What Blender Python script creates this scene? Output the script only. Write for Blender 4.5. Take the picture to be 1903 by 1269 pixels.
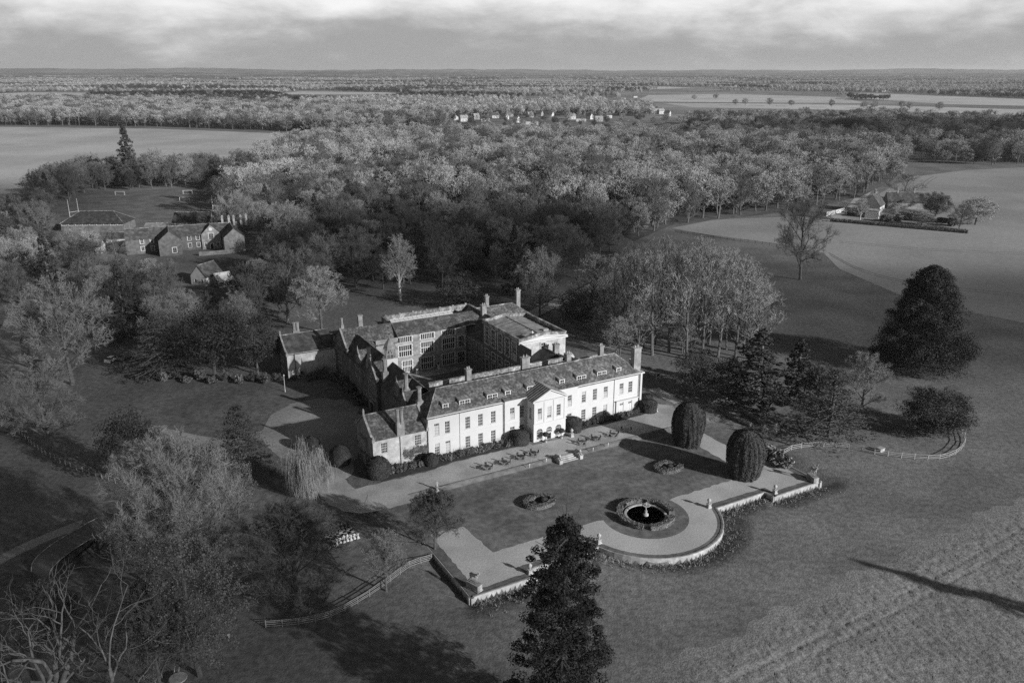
import bpy, math, random
import numpy as np
from mathutils import Vector

sc = bpy.context.scene
for o in list(bpy.data.objects):
    bpy.data.objects.remove(o)
COL = sc.collection
R = math.radians

# ------------------------------------------------------------------ camera
PX_F, PX_CX, PX_CY, CAM_H = 1530.0, 951.5, 634.5, 75.0
PITCH = math.atan((PX_CY - 130.0) / PX_F)
cd = bpy.data.cameras.new('camera')
cam = bpy.data.objects.new('camera', cd)
COL.objects.link(cam)
cam.location = (0, 0, CAM_H)
cam.rotation_euler = (math.pi / 2 - PITCH, 0, 0)
cd.sensor_width = 36
cd.sensor_fit = 'HORIZONTAL'
cd.lens = PX_F / 1903 * 36
cd.clip_start = 0.5
cd.clip_end = 60000
sc.camera = cam

# ------------------------------------------------------------------ light
SUN_AZ, SUN_EL = R(-35), R(19.5)          # direction towards the sun, angle from +X
sd = bpy.data.lights.new('sun', 'SUN')
sd.energy = 4.6
sd.angle = R(0.6)
sd.color = (1, 1, 1)                     # a black-and-white photograph
sun = bpy.data.objects.new('sun', sd)
COL.objects.link(sun)
SUNV = Vector((math.cos(SUN_AZ) * math.cos(SUN_EL), math.sin(SUN_AZ) * math.cos(SUN_EL), math.sin(SUN_EL)))
sun.rotation_euler = SUNV.to_track_quat('Z', 'Y').to_euler()
sun.location = (200, -100, 300)
sc.view_settings.view_transform = 'Standard'
sc.view_settings.look = 'None'
sc.view_settings.exposure = 0.45
sc.view_settings.gamma = 1.0
sc.render.engine = 'CYCLES'
sc.cycles.max_bounces = 5
sc.cycles.diffuse_bounces = 2
sc.cycles.transparent_max_bounces = 16
sc.cycles.use_denoising = False

W_ = bpy.data.worlds.new('World')
sc.world = W_
W_.use_nodes = True
nt = W_.node_tree
nt.nodes.clear()


def N(t, kind, **kw):
    n = t.nodes.new(kind)
    for k, v in kw.items():
        setattr(n, k, v)
    return n


def mathn(t, op, a, b=None, clamp=False):
    n = t.nodes.new('ShaderNodeMath')
    n.operation = op
    n.use_clamp = clamp
    for i, x in enumerate((a, b)):
        if x is None:
            continue
        if isinstance(x, (int, float)):
            n.inputs[i].default_value = x
        else:
            t.links.new(x, n.inputs[i])
    return n.outputs[0]


def smooth(t, x, a, b):
    n = t.nodes.new('ShaderNodeMapRange')
    n.interpolation_type = 'SMOOTHSTEP'
    t.links.new(x, n.inputs[0])
    n.inputs[1].default_value = a
    n.inputs[2].default_value = b
    return n.outputs[0]


def build_world():
    t = nt
    out = N(t, 'ShaderNodeOutputWorld')
    bg = N(t, 'ShaderNodeBackground')
    bg.inputs['Strength'].default_value = 0.12
    t.links.new(bg.outputs[0], out.inputs[0])
    sky = N(t, 'ShaderNodeTexSky')
    sky.sky_type = 'NISHITA'
    sky.sun_disc = False
    sky.sun_elevation = SUN_EL
    sky.sun_rotation = math.pi / 2 - SUN_AZ
    sky.air_density = 1.0
    sky.dust_density = 1.0
    sep = N(t, 'ShaderNodeSeparateColor')
    t.links.new(sky.outputs[0], sep.inputs[0])
    # a red-filtered black-and-white reading of the blue sky
    base = mathn(t, 'ADD', mathn(t, 'MULTIPLY', sep.outputs[0], 0.75), mathn(t, 'MULTIPLY', sep.outputs[1], 0.25))
    base = mathn(t, 'MULTIPLY', base, 0.34)
    tc = N(t, 'ShaderNodeTexCoord')
    sx = N(t, 'ShaderNodeSeparateXYZ')
    t.links.new(tc.outputs['Generated'], sx.inputs[0])
    z = sx.outputs[2]

    def noise(scale, detail, zs, rough=0.55, dist=0.0, off=0.0):
        cb = N(t, 'ShaderNodeCombineXYZ')
        t.links.new(mathn(t, 'ADD', sx.outputs[0], off), cb.inputs[0])
        t.links.new(sx.outputs[1], cb.inputs[1])
        t.links.new(mathn(t, 'MULTIPLY', z, zs), cb.inputs[2])
        n = N(t, 'ShaderNodeTexNoise')
        n.inputs['Scale'].default_value = scale
        n.inputs['Detail'].default_value = detail
        n.inputs['Roughness'].default_value = rough
        n.inputs['Distortion'].default_value = dist
        t.links.new(cb.outputs[0], n.inputs['Vector'])
        return n.outputs[0]
    n1 = noise(4.2, 9, 4.0, 0.56, 0.15, 3.1)       # big banks
    n2 = noise(13.0, 9, 2.6, 0.6, 0.25, 7.7)       # puffs and wisps
    n3 = noise(1.3, 3, 16.0, 0.5, 0.0, 1.3)        # long layers
    # cloud brightness: pale upper deck, grey bases towards the horizon
    h = mathn(t, 'MULTIPLY', smooth(t, z, 0.012, 0.08), 0.75)
    s = mathn(t, 'ADD', h, mathn(t, 'MULTIPLY', n1, 1.7))
    s = mathn(t, 'ADD', s, mathn(t, 'MULTIPLY', mathn(t, 'SUBTRACT', n2, 0.5), 1.15))
    s = mathn(t, 'ADD', s, mathn(t, 'MULTIPLY', mathn(t, 'SUBTRACT', n3, 0.5), 0.5))
    lum = mathn(t, 'ADD', mathn(t, 'MULTIPLY', smooth(t, s, 0.75, 1.95), 3.6), 2.35)
    # the deck thins out overhead where the clear winter sky shows
    hole = mathn(t, 'ADD', smooth(t, z, 0.10, 0.42), mathn(t, 'MULTIPLY', mathn(t, 'SUBTRACT', n1, 0.5), 0.9))
    mask = mathn(t, 'SUBTRACT', 1.0, smooth(t, hole, 0.15, 0.8))
    mx = N(t, 'ShaderNodeMix')
    mx.data_type = 'FLOAT'
    t.links.new(mask, mx.inputs[0])
    t.links.new(base, mx.inputs[2])
    t.links.new(lum, mx.inputs[3])
    cc = N(t, 'ShaderNodeCombineColor')
    for i in range(3):
        t.links.new(mx.outputs[0], cc.inputs[i])
    t.links.new(cc.outputs[0], bg.inputs['Color'])


build_world()

# ------------------------------------------------------------------ coordinates
_c, _s = math.cos(PITCH), math.sin(PITCH)
TH = R(29.3)                              # the house's long axis
_ct, _st = math.cos(TH), math.sin(TH)


def pray(x, y):
    a, b = (x - PX_CX) / PX_F, -(y - PX_CY) / PX_F
    return np.array([a, _c + b * _s, -_s + b * _c])


def P(x, y, z=0.0):
    """point of the photograph -> place on the ground (at height z)"""
    r = pray(x, y)
    t = (z - CAM_H) / r[2]
    return float(r[0] * t), float(r[1] * t)


def HG(x, yb, yt, z=0.0):
    """height of an upright thing with foot at yb and top at yt"""
    b = P(x, yb, z)
    r = pray(x, yt)
    return CAM_H + r[2] * b[1] / r[1] - z


def MPP(x, y):
    """metres per photograph pixel at that ground point"""
    b = P(x, y)
    return (b[1] * _c + CAM_H * _s) / PX_F


OX, OY = -16.667, 150.012


def W(u, v):
    return OX + u * _ct - v * _st, OY + u * _st + v * _ct


def UV(x, y):
    x, y = x - OX, y - OY
    return x * _ct + y * _st, -x * _st + y * _ct


rs = np.random.RandomState(7)
rnd = random.Random(11)

# ------------------------------------------------------------------ materials
MATS = {}


def mat(name, col, rough=0.85, var=0.25, scale=4.0, detail=5, spec=0.15, bump=0.0, bscale=None, rand=0.0,
        coord='Object', big=0.0, bigscale=0.1, wave=None, brick=None, stain=0.0, metal=0.0, transl=0.0):
    m = bpy.data.materials.new(name)
    m.use_nodes = True
    t = m.node_tree
    b = t.nodes['Principled BSDF']
    b.inputs['Roughness'].default_value = rough
    b.inputs['Specular IOR Level'].default_value = spec
    b.inputs['Metallic'].default_value = metal
    if coord == 'World':
        vec = N(t, 'ShaderNodeNewGeometry').outputs['Position']
    else:
        vec = N(t, 'ShaderNodeTexCoord').outputs['Object']
    f = None

    def add(x, amt):
        nonlocal f
        y = mathn(t, 'ADD', 1.0, mathn(t, 'MULTIPLY', mathn(t, 'SUBTRACT', x, 0.5), 2 * amt))
        f = y if f is None else mathn(t, 'MULTIPLY', f, y)

    def ntex(s, d, r=0.6):
        n = N(t, 'ShaderNodeTexNoise')
        n.inputs['Scale'].default_value = s
        n.inputs['Detail'].default_value = d
        n.inputs['Roughness'].default_value = r
        t.links.new(vec, n.inputs['Vector'])
        return n.outputs[0]
    if var:
        add(smooth(t, ntex(scale, detail), 0.28, 0.72), var)
    if big:
        add(smooth(t, ntex(bigscale, 5), 0.32, 0.68), big)
    if rand:
        add(N(t, 'ShaderNodeObjectInfo').outputs['Random'], rand)
    if wave:
        ws, wd, amt, ang = wave
        mp = N(t, 'ShaderNodeMapping')
        mp.inputs['Rotation'].default_value = (0, 0, ang)
        t.links.new(vec, mp.inputs[0])
        wv = N(t, 'ShaderNodeTexWave')
        wv.inputs['Scale'].default_value = ws
        wv.inputs['Distortion'].default_value = wd
        wv.inputs['Detail'].default_value = 2
        wv.inputs['Detail Scale'].default_value = 0.6
        t.links.new(mp.outputs[0], wv.inputs[0])
        add(wv.outputs['Fac'], amt)
    if stain:
        n = N(t, 'ShaderNodeTexNoise')
        n.inputs['Scale'].default_value = 0.55
        n.inputs['Detail'].default_value = 7
        n.inputs['Roughness'].default_value = 0.7
        t.links.new(vec, n.inputs['Vector'])
        add(smooth(t, n.outputs[0], 0.42, 0.68), stain)
    if brick:
        bt = N(t, 'ShaderNodeTexBrick')
        bt.inputs['Scale'].default_value = brick
        bt.inputs['Color1'].default_value = (.42, .42, .42, 1)
        bt.inputs['Color2'].default_value = (.62, .62, .62, 1)
        bt.inputs['Mortar'].default_value = (.7, .7, .7, 1)
        bt.inputs['Mortar Size'].default_value = 0.015
        sp = N(t, 'ShaderNodeSeparateXYZ')
        t.links.new(vec, sp.inputs[0])
        cb = N(t, 'ShaderNodeCombineXYZ')
        t.links.new(mathn(t, 'ADD', sp.outputs[0], sp.outputs[1]), cb.inputs[0])
        t.links.new(sp.outputs[2], cb.inputs[1])
        t.links.new(cb.outputs[0], bt.inputs['Vector'])
        sc_ = N(t, 'ShaderNodeSeparateColor')
        t.links.new(bt.outputs['Color'], sc_.inputs[0])
        add(sc_.outputs[0], 0.8)
    if f is None:
        b.inputs['Base Color'].default_value = (col, col, col, 1)
    else:
        v = mathn(t, 'MULTIPLY', f, col)
        v = mathn(t, 'MINIMUM', mathn(t, 'MAXIMUM', v, 0.004), 0.9)
        cc = N(t, 'ShaderNodeCombineColor')
        for i in range(3):
            t.links.new(v, cc.inputs[i])
        t.links.new(cc.outputs[0], b.inputs['Base Color'])
    if bump:
        bn = N(t, 'ShaderNodeBump')
        bn.inputs['Strength'].default_value = 1.0
        bn.inputs['Distance'].default_value = bump
        t.links.new(ntex(bscale or scale, 4), bn.inputs['Height'])
        t.links.new(bn.outputs[0], b.inputs['Normal'])
    MATS[name] = m
    return m


TH_ = TH
M_TERR = mat('terrace_gravel', 0.33, 0.95, 0.2, 3.5, 8, coord='World', big=0.2, bigscale=0.15, bump=0.03, bscale=5)
M_STUCCO = mat('white_stucco', 0.505, 0.7, 0.03, 0.6, stain=0.02)
M_TRIM = mat('white_paint', 0.56, 0.5, 0.03)
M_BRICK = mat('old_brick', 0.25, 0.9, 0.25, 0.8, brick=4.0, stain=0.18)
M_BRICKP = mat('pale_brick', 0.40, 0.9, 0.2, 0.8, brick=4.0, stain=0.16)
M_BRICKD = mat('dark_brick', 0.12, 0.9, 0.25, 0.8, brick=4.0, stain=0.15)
M_ROOF = mat('clay_roof_tiles', 0.115, 0.9, 0.4, 2.2, 9, stain=0.4, bump=0.03, bscale=7, wave=(3.2, 0.6, 0.12, 0))
M_ROOF2 = mat('dark_roof_tiles', 0.085, 0.9, 0.4, 0.8, 8, stain=0.3, bump=0.03, bscale=7)
M_SLATE = mat('slate', 0.05, 0.7, 0.35, 1.0, 6, stain=0.3)
M_LEAD = mat('sheet_lead', 0.20, 0.6, 0.3, 0.7, 6, spec=0.3, stain=0.2)
M_LEADP = mat('pale_roof_felt', 0.30, 0.7, 0.3, 0.5, 6, stain=0.25)
M_STONE = mat('pale_stone', 0.38, 0.85, 0.2, 1.5, 6, stain=0.18, bump=0.01)
M_STONED = mat('weathered_stone', 0.30, 0.9, 0.3, 1.5, 6, stain=0.25, bump=0.02)
M_LICHEN = mat('lichened_coping', 0.30, 0.9, 0.5, 2.0, 7, stain=0.5)
M_GLASS = mat('window_glass', 0.04, 0.08, 0.3, 0.7, spec=0.5, rand=0.6)
M_GLASSP = mat('leaded_glass', 0.16, 0.25, 0.3, 1.5, spec=0.5)
M_SKYLIGHT = mat('skylight_glass', 0.55, 0.35, 0.12, 2, spec=0.4)
M_BLIND = mat('window_blind', 0.38, 0.8, 0.1)
M_DARK = mat('dark_opening', 0.015, 0.9, 0.0)
M_IRON = mat('dark_iron', 0.02, 0.5, 0.2, spec=0.4)
M_TIMBER = mat('weathered_timber', 0.24, 0.85, 0.25, 3)
M_TIMBERD = mat('dark_timber', 0.05, 0.85, 0.3, 3)
M_RENDER = mat('white_render', 0.46, 0.8, 0.08, 0.5)
M_GRAVEL = mat('gravel', 0.38, 0.95, 0.18, 3.5, 8, coord='World', big=0.12, bigscale=0.12, bump=0.03, bscale=5)
M_DRIVE = mat('drive_surface', 0.30, 0.95, 0.25, 2.0, 7, coord='World', big=0.2, bigscale=0.08, bump=0.02, bscale=4)
M_LAWN = mat('mown_lawn', 0.13, 0.95, 0.3, 0.9, 10, coord='World', big=0.24, bigscale=0.13, bump=0.05, bscale=7, wave=(0.10, 0.8, 0.05, TH_ + 0.4))
M_GRASS = mat('park_grass', 0.145, 0.95, 0.32, 1.0, 11, coord='World', big=0.22, bigscale=0.05, bump=0.10, bscale=3)
M_ROUGH = mat('tussock_grass', 0.195, 0.95, 0.35, 2.6, 9, coord='World', big=0.15, bigscale=0.07, bump=0.10, bscale=4)
M_FIELD = mat('young_crop', 0.25, 0.95, 0.12, 0.5, 6, coord='World', big=0.16, bigscale=0.012, wave=(0.22, 1.5, 0.13, R(94)), bump=0.05, bscale=1.5)
M_FIELDL = mat('stubble_field', 0.37, 0.95, 0.1, 0.3, 5, coord='World', big=0.15, bigscale=0.01, wave=(0.12, 2, 0.05, R(80)))
M_FARFIELD = mat('far_field', 0.42, 0.95, 0.08, 0.05, 4, coord='World', big=0.12, bigscale=0.004)
M_FLOOR = mat('wood_floor', 0.09, 0.95, 0.4, 0.3, 8, coord='World', big=0.3, bigscale=0.03)
M_SOIL = mat('bed_soil', 0.05, 0.95, 0.35, 2.5, 6, coord='World', bump=0.05)
M_WATER = mat('pond_water', 0.012, 0.05, 0.0, spec=0.5)
M_BARK = mat('bark', 0.11, 0.95, 0.35, 2.5, rand=0.2)
M_BARKG = mat('grey_bark', 0.11, 0.95, 0.35, 2.5, rand=0.2)
M_BARKP = mat('pale_bark', 0.40, 0.9, 0.3, 1.5)
M_DEAD = mat('dead_wood', 0.20, 0.9, 0.35, 1.5)
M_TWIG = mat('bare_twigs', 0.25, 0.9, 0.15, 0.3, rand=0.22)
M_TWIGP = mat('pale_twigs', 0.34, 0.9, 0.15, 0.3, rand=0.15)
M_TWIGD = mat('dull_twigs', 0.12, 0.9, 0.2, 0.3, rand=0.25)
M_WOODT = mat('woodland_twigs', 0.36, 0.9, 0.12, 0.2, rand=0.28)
M_RUSSET = mat('russet_leaves', 0.22, 0.9, 0.2, 0.5, rand=0.3)
M_EVER = mat('evergreen_leaves', 0.055, 0.75, 0.35, 0.6, rand=0.25, spec=0.25)
M_CONIF = mat('conifer_needles', 0.048, 0.85, 0.4, 0.5, rand=0.15)
M_YEW = mat('yew_needles', 0.05, 0.85, 0.35, 1.0, rand=0.1)
M_CEDAR = mat('cedar_needles', 0.075, 0.85, 0.35, 0.6, rand=0.15)
M_IVY = mat('ivy_leaves', 0.16, 0.6, 0.4, 1.0, rand=0.2, spec=0.3)
M_BOX = mat('box_hedge_leaves', 0.14, 0.8, 0.35, 1.5, rand=0.1)
M_SHRUB = mat('shrub_leaves', 0.11, 0.85, 0.4, 1.0, rand=0.35)
M_DRYG = mat('dry_stalks', 0.32, 0.9, 0.3, 1.0, rand=0.2)
M_CARW = mat('white_car_paint', 0.6, 0.3, 0.0, spec=0.5)
M_CARG = mat('grey_car_paint', 0.2, 0.3, 0.0, spec=0.5)
M_TYRE = mat('tyre_rubber', 0.02, 0.9, 0.0)
M_TENT = mat('dark_canvas', 0.11, 0.7, 0.15, 0.5, spec=0.25)
M_HILL = mat('far_wooded_hills', 0.10, 0.95, 0.35, 0.006, 8, coord='World', big=0.4, bigscale=0.0012)


# ------------------------------------------------------------------ mesh helpers
class MB:
    def __init__(self):
        self.v, self.f = [], []

    def poly(self, pts):
        n = len(self.v)
        self.v += [tuple(p) for p in pts]
        self.f.append(tuple(range(n, n + len(pts))))
        return self

    def box(self, c, s, rz=0.0):
        n = len(self.v)
        cr, sr = math.cos(rz), math.sin(rz)
        for dz in (-.5, .5):
            for dx, dy in ((-.5, -.5), (.5, -.5), (.5, .5), (-.5, .5)):
                x, y = dx * s[0], dy * s[1]
                self.v.append((c[0] + x * cr - y * sr, c[1] + x * sr + y * cr, c[2] + dz * s[2]))
        for q in ((3, 2, 1, 0), (4, 5, 6, 7), (0, 1, 5, 4), (1, 2, 6, 5), (2, 3, 7, 6), (3, 0, 4, 7)):
            self.f.append(tuple(n + i for i in q))
        return self

    def prism(self, pts, z0, z1):
        n, k = len(self.v), len(pts)
        self.v += [(p[0], p[1], z0) for p in pts] + [(p[0], p[1], z1) for p in pts]
        self.f.append(tuple(range(n + k - 1, n - 1, -1)))
        self.f.append(tuple(range(n + k, n + 2 * k)))
        for i in range(k):
            j = (i + 1) % k
            self.f.append((n + i, n + j, n + k + j, n + k + i))
        return self

    def tube(self, path, rad, k=6, cap=True):
        path = [Vector(p) for p in path]
        if not hasattr(rad, '__len__'):
            rad = [rad] * len(path)
        n = len(self.v)
        for i, p in enumerate(path):
            a = path[max(i - 1, 0)]
            b = path[min(i + 1, len(path) - 1)]
            d = (b - a).normalized()
            e = d.orthogonal().normalized() if abs(d.z) > .99 else Vector((0, 0, 1)).cross(d).normalized()
            g = d.cross(e)
            for j in range(k):
                an = 2 * math.pi * j / k
                q = p + (e * math.cos(an) + g * math.sin(an)) * rad[i]
                self.v.append(tuple(q))
        for i in range(len(path) - 1):
            for j in range(k):
                a, b = n + i * k + j, n + i * k + (j + 1) % k
                self.f.append((a, b, b + k, a + k))
        if cap:
            self.f.append(tuple(range(n + k - 1, n - 1, -1)))
            m = n + (len(path) - 1) * k
            self.f.append(tuple(range(m, m + k)))
        return self

    def lathe(self, prof, k=12, c=(0, 0, 0)):
        n = len(self.v)
        for r, z in prof:
            for j in range(k):
                an = 2 * math.pi * j / k
                self.v.append((c[0] + r * math.cos(an), c[1] + r * math.sin(an), c[2] + z))
        for i in range(len(prof) - 1):
            for j in range(k):
                a, b = n + i * k + j, n + i * k + (j + 1) % k
                self.f.append((a, b, b + k, a + k))
        self.f.append(tuple(range(n + k - 1, n - 1, -1)))
        m = n + (len(prof) - 1) * k
        self.f.append(tuple(range(m, m + k)))
        return self

    def ball(self, c, r, k=10, m=6):
        if not hasattr(r, '__len__'):
            r = (r, r, r)
        n = len(self.v)
        for i in range(m + 1):
            a = math.pi * i / m
            for j in range(k):
                b = 2 * math.pi * j / k
                self.v.append((c[0] + r[0] * math.sin(a) * math.cos(b), c[1] + r[1] * math.sin(a) * math.sin(b), c[2] - r[2] * math.cos(a)))
        for i in range(m):
            for j in range(k):
                a, b = n + i * k + j, n + i * k + (j + 1) % k
                self.f.append((a, b, b + k, a + k))
        return self

    def mesh(self, name, m, smooth=False):
        me = bpy.data.meshes.new(name)
        me.from_pydata(self.v, [], self.f)
        if m:
            me.materials.append(m)
        if smooth:
            me.shade_smooth()
        return me

    def build(self, name, m, parent=None, smooth=False, loc=None, rz=0.0):
        return link(name, self.mesh(name, m, smooth), parent, loc, rz)


def link(name, me, parent=None, loc=None, rz=0.0, scale=None):
    o = bpy.data.objects.new(name, me)
    COL.objects.link(o)
    if parent is not None:
        o.parent = parent
    if loc is not None:
        o.location = loc
    if rz:
        o.rotation_euler = (0, 0, rz)
    if scale is not None:
        o.scale = scale
    return o


def np_mesh(name, v, f, m):
    me = bpy.data.meshes.new(name)
    v = np.asarray(v, np.float32)
    f = np.asarray(f, np.int32)
    k = f.shape[1]
    me.vertices.add(len(v))
    me.vertices.foreach_set('co', v.ravel())
    me.loops.add(f.size)
    me.loops.foreach_set('vertex_index', f.ravel())
    me.polygons.add(len(f))
    me.polygons.foreach_set('loop_start', np.arange(0, f.size, k, dtype=np.int32))
    me.polygons.foreach_set('loop_total', np.full(len(f), k, np.int32))
    me.update(calc_edges=True)
    me.materials.append(m)
    return me


def thing(name, label, cat, loc=(0, 0, 0), rz=0.0, group=None):
    o = bpy.data.objects.new(name, None)
    COL.objects.link(o)
    o.location = loc
    o.rotation_euler = (0, 0, rz)
    o.empty_display_size = 0.5
    return tag(o, label, cat, group)


def tag(o, label, cat, group=None, kind=None):
    o['label'] = label
    o['category'] = cat
    if group:
        o['group'] = group
    if kind:
        o['kind'] = kind
    return o


def struct(o, kind='structure', label=None):
    o['kind'] = kind
    if label:
        o['label'] = label
    return o


def sheet(name, pts, z, m, parent=None):
    """a flat patch of ground given by world points"""
    o = MB().poly([(p[0], p[1], z) for p in pts]).build(name, m, parent)
    return struct(o)


def smoothline(pts, n=8):
    pts = [np.array(p, float) for p in pts]
    out = []
    q = [2 * pts[0] - pts[1]] + pts + [2 * pts[-1] - pts[-2]]
    for i in range(1, len(q) - 2):
        for k in range(n):
            t = k / n
            a, b, c, d = q[i - 1], q[i], q[i + 1], q[i + 2]
            out.append(0.5 * (2 * b + (c - a) * t + (2 * a - 5 * b + 4 * c - d) * t * t + (3 * b - a - 3 * c + d) * t ** 3))
    out.append(pts[-1])
    return out


def ribbon(name, pts, width, z, m, n=8):
    """a path of varying width along a curve"""
    L = smoothline(pts, n)
    if not hasattr(width, '__len__'):
        width = [width] * len(pts)
    ws = np.interp(np.linspace(0, len(pts) - 1, len(L)), range(len(pts)), width)
    b = MB()
    l, r = [], []
    for i, p in enumerate(L):
        d = L[min(i + 1, len(L) - 1)] - L[max(i - 1, 0)]
        d /= np.linalg.norm(d)
        nn = np.array([-d[1], d[0]])
        l.append(p + nn * (ws[i] / 2 * (1 + rnd.uniform(-.05, .05))))
        r.append(p - nn * (ws[i] / 2 * (1 + rnd.uniform(-.05, .05))))
    for i in range(len(L) - 1):
        b.poly([(*r[i], z), (*r[i + 1], z), (*l[i + 1], z), (*l[i], z)])
    return struct(b.build(name, m))

# ------------------------------------------------------------------ ground
GC, GR = (24.8, -38.0), 13.7
_a0 = math.atan2(-42.4 - GC[1], 12.0 - GC[0])
_a1 = math.atan2(-42.4 - GC[1], 37.6 - GC[0])
_a0 = _a0 if _a0 < 0 else _a0 - 2 * math.pi
ARC = [(GC[0] + GR * math.cos(a), GC[1] + GR * math.sin(a)) for a in np.linspace(_a0, _a1, 25)]
WALL = [(-13, -24), (-13, -44.5), (-1, -44.5), (-1, -42.4)] + ARC + [(49.8, -42.4), (49.8, -44.5), (62.2, -44.5), (62.2, -24)]
GARDEN = [(-13, -12.0)] + WALL + [(62.2, -12.0)]


def sstep(x, a, b):
    t = np.clip((x - a) / (b - a), 0, 1)
    return t * t * (3 - 2 * t)


def inside(u, v, poly):
    r = np.zeros(u.shape, bool)
    k = len(poly)
    for i in range(k):
        x0, y0 = poly[i]
        x1, y1 = poly[(i + 1) % k]
        if y0 == y1:
            continue
        c = ((y0 > v) != (y1 > v)) & (u < (x1 - x0) * (v - y0) / (y1 - y0) + x0)
        r ^= c
    return r


def distline(u, v, line):
    d = np.full(u.shape, 1e9)
    for (x0, y0), (x1, y1) in zip(line[:-1], line[1:]):
        L2 = (x1 - x0) ** 2 + (y1 - y0) ** 2 + 1e-9
        t = np.clip(((u - x0) * (x1 - x0) + (v - y0) * (y1 - y0)) / L2, 0, 1)
        d = np.minimum(d, np.hypot(u - x0 - t * (x1 - x0), v - y0 - t * (y1 - y0)))
    return d


ZT = 0.6                                   # the house stands on a low terrace


def zground(x, y):
    x = np.asarray(x, float)
    y = np.asarray(y, float)
    u, v = UV(x, y)
    z = ZT * sstep(v, -12.6, -11.6) * sstep(u, -60, -40) * (1 - sstep(u, 62, 74)) * (1 - sstep(v, 85, 105))
    near = (u > -25) & (u < 75) & (v > -60) & (v < -15)
    dd = np.where(near, distline(u, v, WALL), 99)
    ins = inside(u, v, GARDEN) & ~(near & (dd < 0.14) & (v < -26))
    dd = np.where(inside(u, v, GARDEN), 0.0, dd)
    dep = 1.25 * np.clip(1 - dd / 5.0, 0, 1) ** 1.4 * (1 - sstep(v, -33, -26))
    z = np.where(near & ~ins, z - dep, z)
    return z


def grid_lines(a, b, fine0, fine1, step, growth=1.25):
    xs = list(np.arange(fine0, fine1 + step, step))
    s, x = step, fine1 + step
    while x < b:
        s *= growth
        x += s
        xs.append(min(x, b))
    s, x = step, fine0
    lo = []
    while x > a:
        s *= growth
        x -= s
        lo.append(max(x, a))
    return np.array(sorted(set(lo + xs)))


def make_ground():
    xs = grid_lines(-26000, 26000, -22, 66, 0.4)
    ys = grid_lines(-4000, 30000, 96, 168, 0.4)
    X, Y = np.meshgrid(xs, ys)
    Z = zground(X, Y)
    nx, ny = len(xs), len(ys)
    v = np.stack([X.ravel(), Y.ravel(), Z.ravel()], 1)
    i = np.arange(nx * ny).reshape(ny, nx)
    f = np.stack([i[:-1, :-1].ravel(), i[:-1, 1:].ravel(), i[1:, 1:].ravel(), i[1:, :-1].ravel()], 1)
    o = link('ground', np_mesh('ground', v, f, M_GRASS))
    o.data.shade_smooth()
    return struct(o)


make_ground()


def zg(x, y):
    return float(zground(np.array([x]), np.array([y]))[0])


UVP = lambda pts: [W(*p) for p in pts]
PXP = lambda pts, z=0.0: [P(*p, z) for p in pts]

bk = MB()
_bp = [(-12.95, .02), (-12.5, .06), (-11.9, .46), (-11.55, .625), (-11.2, .615)]
for (v0, z0), (v1, z1) in zip(_bp[:-1], _bp[1:]):
    for u0, u1 in ((-19, 22.0), (28.0, 52.0)):
        bk.poly([(*W(u0, v0), z0), (*W(u1, v0), z0), (*W(u1, v1), z1), (*W(u0, v1), z1)])
struct(bk.build('grass_bank', M_LAWN))
# mown lawn inside the garden wall, laid round by gravel walks
inner = [(-12.6, -24.5), (-12.6, -44.1), (-1.4, -44.1), (-1.4, -42.0)] + \
        [(GC[0] + (GR - .4) * math.cos(a), GC[1] + (GR - .4) * math.sin(a)) for a in np.linspace(_a0, _a1, 25)] + \
        [(49.4, -42.0), (49.4, -44.1), (61.8, -44.1), (61.8, -24.5), (61.8, -12.9), (-12.6, -12.9)]
sheet('lawn', UVP(inner), 0.012, M_LAWN)
GRV = [(-11, -25.0), (-11.2, -42.9), (-2.6, -42.9), (-2.6, -40.9), (11.9, -40.7)] + \
      [(GC[0] + 12.5 * math.cos(a), GC[1] + 12.5 * math.sin(a)) for a in np.linspace(_a0 + .02, _a1 - .02, 21)] + \
      [(37.8, -40.7), (50.9, -40.9), (50.9, -42.9), (60.4, -42.9), (60.4, -36), (57.4, -24.0), (57.6, -12.9), (52.2, -12.9), (52.2, -30), (50.2, -35.6)] + \
      [(33.9, -35.5)] + \
      [(GC[0] + 7.7 * math.cos(a), GC[1] + 7.7 * math.sin(a)) for a in np.linspace(R(17), R(-197), 30)] + \
      [(16.4, -35.4), (-4.2, -35.2), (-4.9, -25.6)]


def wob(pts, amp=0.10, step=0.9, seed=3):
    """subdivide an outline and let its edge wander a little, as a cut turf edge does"""
    q = np.random.RandomState(seed)
    out = []
    for i in range(len(pts)):
        a, b = np.array(pts[i], float), np.array(pts[(i + 1) % len(pts)], float)
        n = max(1, int(np.linalg.norm(b - a) / step))
        for k in range(n):
            out.append(a + (b - a) * k / n + q.normal(0, amp, 2) * (0 if k == 0 else 1))
    return out


def tri_sheet(name, pts, z, m):
    """concave outline triangulated by Blender"""
    from mathutils.geometry import tessellate_polygon
    vs = [Vector((p[0], p[1], z)) for p in pts]
    tri = tessellate_polygon([vs])
    me = bpy.data.meshes.new(name)
    me.from_pydata([tuple(v) for v in vs], [], [tuple(t) for t in tri])
    me.materials.append(m)
    me.update()
    o = link(name, me)
    return struct(o)


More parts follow.
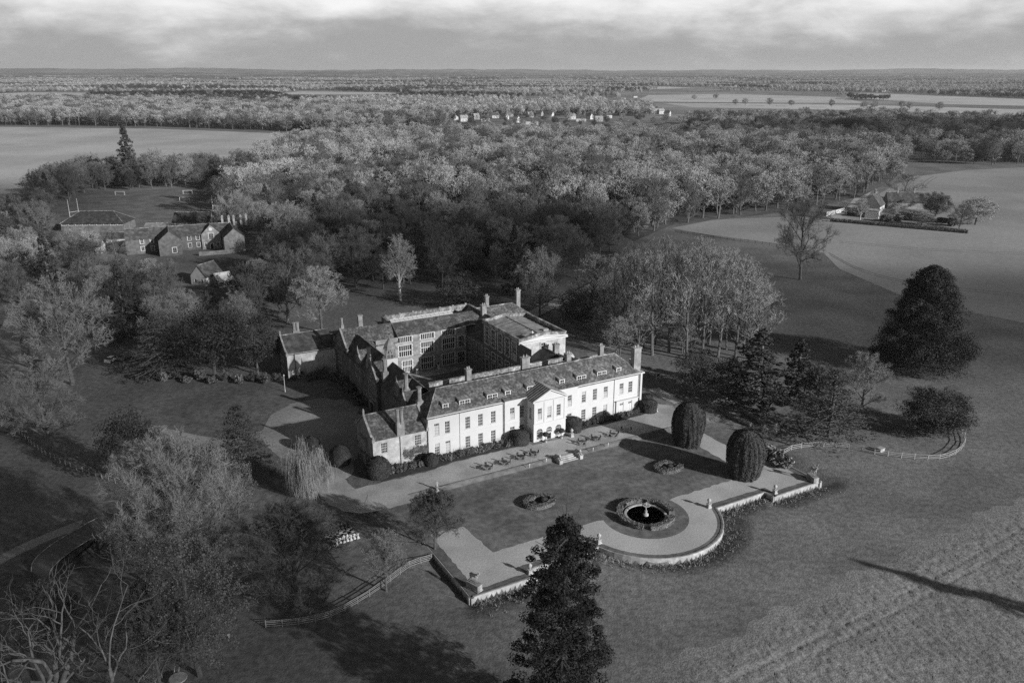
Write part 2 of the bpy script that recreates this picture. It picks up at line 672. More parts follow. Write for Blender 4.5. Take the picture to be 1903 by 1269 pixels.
tri_sheet('gravel_walk', UVP(wob(GRV)), 0.024, M_GRAVEL)
TER = [(-19.5, -10.9), (-16, -11.2), (10, -11.35), (51.5, -11.3), (57.8, -11.0), (61, -2.0), (57.5, 1.0), (53.8, -3.0), (46, -3.4), (31.2, -3.3), (31.2, -4.6), (21.4, -4.6), (21.4, -3.6), (4, -3.6), (-2, -4.6), (-12, -4.6), (-17.5, -4.6)]
tri_sheet('terrace_gravel', UVP(wob(TER, 0.13)), ZT + 0.012, M_TERR)
tri_sheet('terrace_ramp', UVP([(51.9, -11.4), (57.7, -11.4), (57.7, -12.95), (52.1, -12.95)]), 0.03, M_GRAVEL)
FC = [(488, 800), (502, 772), (540, 750), (590, 740), (640, 742), (668, 757), (672, 800), (664, 850), (655, 880), (630, 900), (600, 880), (560, 862), (520, 850), (495, 830)]
tri_sheet('forecourt', wob(PXP(FC, ZT), 0.25, 1.5), ZT + 0.02, M_DRIVE)
ribbon('drive', PXP([(760, 920), (715, 930), (672, 936), (636, 922), (612, 895), (606, 866), (612, 835)], ZT), [5.5, 6.0, 6.5, 6.5, 6, 6, 7], ZT + 0.03, M_TERR)
ribbon('drive', PXP([(520, 800), (460, 815), (400, 822), (320, 808), (255, 790)], ZT), [6, 4, 4, 4, 3], 0.66, M_DRIVE)
ribbon('drive', PXP([(70, 545), (30, 600), (12, 640), (22, 675), (60, 705), (120, 715)]), 7, 0.03, M_DRIVE)
ribbon('path', PXP([(-20, 1050), (60, 1010), (120, 985), (200, 955)]), 2.6, 0.02, M_DRIVE)
ribbon('drive', PXP([(985, 590), (1040, 563), (1078, 548), (1120, 525), (1160, 500)]), [5, 6, 6, 5, 5], 0.65, M_GRAVEL)
ribbon('path', PXP([(1215, 722), (1235, 735), (1262, 748)], ZT), 3, ZT + 0.03, M_GRAVEL)
ribbon('lane', PXP([(1500, 418), (1560, 402), (1590, 380), (1612, 352), (1640, 325)]), 7, 0.06, M_DRIVE)
ribbon('path', PXP([(600, 1045), (690, 1032), (760, 1030), (800, 1020)]), [3, 6, 5, 3], 0.02, M_LAWN)  # no path: lawn strip standing in for a sunlit band of grass
sheet('courtyard_lawn', UVP([(9.5, 17), (31, 17), (31, 43.5), (9.5, 43.5)]), ZT + 0.02, M_LAWN)
sheet('courtyard_paving', UVP([(7.1, 14.3), (32, 14.3), (32, 47.9), (7.1, 47.9)]), ZT + 0.008, M_STONED)
# beds against the house
tri_sheet('flower_bed', UVP(wob([(-1.8, -4.4), (4, -3.4), (21.3, -3.4), (21.3, -0.1), (0, 0), (-11, 0.3), (-11.8, -4.4)], .1)), ZT + 0.035, M_SOIL)
tri_sheet('flower_bed', UVP(wob([(31.3, -3.2), (46, -3.2), (53.6, -2.8), (53.6, -0.1), (31.3, -0.1)], .1)), ZT + 0.035, M_SOIL)

# fields
sheet('crop_field', PXP([(1248, 424), (1330, 408), (1500, 402), (1545, 408), (1690, 330), (1800, 316), (1990, 308), (2400, 330), (2400, 640), (1903, 600), (1700, 560), (1560, 500), (1530, 470), (1400, 452)]), 0.03, M_FIELD)
sheet('stubble_field', PXP([(-400, 238), (0, 236), (300, 240), (560, 250), (470, 290), (380, 310), (240, 335), (110, 350), (60, 400), (-60, 430), (-500, 400)]), 0.03, M_FIELDL)
sheet('sports_field', PXP([(96, 400), (150, 372), (260, 355), (420, 350), (440, 372), (430, 400), (300, 412), (120, 425)]), 0.05, M_LAWN)


for k_, line in enumerate([[(1705, 352), (1718, 338), (1735, 328)], [(1712, 353), (1726, 339), (1742, 329)], [(1560, 448), (1720, 462), (1903, 470), (2050, 474)], [(1560, 451), (1720, 465), (1903, 473), (2050, 477)],
                           [(1540, 470), (1600, 500), (1700, 525), (1903, 548)], [(1542, 474), (1602, 504), (1702, 529), (1903, 552)]]):
    ribbon('wheel_track', PXP(line), .5, 0.05, M_GRASS)


def rough_pasture():
    # uneven tussocky pasture beyond the mown park, a real relief
    a = np.array(P(1903, 918))
    b = np.array(P(1100, 1300))
    d = (b - a) / np.linalg.norm(b - a)
    nrm = np.array([-d[1], d[0]])
    if nrm[0] < 0:
        nrm = -nrm
    L, D = 190, 85
    st = 0.33
    s = np.arange(-70, L - 70, st)
    t = np.arange(0, D, st)
    S, T = np.meshgrid(s, t)
    edge = 0.8 * np.sin(S * .35) + 0.5 * np.sin(S * 1.1 + 1)
    T2 = T + edge * np.clip(1 - T / 6.0, 0, 1)
    X = a[0] + d[0] * S + nrm[0] * T2
    Y = a[1] + d[1] * S + nrm[1] * T2
    q = np.random.RandomState(5)
    Z = np.zeros_like(X)
    # ridged tufts: random bumps smoothed at two scales, faint drill lines along the slope
    for ky, kx, amp in ((1, 1, .13), (3, 1, .15), (6, 2, .07), (10, 8, .04)):
        n = q.rand(X.shape[0] // ky + 3, X.shape[1] // kx + 3)
        yi = np.arange(X.shape[0]) / ky
        xi = np.arange(X.shape[1]) / kx
        y0, x0 = yi.astype(int), xi.astype(int)
        fy, fx = (yi - y0)[:, None], (xi - x0)[None]
        n = n[y0][:, x0] * (1 - fy) * (1 - fx) + n[y0 + 1][:, x0] * fy * (1 - fx) + n[y0][:, x0 + 1] * (1 - fy) * fx + n[y0 + 1][:, x0 + 1] * fy * fx
        Z += amp * n
    for tt in (6.0, 8.0):
        Z -= 0.07 * np.exp(-((T - tt - 1.2 * np.sin(S * .03)) / 0.3) ** 2)
    Z = Z * np.clip(T / 4.0, 0, 1) + 0.006
    ny, nx = X.shape
    i = np.arange(nx * ny).reshape(ny, nx)
    f = np.stack([i[:-1, :-1].ravel(), i[:-1, 1:].ravel(), i[1:, 1:].ravel(), i[1:, :-1].ravel()], 1)
    o = link('rough_pasture', np_mesh('rough_pasture', np.stack([X.ravel(), Y.ravel(), Z.ravel()], 1), f, M_ROUGH))
    struct(o)


rough_pasture()


def far_fields():
    pol = [
        [(505, 176), (560, 170), (720, 172), (800, 176), (735, 184), (640, 190), (540, 186)],
        [(1180, 189), (1205, 177), (1350, 175), (1560, 181), (1610, 192), (1400, 191)],
        [(1570, 181), (1600, 173), (1903, 184), (2050, 190), (2050, 200), (1760, 194)],
        [(1230, 192), (1420, 193), (1620, 196), (1903, 204), (1903, 216), (1640, 206), (1290, 200)],
        [(-60, 176), (60, 172), (190, 173), (150, 186), (-60, 188)],
        [(860, 150), (1010, 147), (1100, 149), (980, 153)],
        [(1300, 160), (1430, 157), (1560, 160), (1440, 164)],
        [(1120, 163), (1240, 161), (1290, 164), (1180, 167)],
        [(240, 152), (420, 149), (560, 151), (400, 155)],
        [(1640, 160), (1780, 157), (1903, 160), (1800, 164)],
    ]
    for p in pol:
        sheet('far_field', PXP(p), 0.05, M_FARFIELD)
    return pol


FARF = far_fields()
M_FARP = mat('far_pasture', 0.19, 0.95, 0.2, 0.02, 6, coord='World', big=0.35, bigscale=0.003)
sheet('far_pasture', [(-1400, 1330), (1400, 1330), (16000, 14800), (-16000, 14800)], 0.02, M_FARP)


def hills():
    # low wooded ridges along the horizon
    for dist, amp, base, seed in ((7600, 40, 6, 1), (10500, 90, 12, 2), (15000, 165, 22, 3)):
        q = np.random.RandomState(seed)
        n = 420
        th = np.linspace(R(-50), R(50), n)
        h = np.zeros(n)
        for k, a in ((2, .45), (5, .35), (11, .22), (29, .12), (80, .07)):
            h += a * np.sin(th * k * 3 + q.rand() * 7) * (0.6 + 0.4 * np.sin(th * 7 + q.rand() * 5))
        h = np.clip(base + amp * (0.5 + 0.5 * h) * 0.6 + q.rand(n) * 7, 3, 150)
        prof = [(0, -.02), (.04, .35), (.1, .8), (.16, 1.0), (.3, .7), (.45, 0)]
        V = []
        for r_, z_ in prof:
            rr = dist * (1 + r_ * .5)
            V.append(np.stack([rr * np.sin(th), rr * np.cos(th), h * z_ + q.rand(n) * 3 * (z_ > 0) - 1], 1))
        V = np.concatenate(V)
        i = np.arange(len(prof) * n).reshape(len(prof), n)
        f = np.stack([i[:-1, :-1].ravel(), i[:-1, 1:].ravel(), i[1:, 1:].ravel(), i[1:, :-1].ravel()], 1)
        struct(link('hills', np_mesh('hills', V, f, M_HILL)))


hills()

# ------------------------------------------------------------------ building kit
WIN = {}


def window_mesh(w, h, cols, rows, sur, arch, fm, gm, quoin):
    k = (round(w, 2), round(h, 2), cols, rows, sur, arch, fm.name, gm.name, quoin)
    if k in WIN:
        return WIN[k]
    b = MB()
    fw, bw = 0.085, 0.05 if cols < 5 else 0.14
    y, dy = 0.12, 0.09
    b.box((-w / 2 + fw / 2, y, h / 2), (fw, dy, h)).box((w / 2 - fw / 2, y, h / 2), (fw, dy, h))
    b.box((0, y, h - fw / 2), (w - 2 * fw, dy, fw)).box((0, y, fw / 2), (w - 2 * fw, dy, fw))
    iw, ih = w - 2 * fw, h - 2 * fw
    for i in range(1, cols):
        b.box((-iw / 2 + iw * i / cols, y + .004, h / 2), (bw, dy * .6, ih))
    for j in range(1, rows):
        mid = j * 2 == rows
        b.box((0, y + .008, fw + ih * j / rows), (iw, dy * .7, bw * (1.5 if mid else 1)))
    if arch:
        r, zc = w / 2, h - w / 2
        pts = [(r * math.cos(a), zc + r * math.sin(a)) for a in np.linspace(0, math.pi, 13)]
        for s0, s1 in ((0, 6), (6, 12)):
            seg = pts[s0:s1 + 1]
            cx = w / 2 if s0 == 0 else -w / 2
            for (xa, za), (xb, zb) in zip(seg[:-1], seg[1:]):
                b.poly([(xa, .002, za), (xb, .002, zb), (cx, .002, h)][::-1])
                b.poly([(xa, .002, za), (xb, .002, zb), (xb, .2, zb), (xa, .2, za)])
    b.box((0, .0, -.05), (w + .2, .2, .1))
    if sur:
        s = sur
        b.box((-w / 2 - s / 2, -.02, h / 2), (s, .07, h)).box((w / 2 + s / 2, -.02, h / 2), (s, .07, h))
        b.box((0, -.02, h + s / 2), (w + 2 * s, .074, s))
        if quoin:
            n = int(h / .42)
            for i in range(n):
                if i % 2 == 0:
                    for q in (-1, 1):
                        b.box((q * (w / 2 + s + .07), -.016, (i + .5) * h / n), (.14, .06, h / n * .95))
    fr = b.mesh('window', fm)
    g = MB().poly([(-w / 2, .15, 0), (w / 2, .15, 0), (w / 2, .15, h), (-w / 2, .15, h)]).mesh('pane', gm)
    WIN[k] = (fr, g)
    return WIN[k]


def window(parent, x, y, z, rz, w, h, cols=3, rows=4, sur=0.0, arch=False, fm=None, gm=None, proud=0.0, quoin=False):
    fr, g = window_mesh(w, h, cols, rows, sur, arch, fm or M_TRIM, gm or M_GLASS, quoin)
    o = link('window', fr, parent, (x + math.sin(rz) * proud, y - math.cos(rz) * proud, z), rz)
    link('pane', g, o)
    if rows == 4 and cols == 3 and rnd.random() < .3:
        hh = h * rnd.choice((.35, .45, .45, .8))
        top = rnd.random() < .4
        z0_, z1_ = (h - hh, h - .06) if top else (.06, hh)
        MB().poly([(-w / 2 + .1, .146, z0_), (w / 2 - .1, .146, z0_), (w / 2 - .1, .146, z1_), (-w / 2 + .1, .146, z1_)]).build('blind', M_BLIND, o)
    return o


def wall(b, p0, p1, z0, z1, holes=(), depth=0.24):
    """wall face from p0 to p1 (outside on the right hand), with real openings (s0, s1, za, zb)"""
    p0, p1 = np.array(p0, float), np.array(p1, float)
    L = np.linalg.norm(p1 - p0)
    d = (p1 - p0) / L
    n = np.array([-d[1], d[0]])
    S = sorted({0.0, L} | {min(max(h[i], 0), L) for h in holes for i in (0, 1)})
    Z = sorted({z0, z1} | {min(max(h[i], z0), z1) for h in holes for i in (2, 3)})

    def q(s, z, dep=0.0):
        p = p0 + d * s + n * dep
        return (p[0], p[1], z)
    for a, c in zip(S[:-1], S[1:]):
        for e, g in zip(Z[:-1], Z[1:]):
            sm, zm = (a + c) / 2, (e + g) / 2
            if any(h[0] < sm < h[1] and h[2] < zm < h[3] for h in holes):
                continue
            b.poly([q(a, e), q(c, e), q(c, g), q(a, g)])
    for s0, s1, za, zb in holes:
        b.poly([q(s0, za), q(s0, za, depth), q(s0, zb, depth), q(s0, zb)])
        b.poly([q(s1, za), q(s1, zb), q(s1, zb, depth), q(s1, za, depth)])
        b.poly([q(s0, zb), q(s0, zb, depth), q(s1, zb, depth), q(s1, zb)])
        b.poly([q(s0, za), q(s1, za), q(s1, za, depth), q(s0, za, depth)])
    return math.atan2(d[1], d[0])


def facade(parent, p0, p1, z0, z1, wins, m, name='wall', gable=None, **kw):
    """wall mesh with openings plus a window in each: wins = (s_centre, z_sill, w, h, cols, rows[, extra])"""
    b = MB()
    holes = [(s - w / 2, s + w / 2, z, z + h) for s, z, w, h, *_ in wins]
    rz = wall(b, p0, p1, z0, z1, holes)
    if gable:
        p0_, p1_ = np.array(p0, float), np.array(p1, float)
        mid = p0_ + (p1_ - p0_) * gable[0]
        b.poly([(p0[0], p0[1], z1), (p1[0], p1[1], z1), (mid[0], mid[1], gable[1])])
    o = b.build(name, m, parent)
    d = np.array([math.cos(rz), math.sin(rz)])
    for wn in wins:
        s, z, w, h, c, r_ = wn[:6]
        ex = dict(kw)
        if len(wn) > 6:
            ex.update(wn[6])
        x, y = np.array(p0) + d * s
        window(parent, x, y, z, rz, w, h, c, r_, **ex)
    return o


def gable_roof(parent, u0, u1, v0, v1, ze, zr, m, axis='u', over=0.3, hip0=0.0, hip1=0.0, name='roof', th=0.14):
    """pitched roof; axis is the ridge direction, hip0/hip1 pull the ridge ends in"""
    b = MB()
    if axis == 'v':
        u0, u1, v0, v1 = v0, v1, u0, u1
    a0, a1, c0, c1 = u0 - (over if hip0 else .0), u1 + (over if hip1 else .0), v0 - over, v1 + over
    vm = (v0 + v1) / 2
    sl = (zr - ze) / ((v1 - v0) / 2)
    zo = ze - over * sl
    r0, r1 = u0 + hip0, u1 - hip1

    def T(p):
        return (p[1], p[0], p[2]) if axis == 'v' else p
    for dz, flip in ((0, False), (-th, True)):
        F = [[(a0, c0, zo + dz), (a1, c0, zo + dz), (r1, vm, zr + dz), (r0, vm, zr + dz)],
             [(a1, c1, zo + dz), (a0, c1, zo + dz), (r0, vm, zr + dz), (r1, vm, zr + dz)]]
        if hip0:
            F.append([(a0, c1, zo + dz), (a0, c0, zo + dz), (r0, vm, zr + dz)])
        if hip1:
            F.append([(a1, c0, zo + dz), (a1, c1, zo + dz), (r1, vm, zr + dz)])
        for f in F:
            b.poly([T(p) for p in (f[::-1] if flip else f)])
    E_ = [(a0, c0), (a1, c0), (a1, c1), (a0, c1)]
    for i in (0, 2):
        p, q = E_[i], E_[i + 1]
        b.poly([T((*p, zo - th)), T((*q, zo - th)), T((*q, zo)), T((*p, zo))])
    o = b.build(name, m, parent)
    rb = MB()
    k = 0.16
    e0, e1 = T((r0, vm, zr + .02)), T((r1, vm, zr + .02))
    rb.tube([e0, e1], k * .7, 5)
    for hp, ra, aa in ((hip0, r0, a0), (hip1, r1, a1)):
        if hp:
            for cc in (c0, c1):
                rb.tube([T((ra, vm, zr + .02)), T((aa, cc, zo + .03))], .09, 5)
    rb.build('ridge_tile', M_LICHEN, o)
    return o


def chimney(parent, u, v, z0, z1, w=1.0, d=0.8, m=None, pots=2, style='box', rz=0.0):
    b = MB()
    m = m or M_BRICK
    if style == 'box':
        b.box((u, v, (z0 + z1) / 2), (w, d, z1 - z0), rz)
        b.box((u, v, z1 - .16), (w + .22, d + .22, .16), rz)
        b.box((u, v, z1 + .05), (w + .3, d + .3, .12), rz)
        b.box((u, v, z0 + (z1 - z0) * .35), (w + .14, d + .14, .12), rz)
    else:                                             # octagonal Tudor shafts on a stack
        n = 2 if style == 'twin' else 1
        b.box((u, v, z0 + (z1 - z0) * .22), (w, d, (z1 - z0) * .44), rz)
        for i in range(n):
            du = (i - (n - 1) / 2) * w * .52
            r = w * .24 if n == 2 else w * .36
            zb = z0 + (z1 - z0) * .44
            b.lathe([(r * 1.25, 0), (r * 1.25, .15), (r, .3), (r, z1 - zb - .35), (r * 1.15, z1 - zb - .3), (r * 1.35, z1 - zb - .1), (r * 1.35, z1 - zb), (r * .7, z1 - zb + .01)], 8, (u + du * math.cos(rz), v + du * math.sin(rz), zb))
    o = b.build('chimney', m, parent)
    if style == 'box' and pots:
        for i in range(pots):
            du = (i - (pots - 1) / 2) * w / max(pots, 1) * .8
            MB().lathe([(.15, 0), (.12, .1), (.11, .42), (.14, .46), (.14, .5)], 8, (u + du * math.cos(rz), v + du * math.sin(rz), z1 + .11)).build('pot', M_BRICKP, o)
    return o


def dormer(parent, u, v, z, w, h, double=False, rz=0.0, depth=1.7):
    """lead-roofed box dormer standing on a roof slope, front at (u, v)"""
    b = MB()
    b.box((0, depth / 2, h / 2), (w, depth, h))
    b.box((0, -.03, h + .02), (w + .16, .1, .1))
    o = b.build('dormer', M_TRIM, parent, loc=(u, v, z), rz=rz)
    r = MB()
    r.poly([(-w / 2 - .14, -.16, h + .06), (w / 2 + .14, -.16, h + .06), (w / 2 + .14, depth + .3, h + .3), (-w / 2 - .14, depth + .3, h + .3)])
    r.poly([(-w / 2 - .14, -.16, h + .0), (w / 2 + .14, -.16, h + .0), (w / 2 + .14, -.16, h + .06), (-w / 2 - .14, -.16, h + .06)])
    for q in (-1, 1):
        r.poly([(q * (w / 2 + .14), -.16, h), (q * (w / 2 + .14), depth, h), (q * (w / 2 + .14), depth + .3, h + .3), (q * (w / 2 + .14), -.16, h + .06)])
    n = 3 if double else 2
    for i in range(n + 1):
        x = -w / 2 - .1 + (w + .2) * i / n
        r.tube([(x, -.16, h + .08), (x, depth + .3, h + .32)], .04, 4)
    r.build('dormer_roof', M_LEADP, o)
    cnt = 2 if double else 1
    pw = (w - .3) / cnt - .1
    for i in range(cnt):
        x = (i - (cnt - 1) / 2) * (pw + .16)
        g = MB().poly([(x - pw / 2, -.012, .22), (x + pw / 2, -.012, .22), (x + pw / 2, -.012, h - .18), (x - pw / 2, -.012, h - .18)])
        g.build('pane', M_GLASS, o)
        s = MB()
        s.box((x, -.03, h / 2), (.05, .04, h - .4)).box((x, -.034, h * .52), (pw, .04, .07))
        s.build('glazing_bar', M_TRIM, o)
    a = MB().poly([(-w / 2 - .12, -.45, -.42), (w / 2 + .12, -.45, -.42), (w / 2 + .12, -.02, .1), (-w / 2 - .12, -.02, .1)])
    a.build('lead_apron', M_LEADP, o)
    return o


def pipe(parent, u, v, z0, z1, m=None):
    b = MB().tube([(u, v, z0), (u, v, z1)], .06, 6)
    b.box((u, v, z1 + .1), (.3, .24, .25))
    return b.build('drainpipe', m or M_STONED, parent)


# ------------------------------------------------------------------ the country house
def country_house():
    H = thing('country_house', 'large country house, white stuccoed garden front and brick courtyard ranges, on the gravel terrace', 'house', (OX, OY, 0), TH)
    ze = 9.6
    S = lambda u, z: (u, z, 1.12, 2.68 if z > 4 else 2.6, 3, 4)
    # garden front, three planes
    lw = [S(u, 5.36) for u in (1.85, 4.2, 8.75, 11.68, 14.66)] + [S(u, 1.12) for u in (1.85, 4.2, 8.7, 11.65, 14.64)]
    facade(H, (0, 0), (17.2, 0), 0.3, ze, lw, M_STUCCO)
    cw = [(u - 17.2, z, w, h, c, r) for u, z, w, h, c, r in [S(19.0, 5.36), S(21.3, 5.36), S(19.0, 1.12), S(21.3, 1.12), S(31.2, 5.36), S(33.3, 5.36), S(31.2, 1.12), S(33.3, 1.12)]]
    facade(H, (17.2, -.35), (35.3, -.35), 0.3, 9.75, cw, M_STUCCO)
    MB().poly([(17.2, 0, .3), (17.2, -.35, .3), (17.2, -.35, 9.75), (17.2, 0, 9.75)]).build('wall', M_STUCCO, H)
    MB().poly([(35.3, -.35, .3), (35.3, 0, .3), (35.3, 0, 9.75), (35.3, -.35, 9.75)]).build('wall', M_STUCCO, H)
    rw = [(u - 35.3, z, w, h, c, r) for u, z, w, h, c, r in [S(37.24, 5.36), S(40.18, 5.36), S(43.1, 5.36), S(47.45, 5.3), S(49.95, 5.3), S(37.24, 1.12), S(40.18, 1.12), S(43.1, 1.12)]]
    facade(H, (35.3, 0), (52.6, 0), 0.3, ze, rw, M_STUCCO)
    # projecting garden door surround at the far end
    fd = MB()
    wall(fd, (46, -.3), (52.0, -.3), .3, 3.85, [(.9, 2.0, .7, 3.4), (3.3, 4.4, .7, 3.4)], .2)
    fd.poly([(46, -.3, 3.85), (52, -.3, 3.85), (52, 0, 3.85), (46, 0, 3.85)]).poly([(46, 0, .3), (46, -.3, .3), (46, -.3, 3.85), (46, 0, 3.85)]).poly([(52, -.3, .3), (52, 0, .3), (52, 0, 3.85), (52, -.3, 3.85)])
    fd.box((49, -.36, 3.92), (6.3, .5, .14))
    fd.build('door_surround', M_STUCCO, H)
    for u in (47.45, 49.85):
        dr = MB().box((u, -.16, 1.95), (1.1, .06, 2.5)).box((u, -.2, 1.95), (.06, .05, 2.4)).build('door', M_TRIM, H)
        MB().poly([(u - .42, -.2, 2.75), (u + .42, -.2, 2.75), (u + .42, -.2, 3.1), (u - .42, -.2, 3.1)]).build('fanlight', M_GLASS, dr)
    # ends and back
    eb = MB()
    wall(eb, (52.6, 0), (52.6, 13.7), .3, ze)
    wall(eb, (52.6, 13.7), (0, 13.7), .3, 9.9)
    wall(eb, (0, 13.7), (0, 0), .3, ze)
    eb.build('wall', M_STUCCO, H)
    MB().box((52.75, -.1, 5), (.5, .5, 9.3)).box((53.0, .2, 9.55), (1.2, 1.2, .3)).build('corner_pier', M_STUCCO, H)
    # cornices
    for c_, s_ in (((8.5, -.16, 9.62), (17.6, .42, .16)), ((44.2, -.16, 9.62), (17.5, .42, .16)), ((26.25, -.62, 9.86), (18.6, .6, .14)), ((26.25, -.56, 9.72), (18.4, .4, .12))):
        MB().box(c_, s_).build('cornice', M_STUCCO, H)
    for c_, s_ in (((8.5, -.03, 4.55), (17.2, .08, .14)), ((44, -.03, 4.55), (17.2, .08, .14)), ((19.7, -.38, 4.55), (5, .08, .14)), ((32.7, -.38, 4.55), (5.2, .08, .14))):
        MB().box(c_, s_).build('string_course', M_STUCCO, H)
    for u, v in ((6.95, -.09), (17.02, -.12), (45.4, -.09)):
        pipe(H, u, v, .4, 9.3, M_STONED if u > 10 else M_TRIM)
    pipe(H, 52.2, -.09, .4, 9.3, M_TRIM)
    # hipped main roof with dormers
    rf = gable_roof(H, -.1, 52.6, 0, 9.6, ze + .02, 13.5, M_ROOF, 'u', .28, hip0=4.1, hip1=4.0)
    for u, dbl in ((4.4, 0), (8.7, 1), (15.05, 1), (18.72, 0), (24.6, 1), (32.15, 0), (37.2, 1), (42.65, 1), (47.3, 0)):
        dormer(H, u, 1.05, 9.98, 2.5 if dbl else 1.35, 1.45, bool(dbl))
    # centre eaves apron of roof over the projecting bays
    MB().poly([(17.0, -.75, 9.94), (35.5, -.75, 9.94), (35.5, .5, 10.25), (17.0, .5, 10.25)]).poly([(17.0, -.75, 9.94), (17.0, .5, 10.25), (17.0, .5, 9.9)]).poly([(35.5, -.75, 9.94), (35.5, .5, 9.9), (35.5, .5, 10.25)]).build('roof', M_ROOF, H)
    # lead flat and lichened back parapet above the courtyard
    MB().poly([(0, 9.4, 9.75), (52.6, 9.4, 9.75), (52.6, 13.6, 9.75), (0, 13.6, 9.75)]).build('roof', M_LEAD, H)
    pb = MB().box((23.3, 13.75, 10.4), (34, .45, 1.35)).box((23.3, 13.75, 11.13), (34.1, .6, .14))
    pb.box((46.4, 13.75, 9.9), (12.4, .45, .5))
    pb.build('parapet', M_LICHEN, H)
    for u in (17.2, 22.2, 23.0):
        MB().lathe([(.16, 0), (.12, .3), (.2, .34), (.1, .6)], 8, (u, 13.4, 9.8)).build('roof_vent', M_TRIM, H)
    # portico block with pediment
    pw = [(1.45, 5.5, 1.05, 2.6, 3, 4), (3.78, 5.5, 1.05, 2.6, 3, 4), (6.1, 5.5, 1.05, 2.6, 3, 4),
          (1.45, .95, 1.5, 2.5, 4, 4, {'arch': True}), (6.1, .95, 1.5, 2.5, 4, 4, {'arch': True}), (3.8, 2.15, 1.4, 1.3, 4, 2, {'arch': True})]
    b = MB()
    holes = [(s - w / 2, s + w / 2, z, z + h) for s, z, w, h, *_ in pw] + [(3.3, 4.3, .62, 2.05)]
    wall(b, (22.3, -3.6), (30.2, -3.6), .3, ze, holes)
    wall(b, (22.3, -.3), (22.3, -3.6), .3, ze, [(1.4, 2.3, 5.5, 8.1), (1.2, 2.4, 1.0, 3.5)])
    wall(b, (30.2, -3.6), (30.2, -.3), .3, ze)
    b.poly([(22.3, -3.6, ze), (30.2, -3.6, ze), (26.25, -3.6, 11.6)])
    b.build('wall', M_STUCCO, H)
    for s, z, w, h, cc, r_, *ex in pw:
        window(H, 22.3 + s, -3.6, z, 0, w, h, cc, r_, **(ex[0] if ex else {}))
    window(H, 22.3, -2.15, 5.5, -math.pi / 2, .9, 2.6, 3, 4)
    window(H, 22.3, -2.1, 1.0, -math.pi / 2, 1.2, 2.5, 3, 4, arch=True)
    dr = MB().box((26.1, -3.42, 1.35), (1.0, .06, 1.45)).build('door', M_DARK, H)
    MB().ball((26.45, -3.47, 1.3), .05, 6, 4).build('handle', M_TRIM, dr)
    for u in (22.55, 24.95, 27.25, 29.95):
        MB().box((u, -3.64, 7.0), (.42, .1, 4.9)).build('pilaster', M_STUCCO, H)
    MB().box((26.25, -3.68, 4.6), (8.1, .18, .22)).build('string_course', M_STUCCO, H)
    pc = MB().box((26.25, -3.75, 9.62), (8.5, .36, .2))
    for q in (-1, 1):
        x0, x1 = 26.25 + q * 4.35, 26.25
        pc.poly([(x0, -3.95, 9.6), (x1, -3.95, 11.7), (x1, -3.95, 11.95), (x0, -3.95, 9.85)][::q])
        pc.poly([(x0, -3.95, 9.85), (x1, -3.95, 11.95), (x1, -3.55, 11.95), (x0, -3.55, 9.85)][::q])
        pc.poly([(x0, -3.95, 9.6), (x1, -3.95, 11.7), (x1, -3.55, 11.7), (x0, -3.55, 9.6)][::-q])
    pc.build('cornice', M_STUCCO, H)
    pr = MB()
    for q in (-1, 1):
        x0 = 26.25 + q * 4.4
        pr.poly([(26.25, -3.7, 11.9), (26.25, 3.0, 11.9), (x0, 3.0, 9.72), (x0, -3.7, 9.72)][::q])
        for i in range(1, 9):
            y = -3.7 + i * .8
            pr.tube([(26.25, y, 11.93), (x0, y, 9.75)], .04, 4)
    pr.build('roof', M_LEAD, H)

    # brick wing at the west end of the front
    bw = [(2.3, 3.95, 1.35, 2.25, 4, 4), (9.4, 4.05, 1.4, 2.25, 4, 4), (2.3, .75, 1.2, 1.9, 3, 3), (9.2, .75, 1.3, 1.5, 4, 3)]
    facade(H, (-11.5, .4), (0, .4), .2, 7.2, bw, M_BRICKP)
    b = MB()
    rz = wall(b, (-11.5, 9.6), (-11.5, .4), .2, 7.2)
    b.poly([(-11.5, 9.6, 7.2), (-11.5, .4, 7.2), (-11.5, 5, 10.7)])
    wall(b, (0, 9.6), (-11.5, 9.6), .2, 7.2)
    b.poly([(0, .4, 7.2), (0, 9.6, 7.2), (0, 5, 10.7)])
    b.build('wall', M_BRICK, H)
    gable_roof(H, -11.35, 0.1, .4, 9.6, 7.2, 10.75, M_ROOF, 'u', .2)
    cp = MB()
    for uu in (-11.5, -0.1):
        for q in (-1, 1):
            cp.poly([(uu - .22, 5 + q * 4.9, 7.2), (uu - .22, 5, 10.95), (uu + .22, 5, 10.95), (uu + .22, 5 + q * 4.9, 7.2)][::q])
            cp.poly([(uu - .22, 5 + q * 4.9, 6.9), (uu - .22, 5 + q * 4.9, 7.2), (uu - .22, 5, 10.95), (uu - .22, 5, 10.6)][::q])
            cp.box((uu, 5 + q * 4.8, 7.15), (.5, .5, .7))
            cp.lathe([(.2, 0), (.22, .2), (.1, .6), (.02, .9)], 6, (uu, 5 + q * 4.8, 7.5))
    cp.box((-11.5, 5, 11.2), (.35, .35, .9)).lathe([(.25, 0), (.2, .2), (.1, .5)], 6, (-11.5, 5, 11.6))
    cp.build('gable_coping', M_STONED, H)
    for z, h in ((3.9, 1.9), (.5, 1.9)):      # two-storey canted bay in the gable end
        by = MB()
        by.box((-11.75, 5.4, z + h / 2), (.5, 3.4, h + .4)).box((-11.85, 5.4, z + h + .3), (.8, 3.7, .2)).box((-11.85, 5.4, z - .2), (.7, 3.6, .2))
        by.build('bay_window', M_BRICK, H)
        window(H, -12.0, 5.4, z, -math.pi / 2, 3.0, h, 4, 1, fm=M_STONE, gm=M_GLASSP, proud=.12)
        window(H, -11.75, 3.7, z, 0, .42, h, 1, 1, fm=M_STONE, proud=.12)
    chimney(H, -5.7, .6, 6.9, 12.6, 1.55, .9, M_BRICK, style='twin')
